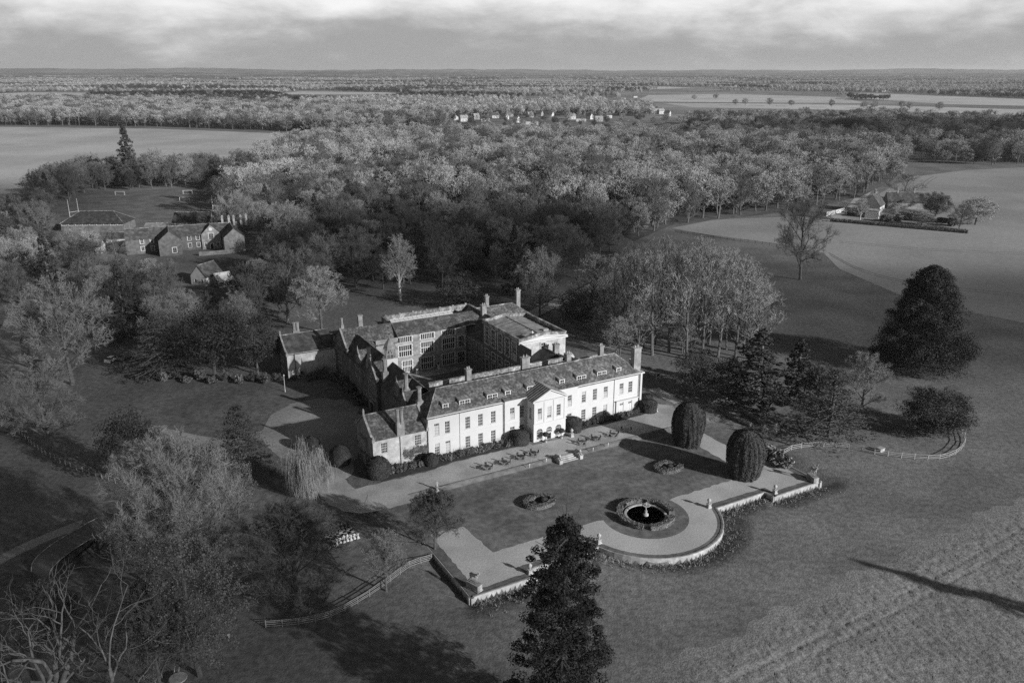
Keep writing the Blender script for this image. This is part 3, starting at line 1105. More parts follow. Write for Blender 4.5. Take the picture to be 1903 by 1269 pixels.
    pipe(H, -5.9, .3, .5, 7.0, M_IRON)

    # west (entrance) range
    wx = -.5
    b = MB()
    holes = []
    wv = [(42.1, 4.6, 3.2, 3.7, 4, 3), (17.2, 5.0, 2.9, 3.5, 4, 3), (46.6, 5.6, .8, 1.1, 1, 1), (20.5, 1.2, 1.6, 2.2, 3, 2), (40.0, 1.0, 1.8, 2.2, 3, 2)]
    wins = [(47.5 - v, z, w, h, c_, r_) for v, z, w, h, c_, r_ in [(40.4, 4.7, 3.4, 3.8, 4, 3), (15.5, 4.9, 3.0, 3.6, 4, 3), (45.9, 6.6, .7, 1.0, 1, 1), (20.5, 1.2, 1.6, 2.2, 3, 2), (36.0, 1.0, 1.8, 2.2, 3, 2)]]
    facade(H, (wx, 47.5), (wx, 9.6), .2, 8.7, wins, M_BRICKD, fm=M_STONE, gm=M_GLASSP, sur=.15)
    facade(H, (7, 13.7), (7, 48), .2, 8.7, [(s, z, 2.4, 2.6, 4, 2) for s in (4, 10, 20, 27) for z in (1.0, 5.2)], M_BRICK, fm=M_TRIM, sur=.15)
    gable_roof(H, wx, 7, 9.2, 50.5, 8.7, 12.4, M_ROOF2, 'v', .25)

    def gab(vc, wd, ze_, za, proj, win=None, big=None, coping=True):
        """gabled bay on the west wall; the small roof runs back into the main slope"""
        u0 = wx - proj
        g = MB()
        if proj > .05:
            wall(g, (u0, vc + wd / 2), (u0, vc - wd / 2), .2, ze_, [(wd / 2 - big[1] / 2, wd / 2 + big[1] / 2, big[0], big[0] + big[2])] if big else [])
            wall(g, (u0, vc - wd / 2), (wx + .1, vc - wd / 2), .2, ze_)
            wall(g, (wx + .1, vc + wd / 2), (u0, vc + wd / 2), .2, ze_)
        else:
            g.poly([(u0 - .02, vc + wd / 2, 8.4), (u0 - .02, vc - wd / 2, 8.4), (u0 - .02, vc - wd / 2, ze_), (u0 - .02, vc + wd / 2, ze_)])
        g.poly([(u0 - .02, vc + wd / 2, ze_), (u0 - .02, vc - wd / 2, ze_), (u0 - .02, vc, za)])
        for q in (-1, 1):
            g.poly([(u0, vc + q * wd / 2, 8.3), (u0 + 1.6, vc + q * wd / 2, 8.3), (u0 + 1.6, vc + q * wd / 2, ze_), (u0, vc + q * wd / 2, ze_)])
        g.build('gable', M_BRICKD, H)
        r = MB()
        for q in (-1, 1):
            r.poly([(u0 + .02, vc + q * (wd / 2 + .1), ze_ - .08), (3.2, vc + q * (wd / 2 + .1), ze_ - .08), (3.2, vc, za + .04), (u0 + .02, vc, za + .04)][::q])
        r.build('roof', M_ROOF, H)
        cpg = MB()
        for q in (-1, 1):
            cpg.poly([(u0 - .14, vc + q * (wd / 2 + .1), ze_), (u0 - .14, vc, za + .2), (u0 + .2, vc, za + .2), (u0 + .2, vc + q * (wd / 2 + .1), ze_)][::q])
            cpg.poly([(u0 - .14, vc + q * (wd / 2 + .1), ze_ - .2), (u0 - .14, vc + q * (wd / 2 + .1), ze_), (u0 - .14, vc, za + .2), (u0 - .14, vc, za - .05)][::q])
        cpg.lathe([(.14, 0), (.16, .2), (.06, .7), (.1, .8), (.02, 1)], 6, (u0, vc, za + .15))
        cpg.build('gable_coping', M_STONED, H)
        if win:
            window(H, u0 - .02, vc, win[0], -math.pi / 2, win[1], win[2], 3, 2, fm=M_STONE, gm=M_GLASSP, proud=.14)
        if big:
            window(H, u0, vc, big[0], -math.pi / 2, big[1], big[2], 4, 3, fm=M_STONE, gm=M_GLASSP, sur=.15)
    gab(39.8, 3.6, 9.4, 12.0, 0, (9.1, 1.7, 1.5))
    gab(28.3, 6.2, 9.6, 12.7, .9, (9.3, 1.5, 1.6), (4.0, 4.2, 4.2))
    gab(15.2, 3.6, 9.6, 12.4, 0, (9.4, 1.7, 1.5))
    gab(10.4, 3.4, 9.0, 11.6, .5, (8.4, 1.6, 1.5))
    MB().box((wx - 1.0, 28.3, 1.9), (.3, 2.4, 3.0)).build('gatehouse_arch', M_STONED, H)
    MB().box((wx - 1.12, 28.3, 1.7), (.12, 1.9, 2.5)).build('door', M_DARK, H)
    for v, zb, zt in ((5.2, 9.2, 14.3), (12.1, 9.0, 15.0), (24.5, 9.0, 14.4), (34.6, 9.0, 14.0)):
        chimney(H, .5, v, zb, zt, 1.3, 1.1, M_BRICK, style='oct')
    # clock cupola on the ridge
    cu = MB().box((3.2, 28, 12.3), (2.6, 2.6, 1.9)).build('cupola', M_TRIM, H)
    pst = MB()
    for i in range(8):
        a = math.pi / 8 + i * math.pi / 4
        pst.tube([(3.2 + 1.1 * math.cos(a), 28 + 1.1 * math.sin(a), 13.2), (3.2 + 1.1 * math.cos(a), 28 + 1.1 * math.sin(a), 15.4)], .11, 5)
    pst.lathe([(1.3, 0), (1.3, .16)], 8, (3.2, 28, 13.15))
    pst.build('cupola_post', M_STONED, cu)
    MB().lathe([(1.55, 0), (1.6, .12), (1.42, .3), (1.3, .75), (.95, 1.35), (.5, 1.95), (.2, 2.4), (.06, 2.8), (.05, 3.2)], 8, (3.2, 28, 15.35)).build('cupola_dome', M_LEADP, cu)
    MB().ball((3.2, 28, 18.7), .18).build('finial', M_IRON, cu)
    MB().lathe([(.5, 0), (.45, .3), (.25, .6), (.08, .75)], 10, (3.2, 28, 14.2)).build('bell', M_LEAD, cu)

    # north range: gable to the west, tall mullioned windows to the courtyard
    nw = [(20.8, .95, 3.5, 3.2), (26.85, .95, 3.5, 3.2), (15.2, .95, 2.6, 3.2)]
    ww = [(u - 7, z, w, h, 6, 2) for u, z, w, h in nw]
    ww += [(u - 7, 5.3, 3.5, 3.05, 6, 2) for u in (14.8, 20.9, 27.0)] + [(30.7 - 7, 5.35, 1.8, 3.0, 4, 2)]
    ww += [(u - 7, 9.05, 3.7, 1.55, 7, 1) for u in (14.8, 21.0, 27.0)] + [(30.6 - 7, 1.0, 2.1, 3.0, 4, 2)]
    facade(H, (7, 48), (32.2, 48), .2, 10.75, ww, M_BRICK, sur=.2, quoin=True)
    MB().box((19.6, 47.93, 4.78), (25.2, .14, .22)).build('string_course', M_STONE, H)
    MB().box((19.6, 47.95, 8.75), (25.2, .1, .14)).build('string_course', M_STONE, H)
    b = MB()
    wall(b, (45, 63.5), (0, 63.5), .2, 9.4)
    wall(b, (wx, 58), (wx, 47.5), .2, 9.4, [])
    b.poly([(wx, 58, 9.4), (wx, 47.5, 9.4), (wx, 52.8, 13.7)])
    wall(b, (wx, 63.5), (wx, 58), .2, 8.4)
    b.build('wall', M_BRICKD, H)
    for z, h in ((9.2, 2.1), (4.6, 2.9), (.8, 2.4)):
        window(H, wx, 54.0, z, -math.pi / 2, 2.2, h, 3, 2, fm=M_STONE, gm=M_GLASSP, proud=.14)
    r = MB()
    r.poly([(wx, 47.7, 9.35), (12.9, 47.7, 9.35), (12.9, 52.6, 13.4), (wx, 52.6, 13.7)])
    r.poly([(12.9, 47.75, 10.85), (38.5, 47.75, 10.85), (38.5, 52.5, 13.35), (12.9, 52.5, 13.35)])
    r.poly([(12.9, 47.75, 9.35), (12.9, 47.75, 10.85), (12.9, 52.5, 13.35)])
    r.poly([(wx, 52.6, 13.7), (12.9, 52.6, 13.4), (12.9, 58.2, 9.4), (wx, 58.2, 9.4)])
    r.build('roof', M_ROOF, H)
    MB().poly([(12.9, 52.5, 13.3), (38.5, 52.5, 13.3), (38.5, 58, 10.4), (12.9, 58, 10.4)]).poly([(12.9, 58, 10.4), (40, 58, 10.4), (40, 63.2, 10.5), (12.9, 63.2, 10.5)]).poly([(12.9, 58, 9.3), (12.9, 52.5, 13.3), (12.9, 58, 10.4)]).build('roof', M_SLATE, H)
    sk = MB().poly([(13, 52.35, 13.42), (30.5, 52.35, 13.42), (30.5, 53.6, 13.85), (13, 53.6, 13.85)]).build('skylight', M_SKYLIGHT, H)
    bar = MB()
    for i in range(15):
        u = 13 + 17.5 * i / 14
        bar.tube([(u, 52.35, 13.45), (u, 53.6, 13.88)], .05, 4)
    bar.tube([(13, 53.6, 13.88), (30.5, 53.6, 13.88)], .08, 4).tube([(13, 52.35, 13.44), (30.5, 52.35, 13.44)], .07, 4)
    bar.poly([(13, 53.6, 13.85), (30.5, 53.6, 13.85), (30.5, 54, 13.0), (13, 54, 13.0)])
    bar.build('skylight_bar', M_TRIM, sk)
    pp = MB().box((27.5, 63.3, 11.2), (26, .5, 1.6)).box((27.5, 63.3, 12.05), (26.2, .7, .14)).box((14.6, 60.7, 11.2), (.5, 5.2, 1.6)).box((14.6, 60.7, 12.05), (.7, 5.4, .14)).box((40.4, 60.7, 11.2), (.5, 5.2, 1.6)).box((40.4, 60.7, 12.05), (.7, 5.4, .14))
    for i in range(7):
        pp.box((15.5 + i * 4, 63.3, 12.2), (.5, .55, .4))
    pp.build('parapet', M_LICHEN, H)
    cpn = MB()
    for q in (-1, 1):
        cpn.poly([(wx - .2, 52.75 + q * 5.3, 9.4), (wx - .2, 52.75, 13.95), (wx + .25, 52.75, 13.95), (wx + .25, 52.75 + q * 5.3, 9.4)][::q])
        cpn.box((wx, 52.75 + q * 5.2, 9.4), (.5, .5, .8)).lathe([(.18, 0), (.2, .2), (.03, .8)], 6, (wx, 52.75 + q * 5.2, 9.8))
    cpn.build('gable_coping', M_STONED, H)
    chimney(H, .4, 53.6, 13.2, 16.2, .75, .75, M_BRICK, style='oct')
    chimney(H, 5.6, 55, 11.5, 15.9, 1.1, .9, M_BRICK, pots=0)

    # north-west wing with the long pale wall
    facade(H, (-12.9, 58), (wx, 58), .2, 7.4, [], M_BRICKP)
    b = MB()
    wall(b, (-12.9, 68.5), (-12.9, 58), .2, 7.4)
    b.poly([(-12.9, 68.5, 7.4), (-12.9, 58, 7.4), (-12.9, 63.2, 11.0)])
    b.build('wall', M_BRICKD, H)
    dn = MB()
    for i in range(40):
        dn.box((-12.6 + i * .3, 57.93, 7.3), (.15, .16, .2))
    dn.box((-6.7, 57.9, 7.45), (12.4, .3, .12))
    dn.build('dentil_course', M_STONE, H)['kind'] = 'stuff'
    gable_roof(H, -12.8, wx, 58, 68.5, 7.5, 11.0, M_ROOF2, 'u', .25)
    cw2 = MB()
    for q in (-1, 1):
        cw2.poly([(-13.1, 63.25 + q * 5.4, 7.4), (-13.1, 63.25, 11.3), (-12.7, 63.25, 11.3), (-12.7, 63.25 + q * 5.4, 7.4)][::q])
        cw2.box((-12.9, 63.25 + q * 5.3, 7.4), (.5, .5, .9)).lathe([(.2, 0), (.2, .2), (.03, .9)], 6, (-12.9, 63.25 + q * 5.3, 7.8))
    cw2.box((-12.9, 63.25, 11.7), (.4, .4, 1.0))
    cw2.build('gable_coping', M_STONED, H)
    for z, h in ((4.2, 1.8), (.9, 1.8)):
        window(H, -12.9, 63.2, z, -math.pi / 2, 2.8, h, 4, 1, fm=M_STONE, gm=M_GLASSP, proud=.16)
    chimney(H, -8.1, 66, 9.0, 13.1, 1.7, .9, M_BRICK, style='twin')
    pipe(H, -11.0, 57.85, .5, 7.2, M_IRON)

    # east range and the tall flat-roofed saloon block
    ew = []
    for v in (45.8, 43.0, 39.8):
        ew += [(48 - v, 5.2, 1.9, 3.0, 3, 2), (48 - v, .9, 1.9, 3.2, 3, 2)]
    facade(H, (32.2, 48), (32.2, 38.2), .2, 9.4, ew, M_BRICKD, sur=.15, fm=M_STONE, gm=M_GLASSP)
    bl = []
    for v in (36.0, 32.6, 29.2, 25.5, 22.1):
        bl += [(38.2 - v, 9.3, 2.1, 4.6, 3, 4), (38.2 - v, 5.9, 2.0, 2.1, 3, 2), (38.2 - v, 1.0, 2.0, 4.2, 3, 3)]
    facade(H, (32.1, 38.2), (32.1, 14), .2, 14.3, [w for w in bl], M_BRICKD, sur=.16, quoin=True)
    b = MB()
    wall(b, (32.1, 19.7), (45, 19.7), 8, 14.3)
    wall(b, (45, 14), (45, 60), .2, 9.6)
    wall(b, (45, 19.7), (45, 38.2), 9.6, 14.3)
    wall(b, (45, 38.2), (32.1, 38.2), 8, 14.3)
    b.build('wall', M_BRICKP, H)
    window(H, 38.6, 19.7, 11.9, 0, 1.2, 1.5, 2, 2, proud=.16, sur=.18)
    # saloon roof: shallow pitched felt inside gabled parapets
    MB().poly([(32.4, 20, 14.2), (38.55, 20, 15.1), (38.55, 38, 15.1), (32.4, 38, 14.2)]).poly([(38.55, 20, 15.1), (44.7, 20, 14.2), (44.7, 38, 14.2), (38.55, 38, 15.1)]).build('roof', M_LEADP, H)
    seam = MB()
    for i in range(1, 9):
        y = 20 + 18 * i / 9
        seam.tube([(32.5, y, 14.26), (38.55, y, 15.14), (44.6, y, 14.26)], .05, 4)
    seam.tube([(38.55, 20, 15.15), (38.55, 38, 15.15)], .09, 4)
    seam.build('roof_seam', M_LEAD, H)
    pa = MB()
    for u in (32.2, 44.9):
        pa.box((u, 28.95, 14.7), (.4, 18.7, .9)).box((u, 28.95, 15.2), (.6, 18.9, .12))
    for v in (19.8, 38.1):
        for q in (-1, 1):
            x0, x1 = 38.55 + q * 6.4, 38.55
            for va, sgn in ((v - .2, 1), (v + .2, -1)):
                pa.poly([(x0, va, 14.3), (x1, va, 15.2), (x1, va, 16.1), (x0, va, 15.15)][::q * sgn])
            pa.poly([(x0, v - .3, 15.15), (x1, v - .3, 16.1), (x1, v + .3, 16.1), (x0, v + .3, 15.15)][::q])
    pa.build('parapet', M_LICHEN, H)
    ped = MB().box((38.55, 19.45, 14.05), (13.6, .6, .3))
    for q in (-1, 1):
        x0, x1 = 38.55 + q * 6.7, 38.55
        ped.poly([(x0, 19.2, 14.2), (x1, 19.2, 15.1), (x1, 19.2, 15.4), (x0, 19.2, 14.5)][::q])
        ped.poly([(x0, 19.2, 14.5), (x1, 19.2, 15.4), (x1, 19.65, 15.4), (x0, 19.65, 14.5)][::q])
    ped.poly([(31.9, 19.62, 14.2), (45.2, 19.62, 14.2), (38.55, 19.62, 15.1)])
    ped.build('pediment', M_TRIM, H)
    MB().box((35.2, 21.6, 14.95), (1.8, 1.6, .7)).box((41.8, 24, 14.9), (1.4, 1.0, .6)).build('roof_hatch', M_LEADP, H)
    MB().lathe([(.25, 0), (.25, .6), (.35, .65), (.1, 1.1)], 8, (37.0, 22.0, 14.8)).build('roof_vent', M_TRIM, H)
    # link roof south of the saloon, east roof and the north-east pavilion
    gable_roof(H, 32.3, 45, 14, 19.6, 8.9, 12.3, M_ROOF2, 'v', .1)
    gable_roof(H, 32.1, 45, 38.2, 58, 9.5, 12.9, M_ROOF2, 'v', .2)
    b = MB()
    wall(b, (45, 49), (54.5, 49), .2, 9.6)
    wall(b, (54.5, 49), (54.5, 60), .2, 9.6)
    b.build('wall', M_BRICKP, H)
    gable_roof(H, 38.4, 54.5, 49, 60, 9.6, 13.2, M_ROOF, 'u', .3, hip1=4.8)
    for u, v in ((47.5, 22), (47.8, 26.5), (48, 31)):            # domed bays on the east side
        MB().lathe([(1.6, 0), (1.6, 7.6), (1.75, 7.7), (1.5, 8.3), (1.0, 8.9), (.1, 9.2)], 14, (u - 1.5, v - 6, .3)).build('bay', M_BRICKP, H, True)
    for u, v, a, c_, w, d in ((12.95, 8.0, 10.3, 15.0, 1.1, 1.0), (30.15, 13.6, 9.5, 13.0, 2.0, .9), (38.1, 8.0, 10.0, 14.2, 1.2, 1.0), (46.4, 7.0, 11, 15.0, 1.0, 1.0),
                              (52.4, 1.6, 9.0, 15.2, 1.9, 1.3), (40.6, 17, 9.5, 13.4, 1.3, 1.0), (43.5, 58, 9.5, 15.1, 1.0, 1.0), (38.4, 50, 11, 15.2, 1.3, 1.2), (52.9, 57, 9.5, 16.0, 1.2, 1.1)):
        chimney(H, u, v, a, c_, w, d, M_BRICK)
    # small white porch on the east flank
    MB().box((54.2, 4.6, 10.4), (1.6, 1.6, 1.5)).build('roof_lantern', M_TRIM, H)
    return H


country_house()

# ------------------------------------------------------------------ trees
def unit(a):
    return a / np.maximum(np.linalg.norm(a, axis=-1, keepdims=True), 1e-9)


def perp(d, q):
    e = np.cross(d, unit(q.normal(size=d.shape)))
    return unit(e)


def bez(B, t):
    p0, p1, p2 = B
    t = t[:, None]
    return (1 - t) ** 2 * p0 + 2 * t * (1 - t) * p1 + t * t * p2


def btan(B, t):
    p0, p1, p2 = B
    t = t[:, None]
    return unit(2 * (1 - t) * (p1 - p0) + 2 * t * (p2 - p1))


class Geo:
    """collects quads (tris repeat their last vertex as a sliver-free kite)"""
    def __init__(self):
        self.V, self.T, self.n = [], [], 0

    def tris(self, a, b, c):
        k = len(a)
        self.V.append(np.stack([a, b, c], 1).reshape(-1, 3))
        self.T.append(np.arange(self.n, self.n + 3 * k).reshape(-1, 3))
        self.n += 3 * k

    def quads(self, a, b, c, d):
        k = len(a)
        self.V.append(np.stack([a, b, c, d], 1).reshape(-1, 3))
        i = np.arange(self.n, self.n + 4 * k).reshape(-1, 4)
        self.T.append(i[:, [0, 1, 2]])
        self.T.append(i[:, [0, 2, 3]])
        self.n += 4 * k

    def tubes(self, B, r0, r1, k=4, seg=3):
        """tapering limbs along quadratic curves"""
        m = len(r0)
        rings = []
        for s in range(seg + 1):
            t = np.full(m, s / seg)
            p, d = bez(B, t), btan(B, t)
            e = unit(np.cross(d, np.array([0.31, 0.77, 0.55])))
            g = np.cross(d, e)
            r = (r0 + (r1 - r0) * s / seg)[:, None]
            rings.append([p + r * (e * math.cos(2 * math.pi * j / k) + g * math.sin(2 * math.pi * j / k)) for j in range(k)])
        for s in range(seg):
            for j in range(k):
                l = (j + 1) % k
                self.quads(rings[s][j], rings[s][l], rings[s + 1][l], rings[s + 1][j])

    def blades(self, a, b, w, q):
        """thin twigs: one narrow triangle each"""
        e = perp(unit(b - a), q) * (np.asarray(w).reshape(-1, 1) / 2)
        self.tris(a - e, a + e, b)

    def leaves(self, c, nrm, size, q):
        nrm = unit(nrm)
        e = perp(nrm, q)
        g = np.cross(nrm, e)
        s = np.asarray(size).reshape(-1, 1)
        self.quads(c - e * s * .5, c - g * s * .32, c + e * s * .5, c + g * s * .32)

    def get(self):
        return np.concatenate(self.V), np.concatenate(self.T)

    def mesh(self, name, m):
        v, t = self.get()
        return np_mesh(name, v, t, m)


def children(B, L, n, q, t0=.25, t1=1.0, spread=.8, up=.25, ratio=.5, env=None, bend=.15):
    """n side branches on every parent curve"""
    m = len(L)
    Bp = [np.repeat(b, n, 0) for b in B]
    t = q.uniform(t0, t1, m * n)
    p, d = bez(Bp, t), btan(Bp, t)
    dr = unit(d + spread * q.normal(size=d.shape) + np.array([0, 0, up]))
    l = np.repeat(L, n) * ratio * q.uniform(.6, 1.25, m * n) * (1.15 - .5 * t)
    e = p + dr * l[:, None]
    if env is not None:
        c, rad = env
        k = np.linalg.norm((e - c) / rad, axis=1)
        k0 = np.linalg.norm((p - c) / rad, axis=1)
        f = np.where(k > 1.0, np.clip((1.0 - k0) / np.maximum(k - k0, 1e-3), .18, 1), 1)
        l = l * f * q.uniform(.85, 1.1, len(l))
        e = p + dr * l[:, None]
    mid = (p + e) / 2 + np.array([0, 0, 1]) * (l * bend * q.normal(.0, 1, len(l)))[:, None] + q.normal(size=p.shape) * (l * .07)[:, None]
    return (p, mid, e), l


def bare_tree(seed, h=20., w=16., tf=.22, n1=13, n2=7, n3=7, n4=8, up=.35, twig=.035, upright=.0, lean=0., r=None, leader=.72, droop=0.0):
    """leafless broadleaf: trunk, limbs, branches and a haze of fine twigs"""
    q = np.random.RandomState(seed)
    env = (np.array([0, 0, h * (tf + (1 - tf) * .5)]), np.array([w / 2, w / 2, h * (1 - tf) * .5]))
    r = r or h * .02
    tr, cr = Geo(), Geo()
    top = np.array([[lean * h + q.normal() * .02 * h, q.normal() * .02 * h, h * leader]])
    B0 = (np.zeros((1, 3)), np.array([[q.normal() * .03 * h, q.normal() * .03 * h, h * leader * .5]]), top)
    tr.tubes(B0, np.array([r]), np.array([r * .35]), 7, 6)
    t = np.sort(q.uniform(tf / leader * .85, 1.0, n1))
    p = bez([np.repeat(b, n1, 0) for b in B0], t)
    az = np.arange(n1) * 2.4 + q.uniform(0, 6.3)
    el = np.interp(t, [tf, 1.0], [R(18 + 35 * upright), R(70)]) + q.normal(0, R(9), n1)
    dr = np.stack([np.cos(az) * np.cos(el), np.sin(az) * np.cos(el), np.sin(el)], 1)
    # reach to the crown envelope
    c, rad = env
    a = ((dr / rad) ** 2).sum(1)
    b = 2 * ((p - c) / rad * dr / rad).sum(1)
    cc = (((p - c) / rad) ** 2).sum(1) - 1
    L = (-b + np.sqrt(np.maximum(b * b - 4 * a * cc, .01))) / (2 * a) * q.uniform(.72, .98, n1)
    L = np.clip(L, h * .1, h)
    e = p + dr * L[:, None]
    mid = (p + e) / 2 + np.array([0, 0, 1]) * (L * q.normal(.06 - droop, .08, n1))[:, None] + q.normal(size=p.shape) * (L * .06)[:, None]
    B1 = (p, mid, e)
    r1 = r * .42 * (1 - .4 * t)
    tr.tubes(B1, r1, r1 * .25, 5, 4)
    B2, L2 = children(B1, L, n2, q, .2, 1, .75, up, .48, env)
    r2 = np.repeat(r1, n2) * .36
    tr.tubes(B2, r2, r2 * .3, 3, 2)
    B3, L3 = children(B2, L2, n3, q, .15, 1, .8, up, .55, env)
    w3 = np.maximum(np.repeat(r2, n3) * .55, twig * .9)
    cr.blades(B3[0], B3[1], w3, q)
    cr.blades(B3[0] * .35 + B3[1] * .65, B3[2], w3 * .8, q)
    B4, L4 = children(B3, L3, n4, q, .1, 1, .75, up * .8 - droop * 2, .62, env)
    cr.blades(B4[0], B4[2], np.full(len(L4), twig), q)
    return tr, cr, (B1, B2, B3, B4)


def clump_leaves(g, q, C, rad, per, size, flat=1.0, jit=.7, core=.55):
    """leaf clumps: leaves sit on and near the skin of each clump"""
    n = len(C)
    d = unit(q.normal(size=(n * per, 3)))
    rr = np.repeat(rad, per) * q.uniform(core, 1.0, n * per)
    sc_ = np.array([1, 1, flat])
    pos = np.repeat(C, per, 0) + d * rr[:, None] * sc_
    g.leaves(pos, d / sc_ + jit * q.normal(size=d.shape), size * q.uniform(.6, 1.35, n * per), q)


def leafy_tree(seed, h=16., w=12., tf=.15, nc=90, per=45, size=.45, cr=.16, jit=.7):
    q = np.random.RandomState(seed)
    tr, _, Bs = bare_tree(seed + 50, h, w * .9, tf, 9, 5, 2, 1)
    g = Geo()
    d = unit(q.normal(size=(nc, 3)))
    k = q.uniform(.25, 1, nc) ** .45
    lump = 1 + .18 * np.sin(d[:, 0] * 5 + seed) * np.cos(d[:, 1] * 4 + d[:, 2] * 3)
    C = d * k[:, None] * np.array([w / 2, w / 2, h * (1 - tf) / 2]) * (1 - cr) * lump[:, None] + np.array([0, 0, h * (tf + (1 - tf) * .5)])
    rad = w * cr * q.uniform(.6, 1.25, nc)
    clump_leaves(g, q, C, rad, per, size, .8, jit)
    return tr, g


def conifer(seed, h=28., w=12., prof=None, nb=260, per=42, size=.4, base=.05, cr=.09, flat=.8, jit=.5, trunk=.02, rough=1.0):
    q = np.random.RandomState(seed)
    tr, g = Geo(), Geo()
    r = h * trunk
    B0 = (np.zeros((1, 3)), np.array([[0, 0, h * .5]]), np.array([[q.normal() * .1, 0, h * .97]]))
    tr.tubes(B0, np.array([r]), np.array([r * .12]), 7, 6)
    prof = prof or (lambda z: (1 - z) ** .75)
    z = base + (1 - base) * q.uniform(0, 1, nb) ** 1.15
    az = q.uniform(0, 2 * math.pi, nb)
    lump = 1 + rough * (.26 * np.sin(az * 3 + z * 17 + seed) + .18 * np.sin(az * 7 - z * 29))
    R_ = w / 2 * np.array([prof(a) for a in z]) * lump * q.uniform(.45, 1.0, nb) ** .5
    e = np.stack([np.cos(az) * R_, np.sin(az) * R_, z * h], 1)
    s = np.stack([0 * R_, 0 * R_, np.minimum(z * h + R_ * .15, h * .96)], 1)
    mid = (s + e) / 2 + np.array([0, 0, -.08]) * R_[:, None]
    tr.tubes((s, mid, e), np.full(nb, r * .16), np.full(nb, r * .04), 3, 2)
    rad = np.clip(w * cr * q.uniform(.6, 1.3, nb) * (.55 + .6 * np.array([prof(a) for a in z])), .25, None)
    clump_leaves(g, q, e, rad, per, size, flat, jit)
    m2 = s * .45 + e * .55
    clump_leaves(g, q, m2, rad * .7, per // 3, size, flat, jit)
    return tr, g


def cedar(seed, h=15., w=14., tiers=9, size=.35, per=60):
    q = np.random.RandomState(seed)
    tr, g = Geo(), Geo()
    B0 = (np.zeros((1, 3)), np.array([[.2, 0, h * .5]]), np.array([[0, .1, h * .97]]))
    tr.tubes(B0, np.array([h * .028]), np.array([.06]), 7, 6)
    C, S = [], []
    for i in range(tiers):
        z = h * (.14 + .84 * i / (tiers - 1))
        rr = w / 2 * (1 - (i / (tiers - 1)) ** 1.3 * .88)
        n = int(5 + 9 * rr / (w / 2))
        for j in range(n):
            a = 2 * math.pi * (j + q.rand()) / n
            for f in (.45, .72, 1.0):
                k = f * q.uniform(.8, 1.1)
                C.append((rr * k * math.cos(a + q.normal() * .12), rr * k * math.sin(a + q.normal() * .12), z + q.normal() * h * .02 - rr * .08 * k))
                S.append((.07 + .06 * q.rand()) * w)
            e = np.array([[rr * math.cos(a), rr * math.sin(a), z - rr * .05]])
            s = np.array([[0, 0, z]])
            tr.tubes((s, (s + e) / 2 + np.array([[0, 0, .2]]), e), np.array([.1]), np.array([.03]), 3, 2)
    clump_leaves(g, q, np.array(C), np.array(S), per // 2, size, .35, .55, .2)
    return tr, g


def willow(seed, h=10., w=9.):
    q = np.random.RandomState(seed)
    tr, cr, Bs = bare_tree(seed, h, w * .85, .25, 12, 5, 4, 2, twig=.03, leader=.6)
    g = Geo()
    B2 = Bs[1]
    ends = np.concatenate([bez(B2, np.full(len(B2[0]), t)) for t in (.4, .7, 1.0)])
    ends = np.repeat(ends, 18, 0) + q.normal(size=(len(ends) * 18, 3)) * .45
    ln = np.minimum(q.uniform(1.5, 5.5, len(ends)), ends[:, 2] - .3)
    out = unit(ends * np.array([1, 1, 0])) * q.uniform(0, .5, (len(ends), 1))
    m = ends + out - np.array([0, 0, .45]) * ln[:, None] + q.normal(size=ends.shape) * .12
    b = ends + out * 1.3 - np.array([0, 0, 1.]) * ln[:, None] + q.normal(size=ends.shape) * .2
    g.blades(ends, m, np.full(len(ends), .05), q)
    g.blades(m + (m - b) * .1, b, np.full(len(ends), .045), q)
    return tr, g


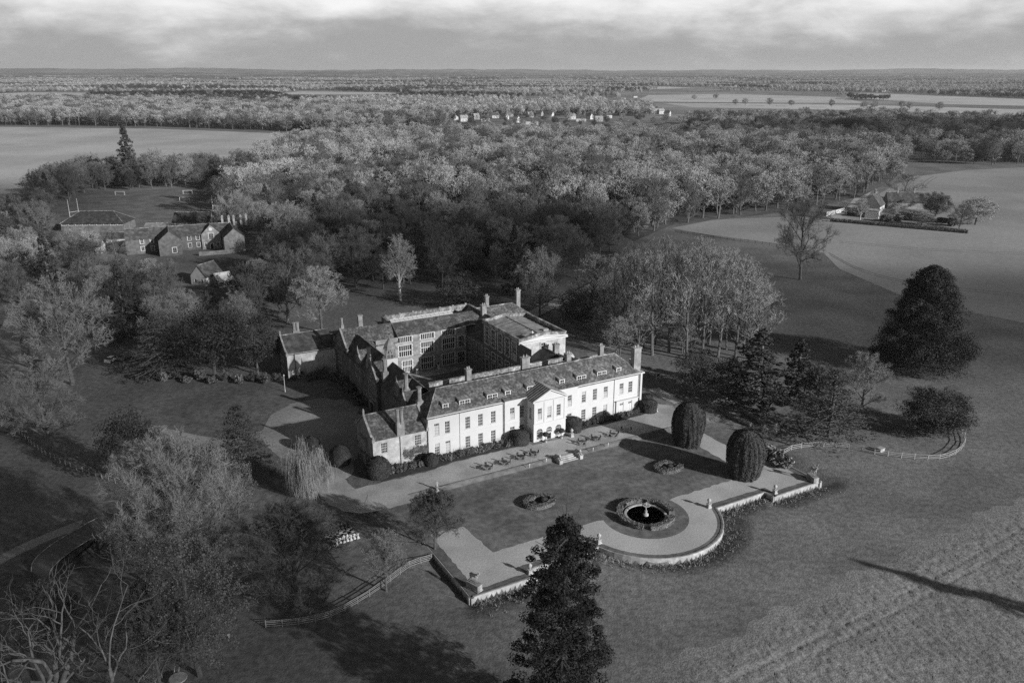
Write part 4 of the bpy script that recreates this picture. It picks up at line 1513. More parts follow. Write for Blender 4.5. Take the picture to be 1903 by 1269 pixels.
def shell(seed, w, d, h, shape='dome', n=2600, size=.22, jit=.45, flute=0.0):
    """clipped bush: a solid body with a skin of leaves"""
    q = np.random.RandomState(seed)
    body = MB()
    k, m = 20, 9
    def rad(z, a):
        if shape == 'dome':
            f = math.sqrt(max(0, 1 - max(0, (z - .45) / .55) ** 2)) * (.82 + .18 * min(z / .3, 1))
        elif shape == 'ball':
            f = math.sqrt(max(0.02, 1 - (2 * z - 1) ** 2))
        elif shape == 'drum':
            f = 1.0 if z < .82 else math.sqrt(max(0, 1 - ((z - .82) / .18) ** 2 * .85))
        else:                                     # column
            f = (.80 + .24 * math.sin(min(z / .75, 1) * math.pi * .62)) * (1 if z < .6 else math.sqrt(max(0, 1 - ((z - .6) / .405) ** 2)))
        f *= 1 + .05 * math.sin(3 * a + seed) * math.cos(5 * z + seed)
        if flute:
            f *= 1 + flute * .55 * (math.sin(a * 5 + 2.1 * seed + .8 * math.sin(z * 2.3)) * .5 + math.sin(a * 11 + seed + 1.1 * math.sin(z * 3.1 + a)) * .55 + math.sin(a * 19 + .5 * seed + 1.5 * math.sin(z * 4 + 2 * a)) * .5 + .35 * math.sin(z * 9 + a * 4 + seed))
        return f
    kk = 56 if flute else k
    mm = 14 if flute else m
    n0 = 0
    for i in range(mm + 1):
        z = i / mm
        for j in range(kk):
            a = 2 * math.pi * j / kk
            f = rad(z, a) * .95
            body.v.append((w / 2 * f * math.cos(a), d / 2 * f * math.sin(a), z * h * .98))
    for i in range(mm):
        for j in range(kk):
            a, b = i * kk + j, i * kk + (j + 1) % kk
            body.f.append((a, b, b + kk, a + kk))
    body.f.append(tuple(range(mm * kk, mm * kk + kk)))
    g = Geo()
    zz = q.uniform(0, 1, n) ** .8
    aa = q.uniform(0, 2 * math.pi, n)
    ff = np.array([rad(z, a) for z, a in zip(zz, aa)])
    pos = np.stack([w / 2 * ff * np.cos(aa), d / 2 * ff * np.sin(aa), zz * h], 1)
    cap = zz > .93
    shrink = np.where(cap, np.sqrt(q.uniform(0, 1, n)), 1)
    pos[:, :2] *= shrink[:, None]
    ztop = np.array([h * .99] * n)
    pos[:, 2] = np.where(cap & (shrink < .95), pos[:, 2] * .5 + ztop * .5, pos[:, 2])
    nr = np.stack([np.cos(aa), np.sin(aa), np.where(cap, 1.2, .25)], 1)
    g.leaves(pos, nr + jit * q.normal(size=pos.shape), size * q.uniform(.6, 1.4, n), q)
    return body, g


def shrub_mesh(seed, n=30, per=40, size=.2, stalks=0):
    """loose garden shrub of 1 m unit size"""
    q = np.random.RandomState(seed)
    g = Geo()
    d = unit(q.normal(size=(n, 3)))
    d[:, 2] = np.abs(d[:, 2])
    C = d * q.uniform(.2, .8, (n, 1)) * np.array([.42, .42, .8]) + np.array([0, 0, .12])
    clump_leaves(g, q, C, np.full(n, .16), per, size, .9, .8, .3)
    if stalks:
        a = np.stack([q.normal(0, .12, stalks), q.normal(0, .12, stalks), np.zeros(stalks)], 1)
        b = a * 3.2 + np.stack([q.normal(0, .15, stalks), q.normal(0, .15, stalks), q.uniform(.7, 1.25, stalks)], 1)
        g.blades(a, b, np.full(stalks, .035), q)
    return g


PROTO = {}


def proto(key, pair, bark, leafm, h, w):
    tr, cr = pair[0], pair[1]
    PROTO[key] = (tr.mesh('trunk', bark), cr.mesh('crown', leafm), h, w)


for i in range(4):
    proto('oak%d' % i, bare_tree(100 + i, 20, 18, .12, 19, 10, 10, 12, twig=.05), M_BARK, M_TWIG, 20, 18)
for i in range(2):
    proto('big%d' % i, bare_tree(150 + i, 30, 28, .05, 28, 11, 11, 17, twig=.055), M_BARK, (M_TWIG, M_TWIGD)[i], 30, 28)
for i in range(2):
    proto('dense%d' % i, bare_tree(160 + i, 15, 15, .07, 26, 11, 10, 13, up=.2, twig=.06), M_BARK, M_TWIGD, 15, 15)
for i in range(4):
    proto('pop%d' % i, bare_tree(200 + i, 26, 16 if i % 2 else 12, .08, 24, 6, 6, 4, up=.7, upright=.9 if i % 2 else 1.15, twig=.05, leader=.84 + .03 * i, r=.3), M_BARKG, M_TWIGP, 26, 16 if i % 2 else 12)
for i in range(3):
    proto('ever%d' % i, leafy_tree(300 + i, 16, 13, .08, 120, 80, .36, .15, .4), M_BARK, M_EVER, 16, 13)
for i in range(2):
    proto('cedar%d' % i, cedar(320 + i), M_BARK, M_CEDAR, 15, 14)
for i in range(2):
    proto('con%d' % i, conifer(340 + i, 22, 9, nb=170, per=36, size=.45), M_BARK, M_CONIF, 22, 9)
proto('spruce', conifer(350, 14, 5.5, nb=150, per=30, size=.3, flat=.35), M_BARK, M_CEDAR, 14, 5.5)
proto('willow', willow(360), M_BARK, M_TWIG, 10, 9)
proto('birch', bare_tree(370, 18, 9, .2, 16, 8, 9, 12, up=-.15, upright=.8, twig=.045, droop=.08), M_BARKP, M_TWIG, 18, 9)
for i in range(3):
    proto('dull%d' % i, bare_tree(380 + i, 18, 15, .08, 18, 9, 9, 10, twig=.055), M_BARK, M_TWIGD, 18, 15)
for i in range(3):
    proto('ivy%d' % i, leafy_tree(390 + i, 14, 11, .1, 300 if i == 0 else 150, 60, .17 if i == 0 else .26, .07 if i == 0 else .11, .9), M_BARK, M_IVY, 14, 11)
proto('dome', leafy_tree(396, 16, 16, .02, 520, 60, .32, .09, .4), M_BARK, M_YEW, 16, 16)
# woodland kinds, coarser
for i in range(5):
    proto('wb%d' % i, bare_tree(400 + i, 17, 12.5, .16, 13, 7, 6, 8, up=.5, upright=.45, twig=.085), M_BARK, M_WOODT, 17, 12.5)
for i in range(4):
    proto('wl%d' % i, leafy_tree(420 + i, 16, 13, .12, 85, 100, .38, .14, .28), M_BARK, M_RUSSET, 16, 13)


def tree(key, x, y, h, w, label, cat='tree', name='tree', group=None, rz=None, z=None, parts=True):
    tr, cr, ph, pw = PROTO[key]
    rz = rnd.uniform(0, 6.28) if rz is None else rz
    o = thing(name, label, cat, (x, y, zg(x, y) - .05 if z is None else z), rz, group)
    o.scale = (w / pw, w / pw, h / ph)
    link('trunk', tr, o)
    link('crown', cr, o)
    return o


def ptree(key, px, py, ptop, pw, label, name='bare_tree', z=0.0, **kw):
    """a tree by its foot, top and crown width in the photograph"""
    x, y = P(px, py, z)
    return tree(key, x, y, HG(px, py, ptop, z), pw * MPP(px, py), label, name=name, **kw)


# named trees around the house and park
ptree('big0', 345, 1125, 798, 268, 'very large bare spreading tree left of the forecourt, widest crown in the left foreground')
ptree('ivy0', 372, 1255, 975, 215, 'big half-leafy tree at the bottom left, in front of the huge bare one', name='leafy_tree')
ptree('dense1', 300, 1300, 1080, 190, 'dark twiggy tree at the lower left edge above the wooden frame')
ptree('big1', 552, 1132, 940, 250, 'wide bare tree behind the left end of the pale rail fence')
ptree('oak3', 718, 1098, 985, 105, 'small bare tree growing through the pale rail fence')
ptree('dense0', 808, 1020, 912, 118, 'dense dark twiggy tree at the top end of the pale rail fence')
ptree('willow', 573, 928, 826, 95, 'small weeping tree with hanging twigs beside the drive', name='weeping_tree')
ptree('cedar0', 452, 890, 762, 125, 'layered conifer with flat branch tiers left of the forecourt', name='cedar_tree')
ptree('ivy1', 445, 968, 850, 72, 'upright ivy-leaved tree standing against the huge bare crown', name='leafy_tree')
ptree('ever0', 250, 905, 752, 110, 'dark broad evergreen behind the huge bare tree, left of the cedar', name='evergreen_tree')
ptree('oak1', 98, 835, 672, 170, 'bare tree fanning out beside the row of pale stakes')
ptree('oak2', 135, 715, 505, 190, 'tall pale-twigged bare tree above the left lawn, near the two parked cars')
ptree('dense1', 95, 1215, 1085, 140, 'low rounded bare tree behind the dead branching tree')
ptree('oak3', 598, 618, 495, 115, 'bare rounded tree just behind the north-west brick wing')
ptree('dull0', 535, 600, 452, 120, 'taller dull bare tree left of the spruce')
ptree('birch', 745, 560, 432, 72, 'white-stemmed birch with drooping twigs behind the house', name='birch_tree')
ptree('spruce', 600, 520, 455, 26, 'small pointed pale spruce among dark garden trees', name='spruce_tree')
ptree('oak1', 1487, 520, 362, 125, 'lone bare tree in the middle of the right-hand park')
ptree('oak3', 1600, 768, 652, 105, 'slender bare tree right of the dark conifer clump')
ptree('dome', 1735, 806, 722, 136, 'dark rounded evergreen at the right end of the curved fence', name='evergreen_tree')
ptree('ever2', 1290, 738, 645, 95, 'low dark evergreen nearest the right end of the house', name='evergreen_tree')
ptree('con0', 1405, 752, 612, 135, 'broad dark conifer in the clump right of the house', name='conifer_tree')
ptree('con1', 1478, 745, 630, 85, 'narrower dark conifer, second in the clump right of the house', name='conifer_tree')
ptree('cedar1', 1540, 812, 690, 150, 'spreading dark cedar at the right end of the conifer clump', name='cedar_tree')
ptree('dull1', 1518, 745, 672, 95, 'dull twiggy tree behind the spreading dark cedar')
ptree('ever0', 1350, 742, 660, 95, 'dark evergreen filling the gap left of the broad conifer', name='evergreen_tree')
ptree('ever2', 1082, 612, 530, 110, 'dark evergreen at the left foot of the tall bare grove', name='evergreen_tree')
ptree('dull2', 1135, 640, 560, 95, 'low dark rounded tree at the foot of the tall bare grove')
ptree('con0', 243, 348, 228, 46, 'very tall dark conifer rising above the sports field trees', name='conifer_tree')
ptree('con1', 985, 512, 420, 62, 'dark pointed tree at the edge of the shaded glade behind the house', name='conifer_tree')
ptree('ever1', 860, 575, 505, 105, 'low dark spreading evergreen directly behind the courtyard', name='evergreen_tree')
ptree('oak2', 1003, 590, 455, 95, 'dark bare tree just behind the tall rear chimney')
ptree('ever0', 400, 705, 560, 130, 'large dark evergreen behind the left lawn shrubs', name='evergreen_tree')
ptree('cedar0', 300, 700, 590, 120, 'layered dark conifer above the left lawn shrubs', name='cedar_tree')
ptree('ever2', 480, 700, 575, 90, 'dark evergreen left of the north-west brick wing', name='evergreen_tree')

# grove of tall bare poplars
gx = [(1098, 605, 475), (1120, 598, 462), (1142, 612, 468), (1160, 600, 452), (1178, 640, 470), (1196, 610, 446), (1212, 660, 462), (1226, 622, 440), (1243, 655, 448),
      (1258, 630, 438), (1276, 668, 450), (1290, 640, 440), (1305, 668, 446), (1318, 640, 446), (1334, 664, 452), (1350, 650, 460), (1366, 668, 476), (1382, 655, 486), (1398, 668, 512), (1152, 632, 478), (1238, 600, 442), (1206, 588, 450), (1172, 580, 455), (1300, 612, 442)]
ORD = ['leftmost trunk'] + ['%s trunk from the left' % w for w in ('second', 'third', 'fourth', 'fifth', 'sixth', 'seventh', 'eighth', 'ninth', 'tenth', 'eleventh', 'twelfth')] + ['%s trunk from the right' % w for w in ('twelfth', 'eleventh', 'tenth', 'ninth', 'eighth', 'seventh', 'sixth', 'fifth', 'fourth', 'third', 'second')] + ['rightmost trunk']
for i, (a, b, c) in enumerate(gx):
    rank = sorted(g_[0] for g_ in gx).index(a)
    ptree('pop%d' % (i % 4), a, b, c + rnd.randint(-10, 14), rnd.randint(90, 125), 'tall slender bare tree in the grove right of the house, ' + ORD[rank], name='grove_tree', group='tall bare trees in the grove')
for i in range(16):
    a, b = rnd.uniform(1110, 1390), rnd.uniform(600, 668)
    ptree('pop%d' % (i % 4), a, b, b - rnd.uniform(50, 95), rnd.uniform(50, 80), 'low twiggy undergrowth tree among the trunks of the tall bare grove', name='undergrowth_tree', group='undergrowth in the grove')
ptree('oak0', 1398, 640, 500, 110, 'broad pale bare tree at the right edge of the grove')


def custom(name, label, pair, bark, leafm, px, py, z=0.0, rz=0.0):
    x, y = P(px, py, z)
    o = thing(name, label, 'tree', (x, y, zg(x, y) - .05), rz)
    pair[0].mesh('trunk', bark).name = 'trunk'
    link('trunk', pair[0].mesh('trunk', bark), o)
    link('crown', pair[1].mesh('crown', leafm), o)
    return o


def big_profile(z):
    return np.interp(z, [0, .06, .2, .35, .5, .65, .8, .92, 1.0], [.75, 1.0, 1.02, .90, .72, .62, .50, .33, .08])


def fore_profile(z):
    return np.interp(z, [0, .1, .25, .4, .5, .6, .75, .88, .95, 1.0], [.9, 1.0, .98, .86, .80, .68, .60, .44, .28, .06])


hb = HG(1708, 684, 497)
custom('giant_sequoia', 'huge dark conifer standing alone in the right-hand park', conifer(501, hb, 158 * MPP(1708, 684), big_profile, 560, 170, .34, .07, .09, .7, rough=.45), M_BARK, M_CONIF, 1708, 684)
hf = HG(1042, 1385, 962)
custom('giant_sequoia', 'tall dark conifer in the centre foreground, overlapping the garden wall', conifer(502, hf, 172 * MPP(1042, 1300), fore_profile, 350, 150, .26, .02, .085, .6), M_BARK, M_CONIF, 1042, 1385)
_tx, _ty = P(1042, 1385)
dl = Geo()
_q = np.random.RandomState(9)
_a = np.array([[0, 0, hf * .86], [.3, 0, hf * .93], [-.3, .1, hf * .95], [0, .1, hf * .98], [-.5, 0, hf * .84]])
_b = np.array([[.15, .1, hf * 1.14], [1.6, .3, hf * 1.05], [-1.2, .2, hf * 1.07], [-.7, -.4, hf * 1.1], [-3.2, .4, hf * .90]])
dl.tubes((_a, (_a + _b) / 2 + _q.normal(size=_a.shape) * .12, _b), np.array([.16, .06, .06, .05, .07]), np.full(5, .02), 4, 4)
link('dead_leader', dl.mesh('dead_leader', M_BARK), [o for o in COL.objects if o.name == 'giant_sequoia.001'][0])

# the tall tree right of the frame whose shadow lies across the pasture
_sx, _sy = P(1592, 1042)
_ht = 30.0
_d = _ht / math.tan(SUN_EL)
tree('con0', _sx + _d * math.cos(SUN_AZ), _sy + _d * math.sin(SUN_AZ), _ht, 10, 'tall conifer standing beyond the right edge, casting the long shadow on the pasture', name='conifer_tree')

# dead tree in the lower left corner
def dead_tree():
    x, y = P(110, 1385)
    h = HG(110, 1385, 1150)
    o = thing('dead_tree', 'pale dead tree with thick crooked branches in the lower left corner', 'tree', (x, y, -.05))
    q = np.random.RandomState(23)
    trunk, crown = MB(), MB()

    def grow(b, p, d, ln, r, depth):
        pts, rr = [p], [r]
        n = 6
        for i in range(n):
            d = d + q.normal(size=3) * .24 + np.array([0, 0, .06])
            d = d / np.linalg.norm(d)
            p = p + d * ln / n
            pts.append(p)
            rr.append(r * (1 - .6 * (i + 1) / n))
            if depth < 4 and i >= 1 and q.rand() < (.85 if depth < 3 else .6):
                side = unit(np.cross(d, q.normal(size=3)))
                grow(crown, p, unit(d * .7 + side * .8 + np.array([0, 0, .15])), ln * q.uniform(.45, .75), rr[-1] * .7, depth + 1)
        b.tube(pts, rr, 6 if depth < 2 else 4)
    grow(trunk, np.zeros(3), np.array([0, 0, 1.]), h * .4, h * .045, 5)
    for k in range(7):
        az = k * .9 + q.rand()
        el = q.uniform(.35, 1.2)
        grow(crown, np.array([0, 0, h * (.14 + .035 * k)]), np.array([math.cos(az) * math.cos(el), math.sin(az) * math.cos(el), math.sin(el)]), h * q.uniform(.5, .75), h * .026, 1)
    trunk.build('trunk', M_DEAD, o, True)
    crown.build('crown', M_DEAD, o, True)


dead_tree()

# ------------------------------------------------------------------ woods
def scatter(poly, spacing, seed, px=True, keep=None):
    q = np.random.RandomState(seed)
    pts = PXP(poly) if px else poly
    A = np.array(pts)
    lo, hi = A.min(0), A.max(0)
    nx, ny = int((hi[0] - lo[0]) / spacing) + 1, int((hi[1] - lo[1]) / spacing) + 1
    gx_, gy_ = np.meshgrid(np.arange(nx), np.arange(ny))
    X = lo[0] + (gx_ + (gy_ % 2) * .5 + q.uniform(-.42, .42, gx_.shape)) * spacing
    Y = lo[1] + (gy_ + q.uniform(-.42, .42, gx_.shape)) * spacing
    X, Y = X.ravel(), Y.ravel()
    m = inside(X, Y, pts)
    return np.stack([X[m], Y[m]], 1)


def tojpx(x, y, z=0.0):
    f = y * _c - (z - CAM_H) * _s
    u = y * _s + (z - CAM_H) * _c
    return PX_CX + PX_F * x / f, PX_CY - PX_F * u / f


def vnoise(x, y, s, seed):
    q = np.random.RandomState(seed)
    T = q.rand(64, 64)
    a, b = np.asarray(x) / s, np.asarray(y) / s
    i, j = np.floor(a).astype(int), np.floor(b).astype(int)
    fx, fy = a - i, b - j
    fx, fy = fx * fx * (3 - 2 * fx), fy * fy * (3 - 2 * fy)
    g = lambda m, n: T[m % 64, n % 64]
    return g(i, j) * (1 - fx) * (1 - fy) + g(i + 1, j) * fx * (1 - fy) + g(i, j + 1) * (1 - fx) * fy + g(i + 1, j + 1) * fx * fy


def joined(name, key):
    tr, cr, h, w = PROTO[key]
    vs, ts, mi = [], [], []
    n = 0
    for k, me in enumerate((tr, cr)):
        v = np.empty(len(me.vertices) * 3, np.float32)
        me.vertices.foreach_get('co', v)
        t = np.empty(len(me.loops), np.int32)
        me.loops.foreach_get('vertex_index', t)
        vs.append(v.reshape(-1, 3))
        ts.append(t.reshape(-1, 3) + n)
        mi.append(np.full(len(t) // 3, k, np.int32))
        n += len(v) // 3
    me = np_mesh(name, np.concatenate(vs), np.concatenate(ts), tr.materials[0])
    me.materials.append(cr.materials[0])
    me.polygons.foreach_set('material_index', np.concatenate(mi))
    return me


SRC = {}


def source_collection(keys):
    k = tuple(keys)
    if k not in SRC:
        c = bpy.data.collections.new('tree_source')
        for i, kk in enumerate(keys):
            o = bpy.data.objects.new('source_%02d' % i, joined('source_%02d' % i, kk))
            c.objects.link(o)
        SRC[k] = c
    return SRC[k]


def stuff_trees(name, label, pts, idx, hs, ws, keys):
    """one mass of trees nobody could count, instanced on points"""
    pts = np.asarray(pts)
    n = len(pts)
    me = bpy.data.meshes.new(name)
    me.vertices.add(n)
    co = np.concatenate([pts, np.zeros((n, 1))], 1).astype(np.float32)
    me.vertices.foreach_set('co', co.ravel())
    q = np.random.RandomState(n)
    for nm, ty, dat in (('tree_kind', 'INT', np.asarray(idx, np.int32)), ('tree_turn', 'FLOAT', q.uniform(0, 6.28, n).astype(np.float32))):
        a = me.attributes.new(nm, ty, 'POINT')
        a.data.foreach_set('value', dat)
    a = me.attributes.new('tree_size', 'FLOAT_VECTOR', 'POINT')
    a.data.foreach_set('vector', np.stack([ws, ws, hs], 1).astype(np.float32).ravel())
    o = link(name, me)
    ng = bpy.data.node_groups.new(name, 'GeometryNodeTree')
    ng.interface.new_socket('Geometry', in_out='INPUT', socket_type='NodeSocketGeometry')
    ng.interface.new_socket('Geometry', in_out='OUTPUT', socket_type='NodeSocketGeometry')
    gi, go = ng.nodes.new('NodeGroupInput'), ng.nodes.new('NodeGroupOutput')
    ip = ng.nodes.new('GeometryNodeInstanceOnPoints')
    ci = ng.nodes.new('GeometryNodeCollectionInfo')
    ci.inputs['Collection'].default_value = source_collection(keys)
    ci.inputs['Separate Children'].default_value = True
    ci.inputs['Reset Children'].default_value = True

    def attr(nm, ty):
        x = ng.nodes.new('GeometryNodeInputNamedAttribute')
        x.data_type = ty
        x.inputs['Name'].default_value = nm
        return x.outputs['Attribute']
    L = ng.links.new
    L(gi.outputs[0], ip.inputs['Points'])
    L(ci.outputs[0], ip.inputs['Instance'])
    ip.inputs['Pick Instance'].default_value = True
    L(attr('tree_kind', 'INT'), ip.inputs['Instance Index'])
    cx = ng.nodes.new('ShaderNodeCombineXYZ')
    L(attr('tree_turn', 'FLOAT'), cx.inputs[2])
    er = ng.nodes.new('FunctionNodeEulerToRotation')
    L(cx.outputs[0], er.inputs[0])
    L(er.outputs[0], ip.inputs['Rotation'])
    L(attr('tree_size', 'FLOAT_VECTOR'), ip.inputs['Scale'])
    L(ip.outputs[0], go.inputs[0])
    md = o.modifiers.new('trees', 'NODES')
    md.node_group = ng
    return struct(o, 'stuff', label)


# main wood behind the house
W1 = [(440, 345), (480, 312), (560, 268), (640, 256), (800, 256), (1130, 258), (1240, 250), (1420, 246), (1590, 258), (1690, 300), (1660, 335), (1600, 366), (1500, 388), (1400, 402), (1320, 410), (1250, 418),
      (1180, 448), (1130, 428), (1000, 418), (850, 398), (700, 383), (560, 378), (470, 398), (420, 400)]
struct(tri_sheet('wood_floor', PXP(W1), 0.07, M_FLOOR))
KW = ['wb0', 'wb1', 'wb2', 'wb3', 'wb4', 'wl0', 'wl1', 'wl2', 'wl3', 'ever0', 'ever1', 'dull0', 'dull1']


def kinds(pts, seed, leaf=.42, dark=.04):
    q = np.random.RandomState(seed)
    z = vnoise(pts[:, 0], pts[:, 1], 60, seed) * .7 + q.rand(len(pts)) * .3
    k = np.where(z < leaf, 5 + q.randint(0, 4, len(pts)), q.randint(0, 5, len(pts)))
    k = np.where(q.rand(len(pts)) < .16, 11 + q.randint(0, 2, len(pts)), k)
    return np.where(q.rand(len(pts)) < dark, 9 + q.randint(0, 2, len(pts)), k)


def wood(poly, spacing, seed, nfront, label1, group1, label2, leaf=.42, dark=.04, size=(.8, 1.2), name='woodland_tree', cat='tree', stuffname='woodland', front=None):
    pts = scatter(poly, spacing, seed)
    q = np.random.RandomState(seed + 1)
    k = kinds(pts, seed, leaf, dark)
    hs = q.uniform(*size, len(pts)) * (0.9 + .3 * vnoise(pts[:, 0], pts[:, 1], 45, seed + 3))
    hs = hs * np.interp(np.hypot(pts[:, 0], pts[:, 1]), [650, 950], [1.0, .74]) if nfront == 105 else hs
    ws = hs * q.uniform(.95, 1.3, len(pts))
    order = np.argsort(pts[:, 1] if front is None else front(pts))
    for i in order[:nfront]:
        key = KW[k[i]]
        tr, cr, ph, pw = PROTO[key]
        qx, qy = tojpx(pts[i, 0], pts[i, 1])
        lab = label1[0 if k[i] < 5 or k[i] > 10 else 1 if k[i] < 9 else 2]
        if nfront == 105:
            lab = lab.replace(' along the front edge of', ' at the edge of') + ', ' + ('behind the gabled school' if qx < 560 else 'above the small spruce' if qx < 700 else 'above the courtyard' if qx < 950 else 'above the bare grove' if qx < 1260 else 'at the crop field corner' if qx < 1330 else 'left of the lone park tree' if qx < 1420 else 'behind the lone park tree' if qx < 1520 else 'by the lane')
        tree(key, pts[i, 0], pts[i, 1], ph * hs[i], pw * ws[i], lab, group=group1, name=name)
    r_ = order[nfront:]
    if len(r_):
        stuff_trees(stuffname, label2, pts[r_], k[r_], hs[r_], ws[r_], KW)
    return len(pts)


LAB = ('bare twiggy tree along the front edge of the sunlit wood', 'russet-leaved tree along the front edge of the sunlit wood', 'dark evergreen along the front edge of the sunlit wood')


def edge_rank(p):
    # trees that stand at the wood's open edge on the right come first
    x, y = tojpx(p[:, 0], p[:, 1])
    return -(y + np.where(x > 1150, 40, 0))


VILP = [(838, 213), (1140, 210), (1250, 222), (1235, 240), (1130, 246), (838, 244)]
print('W1', wood(W1, 10.2, 21, 105, LAB, 'trees along the front edge of the sunlit wood', 'sunlit winter wood behind the house', .32, .06, (.78, 1.45), front=edge_rank))

# shaded garden wood behind the house and left of it
B1 = [(430, 440), (470, 400), (560, 380), (700, 385), (850, 400), (1000, 420), (1130, 430), (1180, 450), (1120, 480), (1075, 528), (1010, 545), (960, 553), (870, 550), (850, 535), (770, 538), (690, 545), (640, 548), (600, 565), (560, 580), (520, 605), (470, 590), (455, 560), (500, 500), (480, 470)]
B2 = [(0, 470), (60, 462), (120, 478), (200, 484), (330, 492), (345, 520), (340, 545), (430, 548), (470, 560), (500, 600), (475, 665), (420, 685), (300, 678), (240, 668), (225, 630), (190, 640), (150, 655), (80, 665), (70, 620), (95, 560), (0, 580)]
B3 = [(95, 348), (150, 336), (260, 328), (430, 325), (470, 365), (450, 395), (432, 372), (420, 349), (300, 350), (200, 356), (140, 368), (95, 395), (90, 470), (10, 470), (-40, 440), (50, 410)]
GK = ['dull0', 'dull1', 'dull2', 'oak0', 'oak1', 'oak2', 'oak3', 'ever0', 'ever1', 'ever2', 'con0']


def garden_wood(poly, sp, seed, labs, group, ever=.3, hs=(.6, 1.0), xb=(), yb=()):
    pts = scatter(poly, sp, seed)
    q = np.random.RandomState(seed)
    for x, y in pts:
        r_ = q.rand()
        k = 7 + q.randint(0, 3) if r_ < ever else (10 if r_ < ever + .04 else q.randint(0, 3) if r_ < .8 else 3 + q.randint(0, 4))
        tr, cr, ph, pw = PROTO[GK[k]]
        f = q.uniform(*hs)
        qx, qy = tojpx(x, y)
        lim = 999
        if 225 < qx < 485 and qy > 455:         # low growth in front of the school and the cottage
            lim = (qy - 480) * MPP(qx, qy)
        if 345 < qx < 450 and qy > 500:
            lim = min(lim, (qy - 540) * MPP(qx, qy))
        if lim < 3.5:
            continue
        f = min(f, lim / ph * 1.05)
        lab = labs[1] if 7 <= k < 10 else labs[2] if k == 10 else labs[0]
        qx, qy = tojpx(x, y)
        lab += ', ' + next(t_ for lim, t_ in yb if qy >= lim) + ' ' + next(t_ for lim, t_ in xb if qx < lim)
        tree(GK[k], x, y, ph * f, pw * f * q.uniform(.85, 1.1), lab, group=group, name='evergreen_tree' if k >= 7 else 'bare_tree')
    return len(pts)


print('B1', garden_wood(B1, 12.0, 31, ('bare tree in the shaded garden wood', 'dark evergreen in the shaded garden wood', 'dark conifer in the shaded garden wood'), 'trees of the shaded garden wood', .38, (.75, 1.2), [(560, 'beside the gabled school'), (650, 'near the small spruce'), (720, 'left of the birch'), (790, 'behind the birch'), (880, 'behind the courtyard'), (980, 'behind the rear chimneys'), (1060, 'by the shaded glade'), (9999, 'towards the bare grove')], [(520, 'nearest row'), (480, 'near row'), (445, 'middle row'), (415, 'far row'), (-9, 'farthest row')]))
print('B2', garden_wood(B2, 12.5, 32, ('bare tree in the shaded left wood', 'dark evergreen in the shaded left wood', 'dark conifer in the shaded left wood'), 'trees of the shaded left wood', .35, (.65, 1.05), [(90, 'at the left edge'), (170, 'by the curving drive'), (240, 'above the parked cars'), (320, 'below the school'), (400, 'below the white cottage'), (9999, 'near the north-west wing')], [(640, 'nearest row'), (590, 'near row'), (530, 'middle row'), (-9, 'far row')]))
print('B3', garden_wood(B3, 10.5, 33, ('bare tree round the sports field', 'dark evergreen round the sports field', 'dark conifer round the sports field'), 'trees round the sports field', .25, (.75, 1.15), [(40, 'at the far left edge'), (90, 'left of the rugby posts'), (150, 'at its left corner'), (220, 'left of the tall conifer'), (280, 'beside the tall conifer'), (350, 'behind the middle goal'), (9999, 'at its right end')], [(420, 'nearest row'), (380, 'near row'), (350, 'middle row'), (338, 'far row'), (-9, 'farthest row')]))

W2 = [(-150, 234), (0, 233), (300, 236), (560, 246), (650, 246), (830, 240), (835, 222), (700, 212), (600, 206), (400, 200), (200, 196), (0, 192), (-150, 190)]
struct(tri_sheet('wood_floor', PXP(W2), 0.07, M_FLOOR))
L2 = ('bare tree at the front of the pale wood beyond the left field', 'russet tree at the front of the pale wood beyond the left field', 'dark evergreen at the front of the pale wood beyond the left field')
print('W2', wood(W2, 12.0, 41, 45, L2, 'front trees of the pale wood beyond the left field', 'pale wood beyond the left field', .3, .02, (.95, 1.35)))
wood(VILP, 34, 47, 0, LAB, '', 'garden trees between the village houses', .5, .3, (.4, .75), stuffname='village_trees')
W4 = [(1245, 240), (1300, 224), (1450, 222), (1600, 223), (1760, 228), (2000, 234), (2050, 300), (1903, 306), (1800, 308), (1720, 302), (1690, 285), (1600, 250), (1420, 238)]
L4 = ('bare tree at the front of the mixed wood beyond the lodge field', 'russet tree at the front of the mixed wood beyond the lodge field', 'dark evergreen at the front of the mixed wood beyond the lodge field')
print('W4', wood(W4, 13.5, 51, 40, L4, 'front trees of the mixed wood beyond the lodge field', 'mixed wood beyond the lodge field', .4, .25, (.75, 1.15)))

# farther country: woods and hedgerows thinning into fields
for i in range(3):
    q_ = np.random.RandomState(700 + i)
    g_ = Geo()
    d_ = unit(q_.normal(size=(60, 3)))
    C_ = d_ * q_.uniform(.3, .8, (60, 1)) * np.array([6.2, 6.2, 6.0]) + np.array([0, 0, 8.5])
    clump_leaves(g_, q_, C_, np.full(60, 2.0), 14, 1.05, 1, .3, .6)
    t_ = Geo()
    t_.tubes((np.zeros((1, 3)), np.array([[0, 0, 4.]]), np.array([[0, 0, 9.]])), np.array([.4]), np.array([.2]), 4, 2)
    proto('far%d' % i, (t_, g_), M_BARK, (M_WOODT, M_RUSSET, M_EVER)[i], 15, 13)


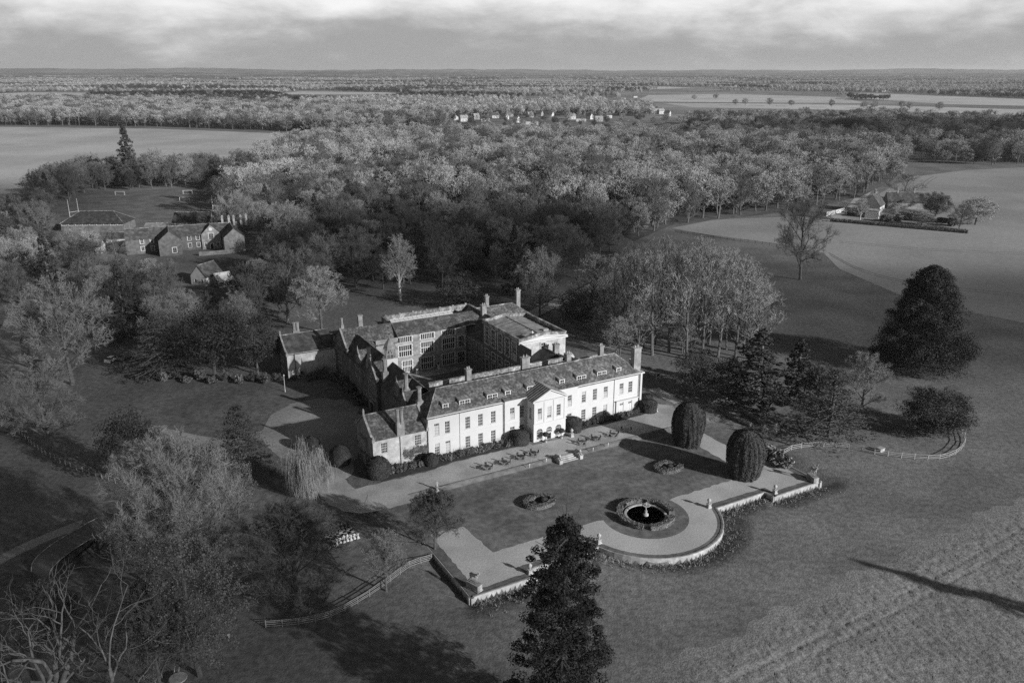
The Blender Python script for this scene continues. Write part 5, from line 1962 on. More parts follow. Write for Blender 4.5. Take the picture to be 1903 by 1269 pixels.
def far_woods():
    q = np.random.RandomState(77)
    allp, allk, alls = [], [], []
    for y0, y1, sp in ((1450, 2200, 13), (2200, 3400, 17), (3400, 5200, 24), (5200, 7400, 36), (7400, 12500, 62)):
        half = y1 * .70
        nx, ny = int(2 * half / sp), int((y1 - y0) / sp)
        gx_, gy_ = np.meshgrid(np.arange(nx), np.arange(ny))
        X = (-half + (gx_ + q.uniform(-.45, .45, gx_.shape)) * sp).ravel()
        Y = (y0 + (gy_ + q.uniform(-.45, .45, gx_.shape)) * sp).ravel()
        keep = np.abs(X) < Y * .68
        X, Y = X[keep], Y[keep]
        w_ = .55 * vnoise(X + 5000, Y * 1.3, 520, 5) + .3 * vnoise(X + 900, Y, 190, 6) + .15 * q.rand(len(X))
        px_, py_ = tojpx(X, Y)
        dense = np.interp(Y, [1450, 2600, 4500, 12500], [.40, .45, .47, .47])
        keep = w_ > dense
        # the dark wood on the left, the belt behind the village
        keep |= (px_ > 90) & (px_ < 640) & (py_ > 181) & (py_ < 192)
        keep |= (px_ > 640) & (px_ < 1150) & (py_ > 178) & (py_ < 215) & (w_ > .33)
        for f in FARF:
            keep &= ~inside(px_, py_, [(a, b) for a, b in f])
        keep &= ~((px_ < 560) & (py_ > 190) & (py_ < 240))
        keep &= ~((px_ > 1215) & (py_ > 187) & (py_ < 226))
        keep &= ~((px_ > 838) & (px_ < 1135) & (py_ > 216))
        keep &= ~((px_ > 1125) & (px_ < 1250) & (py_ > 186) & (w_ < .56))
        X, Y = X[keep], Y[keep]
        allp.append(np.stack([X, Y], 1))
        px_ = px_[keep]
        py_ = py_[keep]
        darkw = (vnoise(X + 300, Y * 2, 420, 9) > .56) | ((px_ > 90) & (px_ < 640) & (py_ > 181) & (py_ < 192))
        allk.append(np.where(darkw & (q.rand(len(X)) < .8), 2, q.randint(0, 2, len(X))))
        alls.append(q.uniform(.8, 1.25, len(X)) * (1 if sp < 20 else sp / 20))
    p, k, s = np.concatenate(allp), np.concatenate(allk), np.concatenate(alls)
    print('far', len(p))
    stuff_trees('far_woodland', 'distant woods and hedgerow trees towards the horizon', p, k, np.minimum(s, 1.25), s, ['far0', 'far1', 'far2'])


far_woods()
for i, (a, b) in enumerate([(1366, 196), (1385, 196), (1430, 197), (1470, 198), (1545, 200), (1605, 202), (1625, 202), (1675, 203), (1690, 204), (1745, 206), (1290, 186), (1330, 185)]):
    x, y = P(a, b)
    tree('wl%d' % (i % 4), x, y, 14 + (i * 7) % 5, 15 + (i * 3) % 4, 'round tree standing alone in the hedge line across the far right fields', group='lone trees in the far hedge line')

# ------------------------------------------------------------------ garden
def garden_wall():
    o = thing('garden_wall', 'long pale stone retaining wall with a round bulge, bounding the formal garden', 'wall', (OX, OY, 0), TH)
    n = len(WALL)
    for i in range(n - 1):
        (x0, y0), (x1, y1) = WALL[i], WALL[i + 1]
        L = math.hypot(x1 - x0, y1 - y0)
        a = math.atan2(y1 - y0, x1 - x0)
        mx, my = (x0 + x1) / 2, (y0 + y1) / 2
        nx, ny = -math.sin(a), math.cos(a)
        if not inside(np.array([mx + nx]), np.array([my + ny]), GARDEN)[0]:
            nx, ny = -nx, -ny
        k = 0.3 if L > 1.6 else 0.27
        ex = .44 if L > 5 else .02
        MB().box((mx + nx * k, my + ny * k, -.70), (L + ex, .5, 1.45), a).build('wall_section', M_STONE, o)
        MB().box((mx + nx * (k + .1), my + ny * (k + .1), .04), (L + ex - .02, .32, .07), a).build('turf_top', M_LAWN, o)


garden_wall()


def weeds_along_wall():
    # ragged growth in the ditch at the wall's foot
    q = np.random.RandomState(14)
    g = Geo()
    pts = []
    for (x0, y0), (x1, y1) in zip(WALL[1:-2], WALL[2:-1]):
        L = math.hypot(x1 - x0, y1 - y0)
        for k in range(int(L * 12)):
            t = q.rand()
            d = abs(q.normal(0, 1.6)) + .15
            a = math.atan2(y1 - y0, x1 - x0)
            nx, ny = math.sin(a), -math.cos(a)
            if inside(np.array([(x0 + x1) / 2 + nx]), np.array([(y0 + y1) / 2 + ny]), GARDEN)[0]:
                nx, ny = -nx, -ny
            pts.append((x0 + t * (x1 - x0) + nx * d, y0 + t * (y1 - y0) + ny * d))
    w = np.array([W(*p) for p in pts])
    z = zground(w[:, 0], w[:, 1])
    n = len(w)
    rep = 5
    base = np.repeat(np.concatenate([w, z[:, None]], 1), rep, 0) + q.normal(size=(n * rep, 3)) * np.array([.18, .18, 0])
    tip = base + q.normal(size=(n * rep, 3)) * .2 + np.array([0, 0, 1]) * q.uniform(.08, .35, (n * rep, 1))
    g.blades(base, tip, np.full(n * rep, .12), q)
    struct(link('ditch_weeds', g.mesh('ditch_weeds', M_ROUGH)), 'stuff', 'rough weeds in the ditch along the garden wall')


weeds_along_wall()


def urn(u, v, label):
    x, y = W(u, v)
    o = thing('stone_urn', label, 'urn', (x, y, zg(x, y)), TH, 'stone urns on the garden wall')
    MB().box((0, 0, .1), (.8, .8, .2)).box((0, 0, .45), (.6, .6, .6)).box((0, 0, .8), (.74, .74, .12)).build('pedestal', M_STONE, o)
    MB().lathe([(.2, 0), (.1, .1), (.12, .2), (.32, .4), (.36, .62), (.3, .68), (.36, .72), (.18, .84), (.1, .95), (.04, 1.08)], 12, (0, 0, .86)).build('vase', M_STONE, o, True)


urn(12.5, -41.4, 'pale stone urn at the left end of the round wall bulge')
urn(36.6, -41.4, 'pale stone urn at the right end of the round wall bulge')
urn(50.9, -43.5, 'pale stone urn at the right-hand jog of the garden wall')
urn(-2.0, -43.3, 'pale stone urn left of the foreground conifer')
urn(55.2, -3.0, 'stone urn beside the path at the right end of the terrace')
urn(30.9, -5.0, 'stone urn right of the garden door')


def stag(u, v, rz, label):
    x, y = W(u, v)
    o = thing('stag_statue', label, 'statue', (x, y, 0), TH + rz, 'stag statues at the garden corners')
    MB().box((0, 0, .12), (1.2, 2.6, .24)).box((0, 0, .65), (1.0, 2.4, .85)).box((0, 0, 1.1), (1.12, 2.52, .12)).build('plinth', M_STONED, o)
    b = MB()
    Z = 1.16
    b.tube([(0, .85, Z + 1.25), (0, .5, Z + 1.28), (0, 0, Z + 1.22), (0, -.45, Z + 1.32), (0, -.7, Z + 1.5)], [.14, .3, .26, .32, .2], 10)
    b.tube([(0, -.55, Z + 1.4), (0, -.8, Z + 1.75), (0, -.88, Z + 2.0)], [.24, .15, .11], 8)
    b.tube([(0, -.8, Z + 2.02), (0, -1.05, Z + 2.0), (0, -1.22, Z + 1.93)], [.11, .1, .05], 8)
    for sx in (-1, 1):
        b.tube([(sx * .16, -.5, Z + 1.2), (sx * .17, -.55, Z + .6), (sx * .17, -.5, Z + .0)], [.12, .06, .06], 6)
        b.tube([(sx * .16, .6, Z + 1.2), (sx * .18, .55, Z + .75), (sx * .18, .75, Z + .45), (sx * .18, .68, Z)], [.17, .1, .06, .06], 6)
        b.tube([(sx * .06, -.85, Z + 2.08), (sx * .3, -.75, Z + 2.35), (sx * .42, -.75, Z + 2.7)], [.035, .03, .02], 5)
        b.tube([(sx * .28, -.75, Z + 2.32), (sx * .25, -1.0, Z + 2.5)], [.03, .015], 4)
        b.tube([(sx * .38, -.75, Z + 2.55), (sx * .6, -.85, Z + 2.72)], [.03, .015], 4)
        b.tube([(sx * .1, -.85, Z + 2.03), (sx * .24, -.8, Z + 2.08)], [.04, .02], 4)
    b.tube([(0, .85, Z + 1.3), (0, 1.0, Z + 1.15)], [.06, .02], 5)
    b.build('stag', M_STONE, o, True)


stag(-11.4, -42.6, R(20), 'stone stag on a plinth at the left corner of the garden wall')
stag(61.0, -43.4, R(-15), 'stone stag on a plinth at the right corner of the garden wall')


def figure(b, Z, h, arm=True):
    """draped standing figure"""
    b.lathe([(.2 * h / 1.7, 0), (.21 * h / 1.7, .2), (.17 * h / 1.7, h * .5), (.13 * h / 1.7, h * .6), (.19 * h / 1.7, h * .78), (.07 * h / 1.7, h * .85), (.06 * h / 1.7, h * .88)], 10, (0, 0, Z))
    b.ball((0, -.01, Z + h * .93), (.085 * h / 1.7, .1 * h / 1.7, .125 * h / 1.7), 8, 6)
    if arm:
        for s in (-1, 1):
            b.tube([(s * .17, 0, Z + h * .79), (s * .27, -.03, Z + h * .62), (s * .16, -.2, Z + h * .53)], [.06, .05, .04], 6)
            b.tube([(s * .09, -.05, Z + h * .45), (s * .11, -.1, Z + h * .25), (s * .1, -.04, Z + .02)], [.1, .08, .06], 6)


def statue(x, y, label, h=1.3, ped=.9):
    o = thing('garden_statue', label, 'statue', (x, y, zg(x, y)), TH)
    MB().box((0, 0, .08), (.9, .9, .16)).lathe([(.34, .16), (.28, .3), (.28, ped - .15), (.4, ped - .05), (.4, ped)], 10).build('pedestal', M_STONE, o)
    b = MB()
    figure(b, ped, h)
    b.build('figure', M_STONE, o, True)


statue(*W(-3.8, -12.2), 'white figure on a round pedestal at the left edge of the terrace')
statue(*P(1516, 805), 'pale stone figure on the lawn under the spreading cedar', .9, .7)

# steps with crouching lions
def steps():
    x, y = W(25, -11.6)
    o = thing('garden_steps', 'short flight of pale stone steps from terrace to lawn', 'steps', (x, y, 0), TH)
    for i in range(4):
        MB().box((0, -.25 - i * .5, (ZT + .03) * (1 - i / 4) / 2), (4.2 - .004 * i, .52, (ZT + .03) * (1 - i / 4))).build('step', M_STONE, o)
    for s in (-1, 1):
        MB().box((s * 2.45, -1.0, .38), (.7, 2.8, .76)).box((s * 2.45, -1.0, .8), (.84, 2.94, .1)).build('side_wall', M_STONE, o)
    for s, nm in ((-1, 'left'), (1, 'right')):
        lx, ly = W(25 + s * 2.45, -12.6)
        l = thing('lion_statue', 'crouching stone lion on the %s side of the garden steps' % nm, 'statue', (lx, ly, .85), TH, 'stone lions on the garden steps')
        b = MB()
        b.tube([(0, .8, .3), (0, .3, .36), (0, -.3, .42), (0, -.6, .5)], [.26, .33, .32, .2], 10)
        b.ball((0, -.75, .72), (.26, .26, .3), 10, 7)
        b.ball((0, -.98, .66), (.13, .15, .13), 8, 5)
        for q in (-1, 1):
            b.tube([(q * .22, -.35, .3), (q * .24, -.7, .1), (q * .22, -1.1, .07)], [.12, .1, .09], 6)
            b.tube([(q * .28, .6, .25), (q * .34, .25, .1), (q * .32, .05, .07)], [.2, .12, .08], 6)
            b.ball((q * .16, -.68, .98), .07, 6, 4)
        b.tube([(0, 1.0, .25), (.25, 1.15, .12), (.4, .8, .08)], [.06, .05, .04], 5)
        b.build('lion', M_STONE, l, True)


steps()


def ring_hedge(name, label, cx, cy, rx, ry, wd, h, gaps=(), cat='hedge', m=None, rz=0.0, group=None, n=2600, leaf=.2):
    """clipped ring hedge with leaf skin"""
    o = thing(name, label, cat, (cx, cy, zg(cx, cy)), rz, group)
    segs = []
    if not gaps:
        segs = [(0, 2 * math.pi)]
    else:
        gaps = sorted(gaps)
        for i, (a, b) in enumerate(gaps):
            c = gaps[(i + 1) % len(gaps)][0] + (2 * math.pi if i + 1 == len(gaps) else 0)
            segs.append((b, c))
    q = np.random.RandomState(int(cx * 10) % 999)
    for a0, a1 in segs:
        k = max(8, int((a1 - a0) * 9))
        body = MB()
        full = a1 - a0 > 6.2
        for i in range(k + 1):
            a = a0 + (a1 - a0) * i / k
            for rr, z in ((-.5, 0), (-.5, h * .93), (-.3, h), (.3, h), (.5, h * .93), (.5, 0)):
                f = (1 + .04 * math.sin(9 * a))
                body.v.append(((rx + rr * wd * f) * math.cos(a), (ry + rr * wd * f) * math.sin(a), z * (1 + .03 * math.sin(7 * a))))
        for i in range(k):
            for j in range(5):
                p = i * 6 + j
                body.f.append((p, p + 1, p + 7, p + 6))
        if not full:
            body.f.append((0, 1, 2, 3, 4, 5))
            body.f.append(tuple(k * 6 + j for j in (5, 4, 3, 2, 1, 0)))
        bo = body.build('hedge_body', m or M_BOX, o)
        g = Geo()
        nn = int(n * (a1 - a0) / 6.28)
        a = q.uniform(a0, a1, nn)
        s = q.rand(nn)
        per = wd + 2 * h
        l = s * per
        rr = np.where(l < h, -.5 * wd, np.where(l < h + wd, l - h - .5 * wd, .5 * wd))
        z = np.where(l < h, l, np.where(l < h + wd, h, per - l))
        nr = np.stack([np.where(l < h, -1, np.where(l < h + wd, 0, 1)) * np.cos(a), np.where(l < h, -1, np.where(l < h + wd, 0, 1)) * np.sin(a), np.where((l >= h) & (l < h + wd), 1.0, .1)], 1)
        pos = np.stack([(rx + rr) * np.cos(a), (ry + rr) * np.sin(a), z], 1) + q.normal(size=(nn, 3)) * .03
        g.leaves(pos, nr + .6 * q.normal(size=pos.shape), leaf * q.uniform(.6, 1.4, nn), q)
        link('leaves', g.mesh('leaves', m or M_BOX), bo)
    return o


def bush(name, label, x, y, w, d, h, shape='dome', m=None, n=2200, size=.2, group=None, seed=1, cat='bush', rz=None, flute=0.0, z=None):
    o = thing(name, label, cat, (x, y, (zg(x, y) if z is None else z) - .03), rnd.uniform(0, 6) if rz is None else rz, group)
    b, g = shell(seed, w, d, h, shape, n, size, flute=flute)
    b.build('body', m or M_YEW, o, True)
    link('leaves', g.mesh('leaves', m or M_YEW), o)
    return o


for (u, v), lab in (((10.7, -25.2), 'left'), ((40.2, -25.9), 'right')):
    x, y = W(u, v)
    ring_hedge('oval_hedge', 'low oval box hedge on the %s half of the front lawn' % lab, x, y, 2.75, 1.75, .95, .75, rz=TH, group='oval box hedges on the front lawn', n=4200, leaf=.24)
    for k, (du, r_) in enumerate(((-1.25, .75), (.2, .95), (1.45, .7)) if lab == 'right' else ((-1.2, .75), (1.0, 1.0))):
        bx, by = W(u + du, v)
        bush('topiary_ball', '%s clipped ball inside the %s oval hedge' % (('first', 'second', 'third')[k], lab), bx, by, r_ * 1.5, r_ * 1.5, r_ * 1.1, 'dome', n=500, size=.12, seed=60 + k)


def fountain():
    cx, cy = W(24.9, -38.1)
    o = thing('pond', 'round stone-edged pond ringed by a clipped hedge in the garden', 'pond', (cx, cy, 0), TH)
    MB().lathe([(3.35, .03), (3.35, .3), (3.75, .3), (3.75, .02)], 40).build('pond_rim', M_STONE, o)
    MB().lathe([(0.05, .08), (3.36, .08)], 40).build('water', M_WATER, o)
    f = thing('fountain', 'stone fountain with figures and bowl in the middle of the pond', 'fountain', (cx, cy, .05), TH)
    MB().lathe([(.5, 0), (.5, .3), (.3, .4), (.2, .8), (.28, .9), (.2, 1.0)], 12).build('base', M_STONE, f)
    MB().lathe([(.15, 1.75), (.25, 1.8), (.7, 2.0), (.74, 2.08), (.6, 2.06), (.1, 1.95)], 14).build('bowl', M_STONE, f, True)
    b = MB()
    figure(b, .95, .85, False)
    for s in (-1, 1):
        b.tube([(s * .12, 0, 1.55), (s * .26, 0, 1.75), (s * .2, 0, 1.95)], [.05, .04, .035], 5)
    b.build('lower_figure', M_STONE, f, True)
    c = MB()
    figure(c, 2.02, .7, True)
    c.build('upper_figure', M_STONE, f, True)
    g = R(14)
    ring_hedge('ring_hedge', 'clipped ring hedge in four sections round the pond', cx, cy, 4.65, 4.65, 0.95, .85, [(R(a) - g / 2, R(a) + g / 2) for a in (-35, 55, 145, 235)], m=M_BOX, rz=TH, n=6000, leaf=.24)


fountain()
# clipped yews and domes
x, y = P(1277, 825)
bush('clipped_yew', 'fat fluted clipped yew beside the terrace, the nearer to the house of two', x, y, 57 * MPP(1277, 825), 55 * MPP(1277, 825), HG(1277, 825, 748), 'column', M_YEW, 14000, .30, seed=3, flute=.10, cat='yew', group='fluted clipped yews')
x, y = P(1382, 884)
bush('clipped_yew', 'fat fluted clipped yew standing at the end of the gravel walk', x, y, 66 * MPP(1382, 884), 64 * MPP(1382, 884), HG(1382, 884, 799), 'column', M_YEW, 14000, .32, seed=4, flute=.11, cat='yew', group='fluted clipped yews')
for i, (u, v, w, d, h, sh, lab) in enumerate([
        (19.6, -2.5, 3.9, 3.4, 2.9, 'drum', 'dark clipped round bush left of the portico'), (32.9, -2.4, 4.0, 3.4, 3.0, 'drum', 'dark clipped round bush right of the portico'),
        (-.6, -2.3, 3.0, 2.8, 2.4, 'dome', 'dark clipped dome at the left corner of the white front'), (-11.6, -2.0, 4.8, 4.6, 4.2, 'dome', 'large dark rounded bush at the brick wing corner'),
        (53.8, -1.8, 4.4, 3.6, 2.7, 'drum', 'dark clipped bush at the right corner of the white front'), (55.2, .6, 3.6, 3.2, 2.9, 'drum', 'dark clipped bush behind the right corner of the house')]):
    x, y = W(u, v)
    bush('clipped_bush', lab, x, y, w, d, h, sh, M_YEW, 3000, .22, seed=20 + i)
for (a, b, t, w, lab) in [(633, 862, 832, 40, 'dark clipped dome at the edge of the forecourt, by the brick wing'), (580, 838, 815, 32, 'dark clipped dome on the forecourt behind the weeping tree')]:
    x, y = P(a, b, ZT)
    bush('clipped_bush', lab, x, y, w * MPP(a, b), w * MPP(a, b), HG(a, b, t, ZT) + .6, 'dome', M_YEW, 2200, .2, seed=int(a))
# loose shrubs in the beds
SHR = [shrub_mesh(800 + i, 26, 34, .2, 0 if i < 3 else 90).mesh('foliage', M_SHRUB if i != 2 else M_IVY) for i in range(5)]


def shrub(x, y, w, h, label, group, k=None, z=None, name='shrub'):
    o = thing(name, label, 'shrub', (x, y, zg(x, y) if z is None else z), rnd.uniform(0, 6), group)
    o.scale = (w, w, h)
    link('foliage', SHR[rnd.randrange(5) if k is None else k], o)


for i in range(18):
    u = 1.6 + i * 1.0
    x, y = W(u, -1.9 + rnd.uniform(-.6, .5))
    shrub(x, y, rnd.uniform(1.5, 2.0), rnd.uniform(1.0, 1.8), 'rounded shrub in the bed under the left half of the white front', 'shrubs under the white front, left', k=3 if i % 3 == 1 else None)
for i in range(15):
    u = 35.4 + i * 1.15
    x, y = W(u, -1.7 + rnd.uniform(-.6, .5))
    shrub(x, y, rnd.uniform(1.5, 2.1), rnd.uniform(1.0, 1.8), 'rounded shrub in the bed under the right half of the white front', 'shrubs under the white front, right', k=3 if i % 3 == 1 else None)
for i in range(11):
    u = -9.5 + i * .85
    x, y = W(u, -1.8 + rnd.uniform(-1.0, .9))
    shrub(x, y, rnd.uniform(1.4, 2.2), rnd.uniform(1.1, 2.2), 'loose shrub in the bed against the pale brick wing', 'shrubs against the brick wing')
for i, (a, b) in enumerate([(262, 705), (285, 700), (305, 708), (325, 702), (348, 710), (372, 704), (395, 712), (420, 706), (445, 712), (470, 708), (495, 712), (515, 705), (235, 690), (255, 680), (545, 705), (560, 700), (578, 706), (600, 702), (622, 708), (640, 715), (650, 728), (662, 742), (668, 752)]):
    x, y = P(a, b, ZT)
    shrub(x, y, rnd.uniform(2.5, 4.5), rnd.uniform(1.6, 3.6), 'garden shrub in the border along the back of the left lawn' if a < 530 else 'low shrub in the border below the brick north-west wing', 'border shrubs, left lawn' if a < 530 else 'border shrubs, north-west wing')
# climber on the brick wing
def climber():
    q = np.random.RandomState(4)
    g = Geo()
    n = 2600
    u = np.concatenate([q.uniform(-5.3, .0, n // 2), q.normal(-1.5, 1.4, n // 2).clip(-5, 0)])
    z = 3.0 + .25 * np.sin(u * 2) + q.normal(0, .45, n)
    z = np.where(q.rand(n) < .25, q.uniform(.8, 3, n), z)
    k = (np.abs(u + 2.1) < .8) & (z < 2.4)
    u, z = u[~k], z[~k]
    n = len(u)
    x, y = OX + u * _ct - .28 * -_st * -1, OY + u * _st
    p = np.stack([OX + u * _ct - (.25 - q.rand(n) * .2) * _st, OY + u * _st + (.25 - q.rand(n) * .2) * _ct, z], 1)
    g.leaves(p, np.array([_st, -_ct, .3]) + .5 * q.normal(size=p.shape), .2 * q.uniform(.6, 1.4, n), q)
    o = link('wall_climber', g.mesh('wall_climber', M_SHRUB))
    tag(o, 'leafy climber spreading over the pale brick wing wall', 'climber')


climber()
# standard bay trees in tubs by the door
for u, lab in ((24.6, 'left'), (28.5, 'right')):
    x, y = W(u, -4.7)
    o = thing('bay_tree', 'ball-headed bay tree in a tub, %s of the garden door' % lab, 'tree', (x, y, ZT), TH, 'bay trees at the garden door')
    MB().lathe([(.28, 0), (.36, .5), (.38, .55), (.33, .55)], 10).build('tub', M_STONED, o)
    MB().tube([(0, 0, .5), (0, 0, 1.5)], .05, 6).build('trunk', M_BARK, o)
    b, g = shell(int(u), 1.25, 1.25, .95, 'ball', 700, .14)
    link('crown', g.mesh('crown', M_YEW), o, (0, 0, 1.35))
    b.build('crown_body', M_YEW, o, True, (0, 0, 1.35))


# terrace tables with chairs
def table_mesh():
    t = MB().lathe([(.55, .72), (.55, .75), (.02, .75)], 14)
    t2 = MB()
    for i in range(3):
        a = i * 2.1
        t2.tube([(.08 * math.cos(a), .08 * math.sin(a), .72), (.12 * math.cos(a), .12 * math.sin(a), .35), (.38 * math.cos(a), .38 * math.sin(a), .0)], .03, 5)
    return t.mesh('tabletop', M_IRON), t2.mesh('leg', M_IRON)


TT, TL = table_mesh()
CS = MB().box((0, 0, .45), (.46, .44, .05)).mesh('seat', M_IRON)
CB = MB().box((0, .22, .72), (.44, .05, .4)).tube([(-.22, .22, .9), (0, .24, 1.0), (.22, .22, .9)], .03, 5).mesh('backrest', M_IRON)
CLs = [MB().tube([(a * .2, b * .2, .45), (a * .22, b * .23, 0)], .025, 5).mesh('leg', M_IRON) for a in (-1, 1) for b in (-1, 1)]
TAB = [(905, 872, 'leftmost'), (938, 863, 'second from the left'), (968, 853, 'third from the left'), (992, 846, 'fourth from the left, nearest the portico'), (1082, 825, 'first right of the portico'), (1107, 818, 'second right of the portico'), (1140, 811, 'third right of the portico'), (1164, 803, 'rightmost')]
for a, b, nm in TAB:
    x, y = P(a, b, ZT)
    o = thing('terrace_table', 'round dark metal table on the terrace, %s' % nm, 'table', (x, y, ZT + .02), rnd.uniform(0, 6), 'terrace tables')
    link('tabletop', TT, o)
    link('leg', TL, o)
    for k in range(4):
        an = k * math.pi / 2 + rnd.uniform(-.3, .3) + TH
        r_ = rnd.uniform(.8, 1.1)
        c = thing('terrace_chair', 'dark metal chair at the terrace table that is %s' % nm, 'chair', (x + r_ * math.cos(an), y + r_ * math.sin(an), ZT + .02), an - math.pi / 2, 'terrace chairs')
        link('seat', CS, c)
        link('backrest', CB, c)
        for l in CLs:
            link('leg', l, c)
for i, (a, b) in enumerate([(984, 868), (1015, 858), (1102, 838), (1130, 829)]):
    x, y = P(a, b, ZT)
    o = thing('path_light', ('leftmost small white path light on the terrace edge', 'small white path light just left of the garden steps', 'small white path light just right of the garden steps', 'rightmost small white path light on the terrace edge')[i], 'light', (x, y, ZT), 0, 'path lights on the terrace edge')
    MB().tube([(0, 0, 0), (0, 0, .5)], .06, 8).build('post', M_TRIM, o)
    MB().lathe([(.1, .5), (.13, .52), (.13, .68), (.05, .74)], 8).build('cap', M_TRIM, o)


# giant chess set
def chess():
    cx, cy = P(634, 996)
    o = thing('chess_board', 'giant outdoor chess board lying on the shaded lawn', 'chess board', (cx, cy, zg(cx, cy) + .02), TH + R(3))
    s = .62
    MB().box((0, 0, .02), (8 * s, 8 * s, .04)).build('board', M_DARK, o)
    wq = MB()
    for i in range(8):
        for j in range(8):
            if (i + j) % 2:
                wq.box(((i - 3.5) * s, (j - 3.5) * s, .045), (s * .98, s * .98, .03))
    w = wq.build('white_squares', M_TRIM, o)
    w['kind'] = 'stuff'
    prof = {'pawn': [(.17, 0), (.18, .08), (.1, .14), (.08, .36), (.13, .4), (.12, .5), (.02, .6)],
            'rook': [(.2, 0), (.21, .1), (.13, .16), (.12, .5), (.18, .55), (.18, .7), (.1, .71)],
            'king': [(.22, 0), (.23, .1), (.13, .18), (.1, .7), (.17, .76), (.15, .95), (.05, 1.0), (.04, 1.12)],
            'bishop': [(.2, 0), (.21, .1), (.12, .16), (.1, .52), (.15, .56), (.13, .72), (.03, .86)]}
    me = {(k, m.name): MB().lathe(p, 10).mesh('piece', m, True) for k, p in prof.items() for m in (M_TRIM, M_IRON)}
    back = ['rook', 'bishop', 'bishop', 'king', 'king', 'bishop', 'bishop', 'rook']
    for side, m, rows in (('white', M_TRIM, (0, 1)), ('black', M_IRON, (7, 6))):
        for j, r_ in enumerate(rows):
            for i in range(8):
                k = back[i] if j == 0 else 'pawn'
                lx, ly = (i - 3.5) * s, (r_ - 3.5) * s
                a = TH + R(3)
                p = link('chess_piece', me[(k, m.name)], None, (cx + lx * math.cos(a) - ly * math.sin(a), cy + lx * math.sin(a) + ly * math.cos(a), zg(cx, cy) + .08))
                p.scale = (1.25, 1.25, 1.25)
                tag(p, '%s giant chess %s in the %s row of the board' % (side, 'pawn' if j else 'back-rank piece', 'second' if j else 'end'), 'chess piece', '%s giant chess pieces' % side)


chess()


# ------------------------------------------------------------------ fences
def fence(label, px, z, rails, spacing, h, m, rail_m=None, name='rail_fence', sag=0.0, lean=.03, rw=.09):
    L = smoothline(PXP(px, z), 24)
    d = [0]
    for a, b in zip(L[:-1], L[1:]):
        d.append(d[-1] + np.linalg.norm(b - a))
    n = int(d[-1] / spacing)
    s = np.linspace(0, d[-1], n + 1)
    pts = np.stack([np.interp(s, d, [p[k] for p in L]) for k in (0, 1)], 1)
    o = thing(name, label, 'fence', (pts[0][0], pts[0][1], zg(*pts[0])))
    x0, y0, z0 = pts[0][0], pts[0][1], zg(*pts[0])
    q = np.random.RandomState(n)
    pm = MB().box((0, 0, h / 2), (.12, .12, h + .1)).mesh('post', m)
    zs = [zg(*p) for p in pts]
    for p, zz in zip(pts, zs):
        po = link('post', pm, o, (p[0] - x0, p[1] - y0, zz - z0))
        po.rotation_euler = (q.normal() * lean, q.normal() * lean, q.rand())
    for i in range(n):
        a, b = pts[i], pts[i + 1]
        ln = np.linalg.norm(b - a)
        an = math.atan2(b[1] - a[1], b[0] - a[0])
        for hh in rails:
            me = MB().box((ln / 2, 0, 0), (ln + .1, .04, rw)).mesh('rail', rail_m or m)
            r_ = link('rail', me, o, (a[0] - x0, a[1] - y0, zs[i] - z0 + hh + q.normal() * .015), an)
            r_.rotation_euler = (0, -math.atan2(zs[i + 1] - zs[i], ln) + q.normal() * .006, an)
    return o


fence('pale post-and-rail fence curving across the lower left grass', [(494, 1166), (560, 1160), (620, 1145), (680, 1112), (720, 1085), (760, 1055), (802, 1032)], 0, (.25, .55, .85, 1.12), 2.2, 1.2, M_STONED, M_STONED)
fence('curved pale rail fence round the dark rounded evergreen', [(1456, 842), (1480, 834), (1530, 830), (1580, 834), (1630, 845), (1700, 853), (1750, 853), (1782, 840), (1793, 822), (1788, 805)], 0, (.3, .65, 1.05), 2.4, 1.15, M_STONE, M_STONE)
fence('row of pale stakes along the left lawn', [(36, 806), (80, 842), (130, 868), (180, 886), (215, 898)], 0, (.95,), 1.9, 1.15, M_STONE, M_IRON, name='stake_fence', rw=.02)
fence('dark timber rail fence between the grove and the crop field', [(1255, 432), (1310, 440), (1370, 448), (1430, 456), (1470, 462)], 0, (.35, .75, 1.1), 3.4, 1.25, M_TIMBERD, M_TIMBERD, rw=.14)


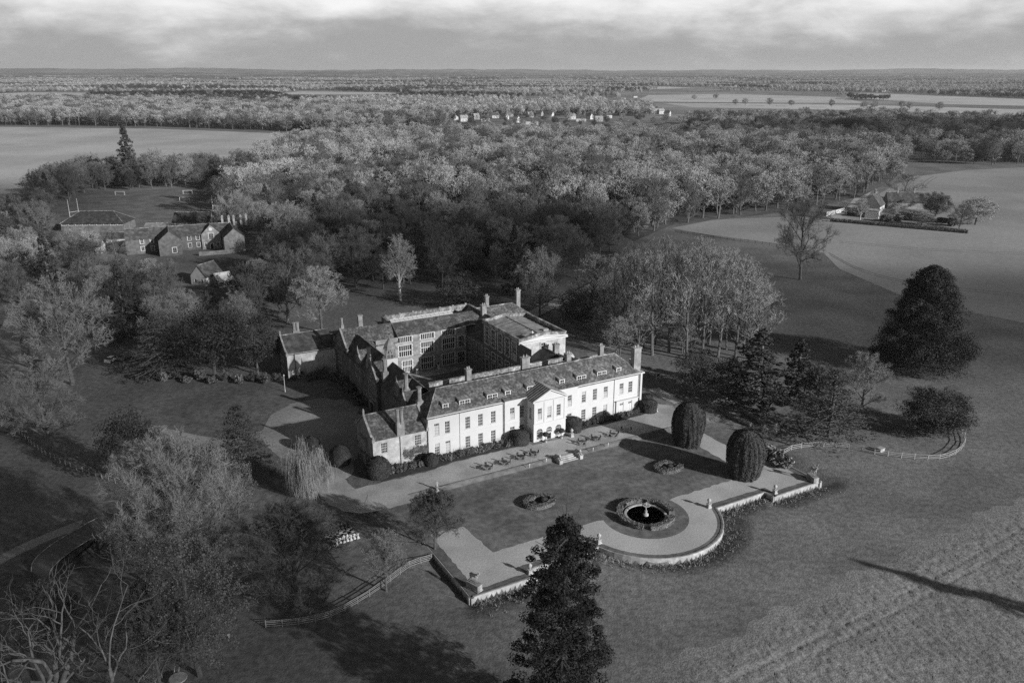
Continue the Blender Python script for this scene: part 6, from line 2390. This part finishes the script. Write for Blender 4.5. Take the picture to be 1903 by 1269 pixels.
# ------------------------------------------------------------------ outbuildings
def simple_house(name, label, cat, x, y, rz, L, D, ze, zr, wm, rm, front=(), chim=(), hip=0.0, group=None, left=(), right=(), door=None, z=None):
    """rectangular pitched-roof building; front is the -y side, windows as (s, z, w, h, cols, rows)"""
    o = thing(name, label, cat, (x, y, zg(x, y) if z is None else z), rz, group)
    b = MB()

    def side(p0, p1, wins, gable=None):
        holes = [(s - w / 2, s + w / 2, zz, zz + h) for s, zz, w, h, *_ in wins]
        r_ = wall(b, p0, p1, -.2, ze, holes, .2)
        d = np.array([math.cos(r_), math.sin(r_)])
        for s, zz, w, h, c, r2 in wins:
            xx, yy = np.array(p0) + d * s
            window(o, xx, yy, zz, r_, w, h, c, r2, sur=.12)
    side((-L / 2, -D / 2), (L / 2, -D / 2), front)
    side((L / 2, -D / 2), (L / 2, D / 2), right)
    side((L / 2, D / 2), (-L / 2, D / 2), ())
    side((-L / 2, D / 2), (-L / 2, -D / 2), left)
    if not hip:
        b.poly([(L / 2, -D / 2, ze), (L / 2, D / 2, ze), (L / 2, 0, zr)])
        b.poly([(-L / 2, D / 2, ze), (-L / 2, -D / 2, ze), (-L / 2, 0, zr)])
    b.build('wall', wm, o)
    gable_roof(o, -L / 2 - (0 if hip else .15), L / 2 + (0 if hip else .15), -D / 2, D / 2, ze, zr + .05, rm, 'u', .35, hip0=hip, hip1=hip)
    for cx_, cy_, z0, z1 in chim:
        chimney(o, cx_, cy_, z0, z1, .9, .7, M_BRICK, 2)
    if door:
        s, w, h = door
        MB().box((-L / 2 + s, -D / 2 - .03, h / 2), (w, .08, h)).build('door', M_TIMBERD, o)
    return o


def between(a, b, z=0.0):
    p, q = np.array(P(*a, z)), np.array(P(*b, z))
    m = (p + q) / 2
    return m[0], m[1], math.atan2(q[1] - p[1], q[0] - p[0]), float(np.linalg.norm(q - p))


# school building by the sports field
def school():
    x, y, rz, L = between((236, 474), (446, 458))
    o = thing('school_building', 'long dark-roofed brick building with white gable window, left of the wood', 'building', (x, y, 0), rz)
    fr = [(s, z, 1.3, 1.9, 2, 3) for s in (6.5, 10.5, 25.5, 29.0, 40.5, 45.0) for z in (1.2, 4.3)]
    fr = [w for w in fr if w[0] < L - 2]
    facade(o, (-L / 2, 0), (L / 2, 0), -.2, 6.6, fr, M_BRICKD, sur=.2)
    b = MB()
    wall(b, (L / 2, 0), (L / 2, 9), -.2, 6.6)
    wall(b, (L / 2, 9), (-L / 2, 9), -.2, 6.6)
    wall(b, (-L / 2, 9), (-L / 2, 0), -.2, 6.6)
    for s in (-1, 1):
        b.poly([(s * L / 2, 0, 6.6), (s * L / 2, 9, 6.6), (s * L / 2, 4.5, 10.2)])
    b.build('wall', M_BRICKD, o)
    gable_roof(o, -L / 2, L / 2, 0, 9, 6.6, 10.3, M_ROOF2, 'u', .3)

    def cross(s, w, proj, zr, wins, mm=M_BRICKD, clock=False):
        u = -L / 2 + s
        facade(o, (u - w / 2, -proj), (u + w / 2, -proj), -.2, 6.6, wins, mm, sur=.22, gable=(.5, zr))
        c = MB()
        wall(c, (u - w / 2, 0), (u - w / 2, -proj), -.2, 6.6)
        wall(c, (u + w / 2, -proj), (u + w / 2, 0), -.2, 6.6)
        c.build('wall', mm, o)
        gable_roof(o, u - w / 2, u + w / 2, -proj, 4.5, 6.6, zr + .08, M_ROOF2, 'v', .3)
        if clock:
            MB().lathe([(.75, 0), (.75, .12), (.02, .14)], 16).build('clock_face', M_TRIM, o, False, (u, -proj - .05, zr - 1.9)).rotation_euler = (math.pi / 2, 0, 0)
            MB().box((u, -proj - .06, 1.3), (1.8, .12, 2.8)).build('door_surround', M_TRIM, o)
            MB().box((u, -proj - .12, 1.15), (1.1, .1, 2.3)).build('door', M_DARK, o)
    cross(17.5, 9, 9, 10.4, [(6.0, 1.2, 1.6, 2.2, 2, 3)])
    cross(34.5, 8, .8, 10.6, [(4.0, 4.2, 1.9, 2.9, 3, 4, {'arch': True}), (1.4, 1.1, .9, 1.8, 2, 3), (6.6, 1.1, .9, 1.8, 2, 3)], M_BRICK, True)
    cross(L - 3, 8.5, 12, 10.2, [], M_BRICK)
    for s in (43, 45, 48, 50.5, L - 6):
        chimney(o, -L / 2 + s, 3.5 + (s % 3), 8.5, 13.0, .9, .8, M_BRICK)
    MB().box((L / 2 - 10, -14, .8), (16, .4, 1.8)).build('garden_wall', M_BRICK, o)


school()


def cottage():
    x, y, rz, L = between((363, 530), (391, 533))
    simple_house('white_cottage', 'small white gabled cottage half hidden by trees left of the house', 'house', x, y + 5, rz + math.pi / 2, 9, 7, 3.6, 7.4, M_RENDER, M_ROOF2, left=[(2, 1.0, 1.2, 1.3, 2, 2), (5, 1.0, 1.2, 1.3, 2, 2)])
    x2, y2, rz2, L2 = between((392, 535), (423, 530))
    o = thing('conservatory', 'white lean-to conservatory with glass roof beside the small cottage', 'conservatory', (x2 + 2.0, y2 + 1.0, 0), rz2)
    MB().box((0, 2.4, 2.3), (L2, .25, 4.8)).box((0, -2.1, .3), (L2, .2, .6)).build('wall', M_RENDER, o)
    for i in range(13):
        MB().box((-L2 / 2 + L2 * i / 12, -2.1, 1.3), (.12, .12, 2.1)).build('post', M_TRIM, o)
    MB().box((0, -2.0, 1.35), (L2, .03, 1.9)).build('pane', M_GLASS, o)
    MB().poly([(-L2 / 2, -2.25, 2.3), (L2 / 2, -2.25, 2.3), (L2 / 2, 2.3, 3.6), (-L2 / 2, 2.3, 3.6)]).poly([(-L2 / 2, -2.25, 2.2), (L2 / 2, -2.25, 2.2), (L2 / 2, -2.25, 2.3), (-L2 / 2, -2.25, 2.3)]).build('roof', M_SKYLIGHT, o)


cottage()
for nm, lab, cat, a, b, L, D, ze, zr, wm, rm, rz, hip in [
        ('hall', 'long dark hipped hall with a strip of eaves windows beside the sports field', 'building', 185, 426, 30, 14, 4.2, 9.0, M_BRICKD, M_SLATE, .04, 7),
        ('shed', 'low white-walled shed under the dark hipped hall', 'shed', 222, 452, 9, 6, 3.0, 5.0, M_RENDER, M_SLATE, .05, 0),
        ('shed', 'pale low building half hidden at the far left of the school', 'shed', 150, 470, 19, 6, 3.2, 5.5, M_RENDER, M_ROOF2, .12, 0),
        ('hall', 'dark roofed hall behind the right end of the school', 'building', 362, 424, 18, 10, 4.0, 8.0, M_BRICK, M_SLATE, .05, 0),
        ('shed', 'small flat pale shed behind the school roof', 'shed', 298, 428, 13, 5, 2.6, 3.6, M_BRICK, M_LEAD, .05, 0),
        ('shed', 'grey pitched shed right of the conservatory', 'shed', 472, 548, 9, 8, 3.0, 5.6, M_TIMBERD, M_LEAD, .5, 0),
        ('greenhouse', 'small glazed greenhouse left of a pair below the conservatory', 'greenhouse', 430, 585, 6, 4.5, 2.4, 3.9, M_SKYLIGHT, M_GLASSP, .1, 0),
        ('greenhouse', 'small glazed greenhouse right of a pair below the conservatory', 'greenhouse', 456, 582, 5, 4, 2.4, 3.8, M_SKYLIGHT, M_GLASSP, .1, 0)]:
    x, y = P(a, b)
    wins = [(L * (i + .5) / 9, ze - 1.0, L / 12, .7, 2, 1) for i in range(9)] if hip else []
    simple_house(nm, lab, cat, x, y, rz, L, D, ze, zr, wm, rm, wins, hip=hip)


# goals and rugby posts
def goal(a, b, w, h, label):
    x, y = P(a, b)
    o = thing('football_goal', label, 'goal', (x, y, 0), R(4), 'football goals on the sports field')
    MB().tube([(-w / 2, 0, 0), (-w / 2, 0, h)], .11, 6).build('post', M_TRIM, o)
    MB().tube([(w / 2, 0, 0), (w / 2, 0, h)], .11, 6).build('post', M_TRIM, o)
    MB().tube([(-w / 2 - .1, 0, h), (w / 2 + .1, 0, h)], .11, 6).build('crossbar', M_TRIM, o)
    MB().tube([(-w / 2, 0, h), (-w / 2, 1.8, .05), (w / 2, 1.8, .05), (w / 2, 0, h)], .05, 5).build('net_frame', M_TRIM, o)


for a, b, lab in ((223, 363, 'leftmost white football goal on the sports field'), (349, 361, 'middle white football goal at the back of the sports field'), (417, 358, 'rightmost white football goal by the trees'), (343, 374, 'white football goal nearest the school on the sports field'), (413, 378, 'white football goal in the tree shade at the right')):
    goal(a, b, 5.6, 2.3, lab)
for a, b, t, lab in ((139, 404, 370, 'tall white rugby posts at the left of the sports field'), (403, 392, 362, 'tall white rugby posts near the right-hand trees')):
    x, y = P(a, b)
    h = HG(a, b, t)
    o = thing('rugby_posts', lab, 'goal', (x, y, 0), R(60))
    for s in (-1, 1):
        MB().tube([(s * 2.6, 0, 0), (s * 2.6, 0, h)], [.14, .09], 6).build('post', M_TRIM, o)
    MB().tube([(-2.6, 0, 3.0), (2.6, 0, 3.0)], .1, 6).build('crossbar', M_TRIM, o)


# the lodge by the lane
def lodge():
    x, y = P(1652, 398)
    simple_house('lodge', 'gabled lodge with dark steep roof behind the white outbuilding by the lane', 'house', x - 5, y + 9, R(56), 13, 9, 4.2, 10.0, M_RENDER, M_ROOF2, left=[(3, 1, 1.4, 1.5, 2, 2), (7, 1, 1.4, 1.5, 2, 2)], chim=[(-1, 0, 9, 12)])
    x2, y2 = P(1690, 390)
    simple_house('lodge', 'long dark-roofed wing of the lodge among garden trees', 'house', x2, y2 + 8, R(-8), 20, 9, 4.0, 8.6, M_BRICK, M_ROOF2, front=[(5, 1, 1.6, 1.5, 3, 2), (12, 1, 1.6, 1.5, 3, 2)], chim=[(-4, 0, 7.5, 10.5), (5, 0, 7.5, 10.5)])
    x3, y3, rz3, L3 = between((1612, 405), (1638, 407))
    o = thing('boarded_outbuilding', 'white boarded flat-roofed outbuilding in front of the lodge', 'outbuilding', (x3, y3 + 3, 0), rz3)
    MB().box((0, 0, 2.0), (L3, 7, 4.0)).build('wall', M_RENDER, o)
    for i in range(14):
        MB().box((-L3 / 2 + L3 * (i + .5) / 14, -3.54, 2.0), (.12, .08, 3.9)).build('board', M_TRIM, o)
    MB().box((0, 0, 4.1), (L3 + .4, 7.4, .25)).build('roof', M_LEADP, o)
    xw, yw, rw_, Lw = between((1535, 402), (1568, 394))
    o = thing('lodge_wall', 'pale garden wall beside the lane left of the lodge', 'wall', (xw, yw, 0), rw_)
    MB().box((0, 0, 1.0), (Lw, .4, 2.2)).box((0, 0, 2.15), (Lw + .1, .55, .12)).build('wall_section', M_RENDER, o)
    # long clipped field hedge
    xa, ya, ra, La = between((1545, 412), (1798, 434))
    h = thing('field_hedge', 'long dark clipped hedge between lodge garden and crop field', 'hedge', (xa, ya, 0), ra)
    MB().box((0, 0, .8), (La, 1.1, 1.6)).build('hedge_body', M_SHRUB, h)
    q = np.random.RandomState(8)
    g = Geo()
    n = 150
    c = np.stack([np.linspace(-La / 2, La / 2, n) + q.normal(0, .3, n), q.normal(0, .15, n), q.uniform(.7, 1.25, n)], 1)
    clump_leaves(g, q, c, q.uniform(.8, 1.25, n), 70, .42, .9, .6, .75)
    link('leaves', g.mesh('leaves', M_SHRUB), h)


lodge()
ptree('oak0', 1680, 372, 320, 75, 'bare spreading tree rising behind the lodge roof')
ptree('dull0', 1730, 395, 355, 60, 'dark twiggy tree right of the lodge', name='bare_tree')
ptree('ever1', 1738, 402, 358, 58, 'dark evergreen right of the lodge', name='evergreen_tree')
ptree('wl1', 1812, 418, 366, 75, 'pale rounded tree at the far right end of the field hedge', name='leafy_tree')
ptree('dull2', 1782, 425, 378, 50, 'dull bush-like tree at the corner of the field hedge')
for i, (a, b) in enumerate([(1580, 400), (1645, 412), (1668, 412), (1690, 410), (1702, 402), (1722, 412), (1752, 414), (1768, 420), (1628, 400), (1600, 398)]):
    x, y = P(a, b)
    shrub(x, y, rnd.uniform(5, 9), rnd.uniform(3, 5.5), 'rounded shrub in the lodge garden behind the field hedge', 'lodge garden shrubs')
ptree('birch', 1597, 412, 366, 32, 'slim pale birch in front of the boarded outbuilding', name='birch_tree')
ptree('wl2', 1660, 405, 375, 26, 'small pale-leaved tree against the lodge front', name='leafy_tree')
ptree('wl3', 1712, 418, 392, 40, 'low pale bush behind the field hedge', name='leafy_tree')
ptree('wb1', 1570, 400, 372, 40, 'pale twiggy tree behind the lodge wall')

# village houses
VIL = [(862, 226, 12, 5.2, 9.5, .3, 1), (845, 224, 9, 5, 8.5, -1.1, 1), (902, 226, 13, 5, 9.5, .1, 1), (885, 222, 9, 5, 9, .3, 0), (920, 220, 11, 5, 9, .2, 1), (938, 222, 11, 5, 9, -.6, 1), (960, 228, 9, 5.2, 9, -.8, 1), (950, 217, 8, 5, 8.6, .2, 0),
       (990, 232, 20, 5.2, 10, -.05, 1), (985, 219, 9, 5, 9, .4, 1), (1003, 216, 10, 5, 9, -.5, 0), (1020, 218, 15, 5, 9.5, -.5, 1), (1062, 222, 12, 5, 8.5, .2, 1), (1080, 226, 15, 5, 9.5, -.1, 1), (1095, 222, 10, 5, 9, -.7, 1), (1112, 226, 12, 4.5, 8, .2, 0), (1130, 220, 10, 5, 8.5, .4, 1),
       (1140, 190, 11, 5, 8.5, .3, 1), (1158, 188, 10, 5, 8.5, -.4, 1), (1172, 195, 12, 5, 8.5, .1, 1), (1185, 190, 10, 5, 8.5, .5, 0), (1205, 192, 14, 5.5, 9.5, -.3, 1), (1192, 202, 12, 5, 8.5, .2, 1), (1215, 206, 14, 5, 8.5, -.2, 1), (1228, 212, 12, 5, 9, .4, 1), (1240, 216, 10, 5, 9, -.5, 1),
       (1180, 182, 11, 5, 8.5, .2, 1), (1150, 180, 9, 5, 8.5, -.2, 0), (1500, 240, 9, 5, 8.5, -.8, 1), (1690, 245, 10, 5, 8.5, .4, 1)]
for i, (a, b, L, ze, zr, rz, wt) in enumerate(VIL):
    x, y = P(a, b)
    simple_house('village_house', 'pale gabled house in the village beyond the wood' if a < 1135 else 'small house on the slope at the right of the village' if a < 1300 else 'white gable of a house among the trees beyond the lodge field', 'house', x, y, rz, L, 8.5, ze, zr, M_RENDER if wt else M_BRICK, M_ROOF2 if i % 3 else M_LEADP, front=[(L * .3, 1, 1.4, 1.6, 2, 2), (L * .7, 1, 1.4, 1.6, 2, 2)], chim=[(L * .3, 0, zr - 1, zr + 1.4)], group='village houses' if a < 1300 else 'scattered far houses')
for a, b, L, D, h, lab in ((108, 168, 95, 30, 10, 'long white factory sheds far off at the left horizon'), (18, 169, 60, 30, 8, 'low white sheds at the far left edge'), (520, 170, 45, 16, 7, 'white farm sheds beside the pale far field'), (1640, 171, 60, 20, 7, 'long white farm building beyond the far right fields')):
    x, y = P(a, b)
    simple_house('far_shed', lab, 'shed', x, y, .05, L, D, h, h + 3, M_RENDER, M_LEADP)


# cars by the left lawn
def car(a, b, m, label):
    x, y = P(a, b)
    o = thing('parked_car', label, 'car', (x, y, zg(x, y)), R(75), 'cars parked by the left lawn')
    prof = [(-2.1, .35), (-2.1, .85), (-1.95, 1.0), (-1.2, 1.05), (1.2, 1.02), (2.0, .82), (2.1, .6), (2.1, .35)]
    bd = MB()
    for s in (-1, 1):
        bd.poly([(p[0], s * .85, p[1]) for p in (prof if s < 0 else prof[::-1])])
    for p, q in zip(prof, prof[1:] + prof[:1]):
        bd.poly([(p[0], -.85, p[1]), (p[0], .85, p[1]), (q[0], .85, q[1]), (q[0], -.85, q[1])])
    bd.build('body', m, o)
    cb = [(-1.6, 1.04), (-1.15, 1.48), (.35, 1.5), (1.1, 1.03)]
    c = MB()
    for s in (-1, 1):
        c.poly([(p[0], s * (.8 if i in (0, 3) else .64), p[1]) for i, p in enumerate(cb if s > 0 else cb)])
    for i in range(3):
        p, q = cb[i], cb[i + 1]
        w0, w1 = (.8 if i == 0 else .64), (.8 if i == 2 else .64)
        if i != 1:
            c.poly([(p[0], -w0, p[1]), (p[0], w0, p[1]), (q[0], w1, q[1]), (q[0], -w1, q[1])])
    c.build('window', M_GLASS, o)
    MB().box((-.4, 0, 1.5), (1.5, 1.28, .05)).build('roof', m, o)
    for sx in (-1.3, 1.3):
        for sy in (-1, 1):
            w = MB().lathe([(.33, -.1), (.33, .1), (.2, .11), (.05, .11)], 12).build('wheel', M_TYRE, o, False, (sx, sy * .8, .33))
            w.rotation_euler = (math.pi / 2 * -sy, 0, 0)
    for sy in (-1, 1):
        MB().box((2.08, sy * .6, .7), (.1, .3, .14)).build('headlight', M_TRIM, o)


car(209, 672, M_CARW, 'white car parked left of a grey one beside the left lawn')
car(233, 668, M_CARG, 'grey car parked right of a white one beside the left lawn')


# lamps, sign and small garden things
def lamp_post(x, y, h, label, m, z=ZT):
    o = thing('lamp_post', label, 'lamp post', (x, y, z))
    MB().tube([(0, 0, 0), (0, 0, h * .2), (0, 0, h * .86)], [.13, .08, .06], 8).build('post', m, o)
    MB().lathe([(.1, 0), (.2, .3), (.24, .34), (.05, .55)], 8, (0, 0, h * .86)).build('lantern', m, o)


lamp_post(*P(530, 728, ZT), 4.6, 'slim white lamp post on the lawn before the north-west wing', M_TRIM)
for u, v, lab in ((17.1, 46.2, 'left'), (23.2, 46.4, 'right')):
    x, y = W(u, v)
    o = thing('courtyard_lamp', '%s of two dark lanterns on white pedestals in the courtyard' % lab, 'lamp', (x, y, ZT), TH, 'courtyard lanterns')
    MB().box((0, 0, .75), (.5, .5, 1.5)).build('pedestal', M_TRIM, o)
    MB().lathe([(.12, 0), (.2, .4), (.24, .5), (.04, .8)], 8, (0, 0, 1.5)).build('lantern', M_IRON, o)
x, y = P(1223, 704, ZT)
o = thing('notice_board', 'small white framed board standing on the shaded lawn right of the house', 'sign', (x, y, ZT), R(10))
MB().box((-.45, 0, .75), (.1, .1, 1.5)).box((.45, 0, .75), (.1, .1, 1.5)).box((0, 0, 1.45), (1.0, .1, .1)).box((0, 0, .5), (1.0, .1, .1)).build('frame', M_TRIM, o)
MB().box((0, .01, .97), (.82, .05, .85)).build('board', M_IRON, o)
x, y = P(1636, 838)
o = thing('stone_trough', 'stone planter on the grass inside the curved rail fence', 'planter', (x, y, 0), TH)
MB().box((0, 0, .35), (1.3, 1.0, .7)).box((0, 0, .72), (1.45, 1.15, .1)).build('trough', M_STONE, o)
for a, b, t, w, lab in ((1478, 828, 806, 9, 'small ball-headed standard tree inside the curved fence'), (1420, 812, 790, 14, 'small loose standard rose left of a pair beside the parterre'), (1440, 808, 786, 16, 'small loose standard rose right of a pair beside the parterre')):
    ptree('wl0', a, b, t, w, lab, name='standard_tree')
for i, (a, b, w, h) in enumerate(((1425, 850, 34, 24), (1448, 862, 40, 26), (1460, 868, 30, 22), (1432, 840, 30, 20))):
    x, y = P(a, b)
    shrub(x, y, w * MPP(a, b) * 1.3, h * MPP(a, b) * 1.2, 'big glossy laurel shrub behind the nearer fluted yew', 'laurels behind the yew', k=2)
for i, (p0, p1, p2) in enumerate((((1340, 766), (1362, 778), (1395, 792)), ((1352, 762), (1385, 768), (1418, 790)))):
    L = smoothline(PXP([p0, p1, p2]), 8)
    o = thing('parterre_hedge', ('lower', 'upper')[i] + ' of two low curved box hedges in the shaded parterre', 'hedge', (0, 0, 0), 0, 'parterre hedges')
    b = MB()
    b.tube([(p[0], p[1], .3) for p in L], .55, 8)
    b.build('hedge_body', M_BOX, o)
    g = Geo()
    q = np.random.RandomState(i)
    c = np.array([(p[0], p[1], .35) for p in L])
    clump_leaves(g, q, c, np.full(len(c), .75), 110, .2, .8, .6, .7)
    link('leaves', g.mesh('leaves', M_BOX), o)


def shelter():
    # bow-roofed canvas shelter in the dark left meadow
    a, b = np.array(P(92, 1078)), np.array(P(196, 1022))
    L = float(np.linalg.norm(b - a))
    rz = math.atan2(b[1] - a[1], b[0] - a[0])
    wd = 4.6
    o = thing('bow_roofed_shelter', 'long dark bow-roofed canvas shelter with pale edges in the left meadow', 'shelter', (a[0], a[1], 0), rz)
    prof = [(0, 0), (.2, 1.0), (.8, 1.75), (2.2, 2.4), (4.5, 2.95), (8, 3.3), (12, 3.45), (L, 3.45)]
    prof = smoothline(prof, 4)
    r_ = MB()
    for p, q in zip(prof[:-1], prof[1:]):
        r_.poly([(p[0], 0, p[1]), (q[0], 0, q[1]), (q[0], wd, q[1]), (p[0], wd, p[1])])
    r_.build('canopy', M_TENT, o)
    s = MB()
    for y_ in (.15, wd - .15):
        pts = [(p[0], y_, max(p[1] - .35, 0)) for p in prof] + [(L, y_, 0)]
        s.poly(pts if y_ > 1 else pts[::-1])
    s.build('side_panel', M_TIMBERD, o)
    for y_ in (0, wd):
        MB().tube([(p[0], y_, p[1] + .03) for p in prof], .08, 5).build('edge_rib', M_STONED, o)


shelter()
x, y = P(284, 1262)
o = thing('slatted_seat', 'weathered slatted timber garden seat frame at the bottom left', 'bench', (x, y, 0), R(-25))
for i in range(7):
    MB().box((-.9 + i * .3, 0, .45), (.12, 1.1, .05)).build('slat', M_TIMBER, o)
    MB().box((-.9 + i * .3, .62, 1.0), (.12, .05, 1.0)).build('back_slat', M_TIMBER, o)
for sx in (-1, 1):
    for sy in (-.5, .6):
        MB().box((sx * 1.0, sy, .4), (.1, .1, .8)).build('leg', M_TIMBER, o)
MB().box((0, .62, 1.5), (2.2, .08, .1)).build('back_rail', M_TIMBER, o)
x, y = P(332, 1268)
o = thing('stone_table', 'pale flat stone table at the bottom edge under the leafy tree', 'table', (x, y, 0), 0)
MB().lathe([(1.1, .62), (1.15, .7), (1.1, .78), (.05, .78)], 14).build('tabletop', M_STONE, o)
MB().lathe([(.5, 0), (.3, .2), (.35, .62)], 10).build('base', M_STONED, o)
x, y = P(330, 1254)
o = thing('antler_ornament', 'white curved antler-like ornament behind the stone table', 'ornament', (x, y, 0), 0)
MB().tube([(0, 0, 0), (-.35, 0, .5), (-.25, 0, 1.2)], [.09, .07, .03], 6).tube([(0, 0, .1), (.25, 0, .7), (.35, 0, 1.3)], [.08, .06, .03], 6).tube([(0, 0, .1), (.5, 0, .4), (1.0, 0, .35)], [.08, .06, .03], 6).build('branch', M_TRIM, o)
x, y = P(415, 1184)
o = thing('white_bench', 'narrow white bench at the grass edge under the big leafy tree', 'bench', (x, y, 0), 0)
MB().box((0, 0, .45), (1.9, .4, .07)).build('seat', M_TRIM, o)
for s in (-1, 1):
    MB().box((s * .8, 0, .2), (.1, .35, .42)).build('leg', M_STONED, o)


# ------------------------------------------------------------------ unseen cloud placed to shade chosen ground, and the air
def shade_clouds():
    m = bpy.data.materials.new('shade_cloud')
    m.use_nodes = True
    t = m.node_tree
    t.nodes.clear()
    out = N(t, 'ShaderNodeOutputMaterial')
    mix = N(t, 'ShaderNodeMixShader')
    tr = N(t, 'ShaderNodeBsdfTransparent')
    df = N(t, 'ShaderNodeBsdfDiffuse')
    df.inputs[0].default_value = (.8, .8, .8, 1)
    tc = N(t, 'ShaderNodeTexCoord')
    sp = N(t, 'ShaderNodeSeparateXYZ')
    t.links.new(tc.outputs['Object'], sp.inputs[0])
    r_ = mathn(t, 'SQRT', mathn(t, 'ADD', mathn(t, 'MULTIPLY', sp.outputs[0], sp.outputs[0]), mathn(t, 'MULTIPLY', sp.outputs[1], sp.outputs[1])))
    nz = N(t, 'ShaderNodeTexNoise')
    nz.inputs['Scale'].default_value = 2.2
    nz.inputs['Detail'].default_value = 5
    t.links.new(tc.outputs['Object'], nz.inputs['Vector'])
    e = mathn(t, 'ADD', r_, mathn(t, 'MULTIPLY', mathn(t, 'SUBTRACT', nz.outputs[0], .5), .7))
    a = mathn(t, 'SUBTRACT', 1.0, smooth(t, e, .35, .98))
    oi = N(t, 'ShaderNodeObjectInfo')
    sc2 = N(t, 'ShaderNodeSeparateColor')
    t.links.new(oi.outputs['Color'], sc2.inputs[0])
    t.links.new(mathn(t, 'MULTIPLY', a, sc2.outputs[0]), mix.inputs[0])
    t.links.new(tr.outputs[0], mix.inputs[1])
    t.links.new(df.outputs[0], mix.inputs[2])
    t.links.new(mix.outputs[0], out.inputs[0])
    b = MB()
    k, rings = 40, 10
    for sgn in (1, -1):
        n = len(b.v)
        for i in range(rings + 1):
            r = i / rings
            for j in range(k):
                an = 2 * math.pi * j / k
                b.v.append((r * math.cos(an), r * math.sin(an), sgn * math.sqrt(max(0, 1 - r * r)) * (1 if sgn > 0 else .5)))
        for i in range(rings):
            for j in range(k):
                p, q = n + i * k + j, n + i * k + (j + 1) % k
                b.f.append((p, q, q + k, p + k))
    me = b.mesh('cloud', m, True)
    A = 620.0
    d = A / math.tan(SUN_EL)
    dx, dy = d * math.cos(SUN_AZ), d * math.sin(SUN_AZ)
    for i, (x, y, rx, ry, op) in enumerate(CLOUDS):
        o = link('cloud', me, None, (x + dx, y + dy, A), 0, (rx, ry, 16))
        o.color = (op, op, op, 1)
        struct(o, 'stuff', 'unseen cloud towards the sun, placed and sized to shade the ground')


#          centre of the shade on the ground, its half sizes, cover of each skin of the cloud
CLOUDS = [(-150, 150, 168, 195, .34), (-48, 80, 78, 44, .5), (-20, 340, 150, 88, .68), (165, 255, 150, 85, .5), (-380, 480, 190, 120, .6), (480, 1010, 420, 190, .5), (-700, 2500, 900, 350, .5)]
shade_clouds()


def haze():
    b = MB().box((0, 13250, 81.5), (56000, 36500, 169))
    m = bpy.data.materials.new('haze_air')
    m.use_nodes = True
    t = m.node_tree
    t.nodes.clear()
    out = N(t, 'ShaderNodeOutputMaterial')
    v = N(t, 'ShaderNodeVolumePrincipled')
    v.inputs['Color'].default_value = (.9, .9, .9, 1)
    v.inputs['Density'].default_value = 4.5e-5
    v.inputs['Anisotropy'].default_value = 0.2
    t.links.new(v.outputs[0], out.inputs['Volume'])
    o = b.build('haze', m)
    struct(o, 'stuff', 'thin winter haze over the countryside')


haze()
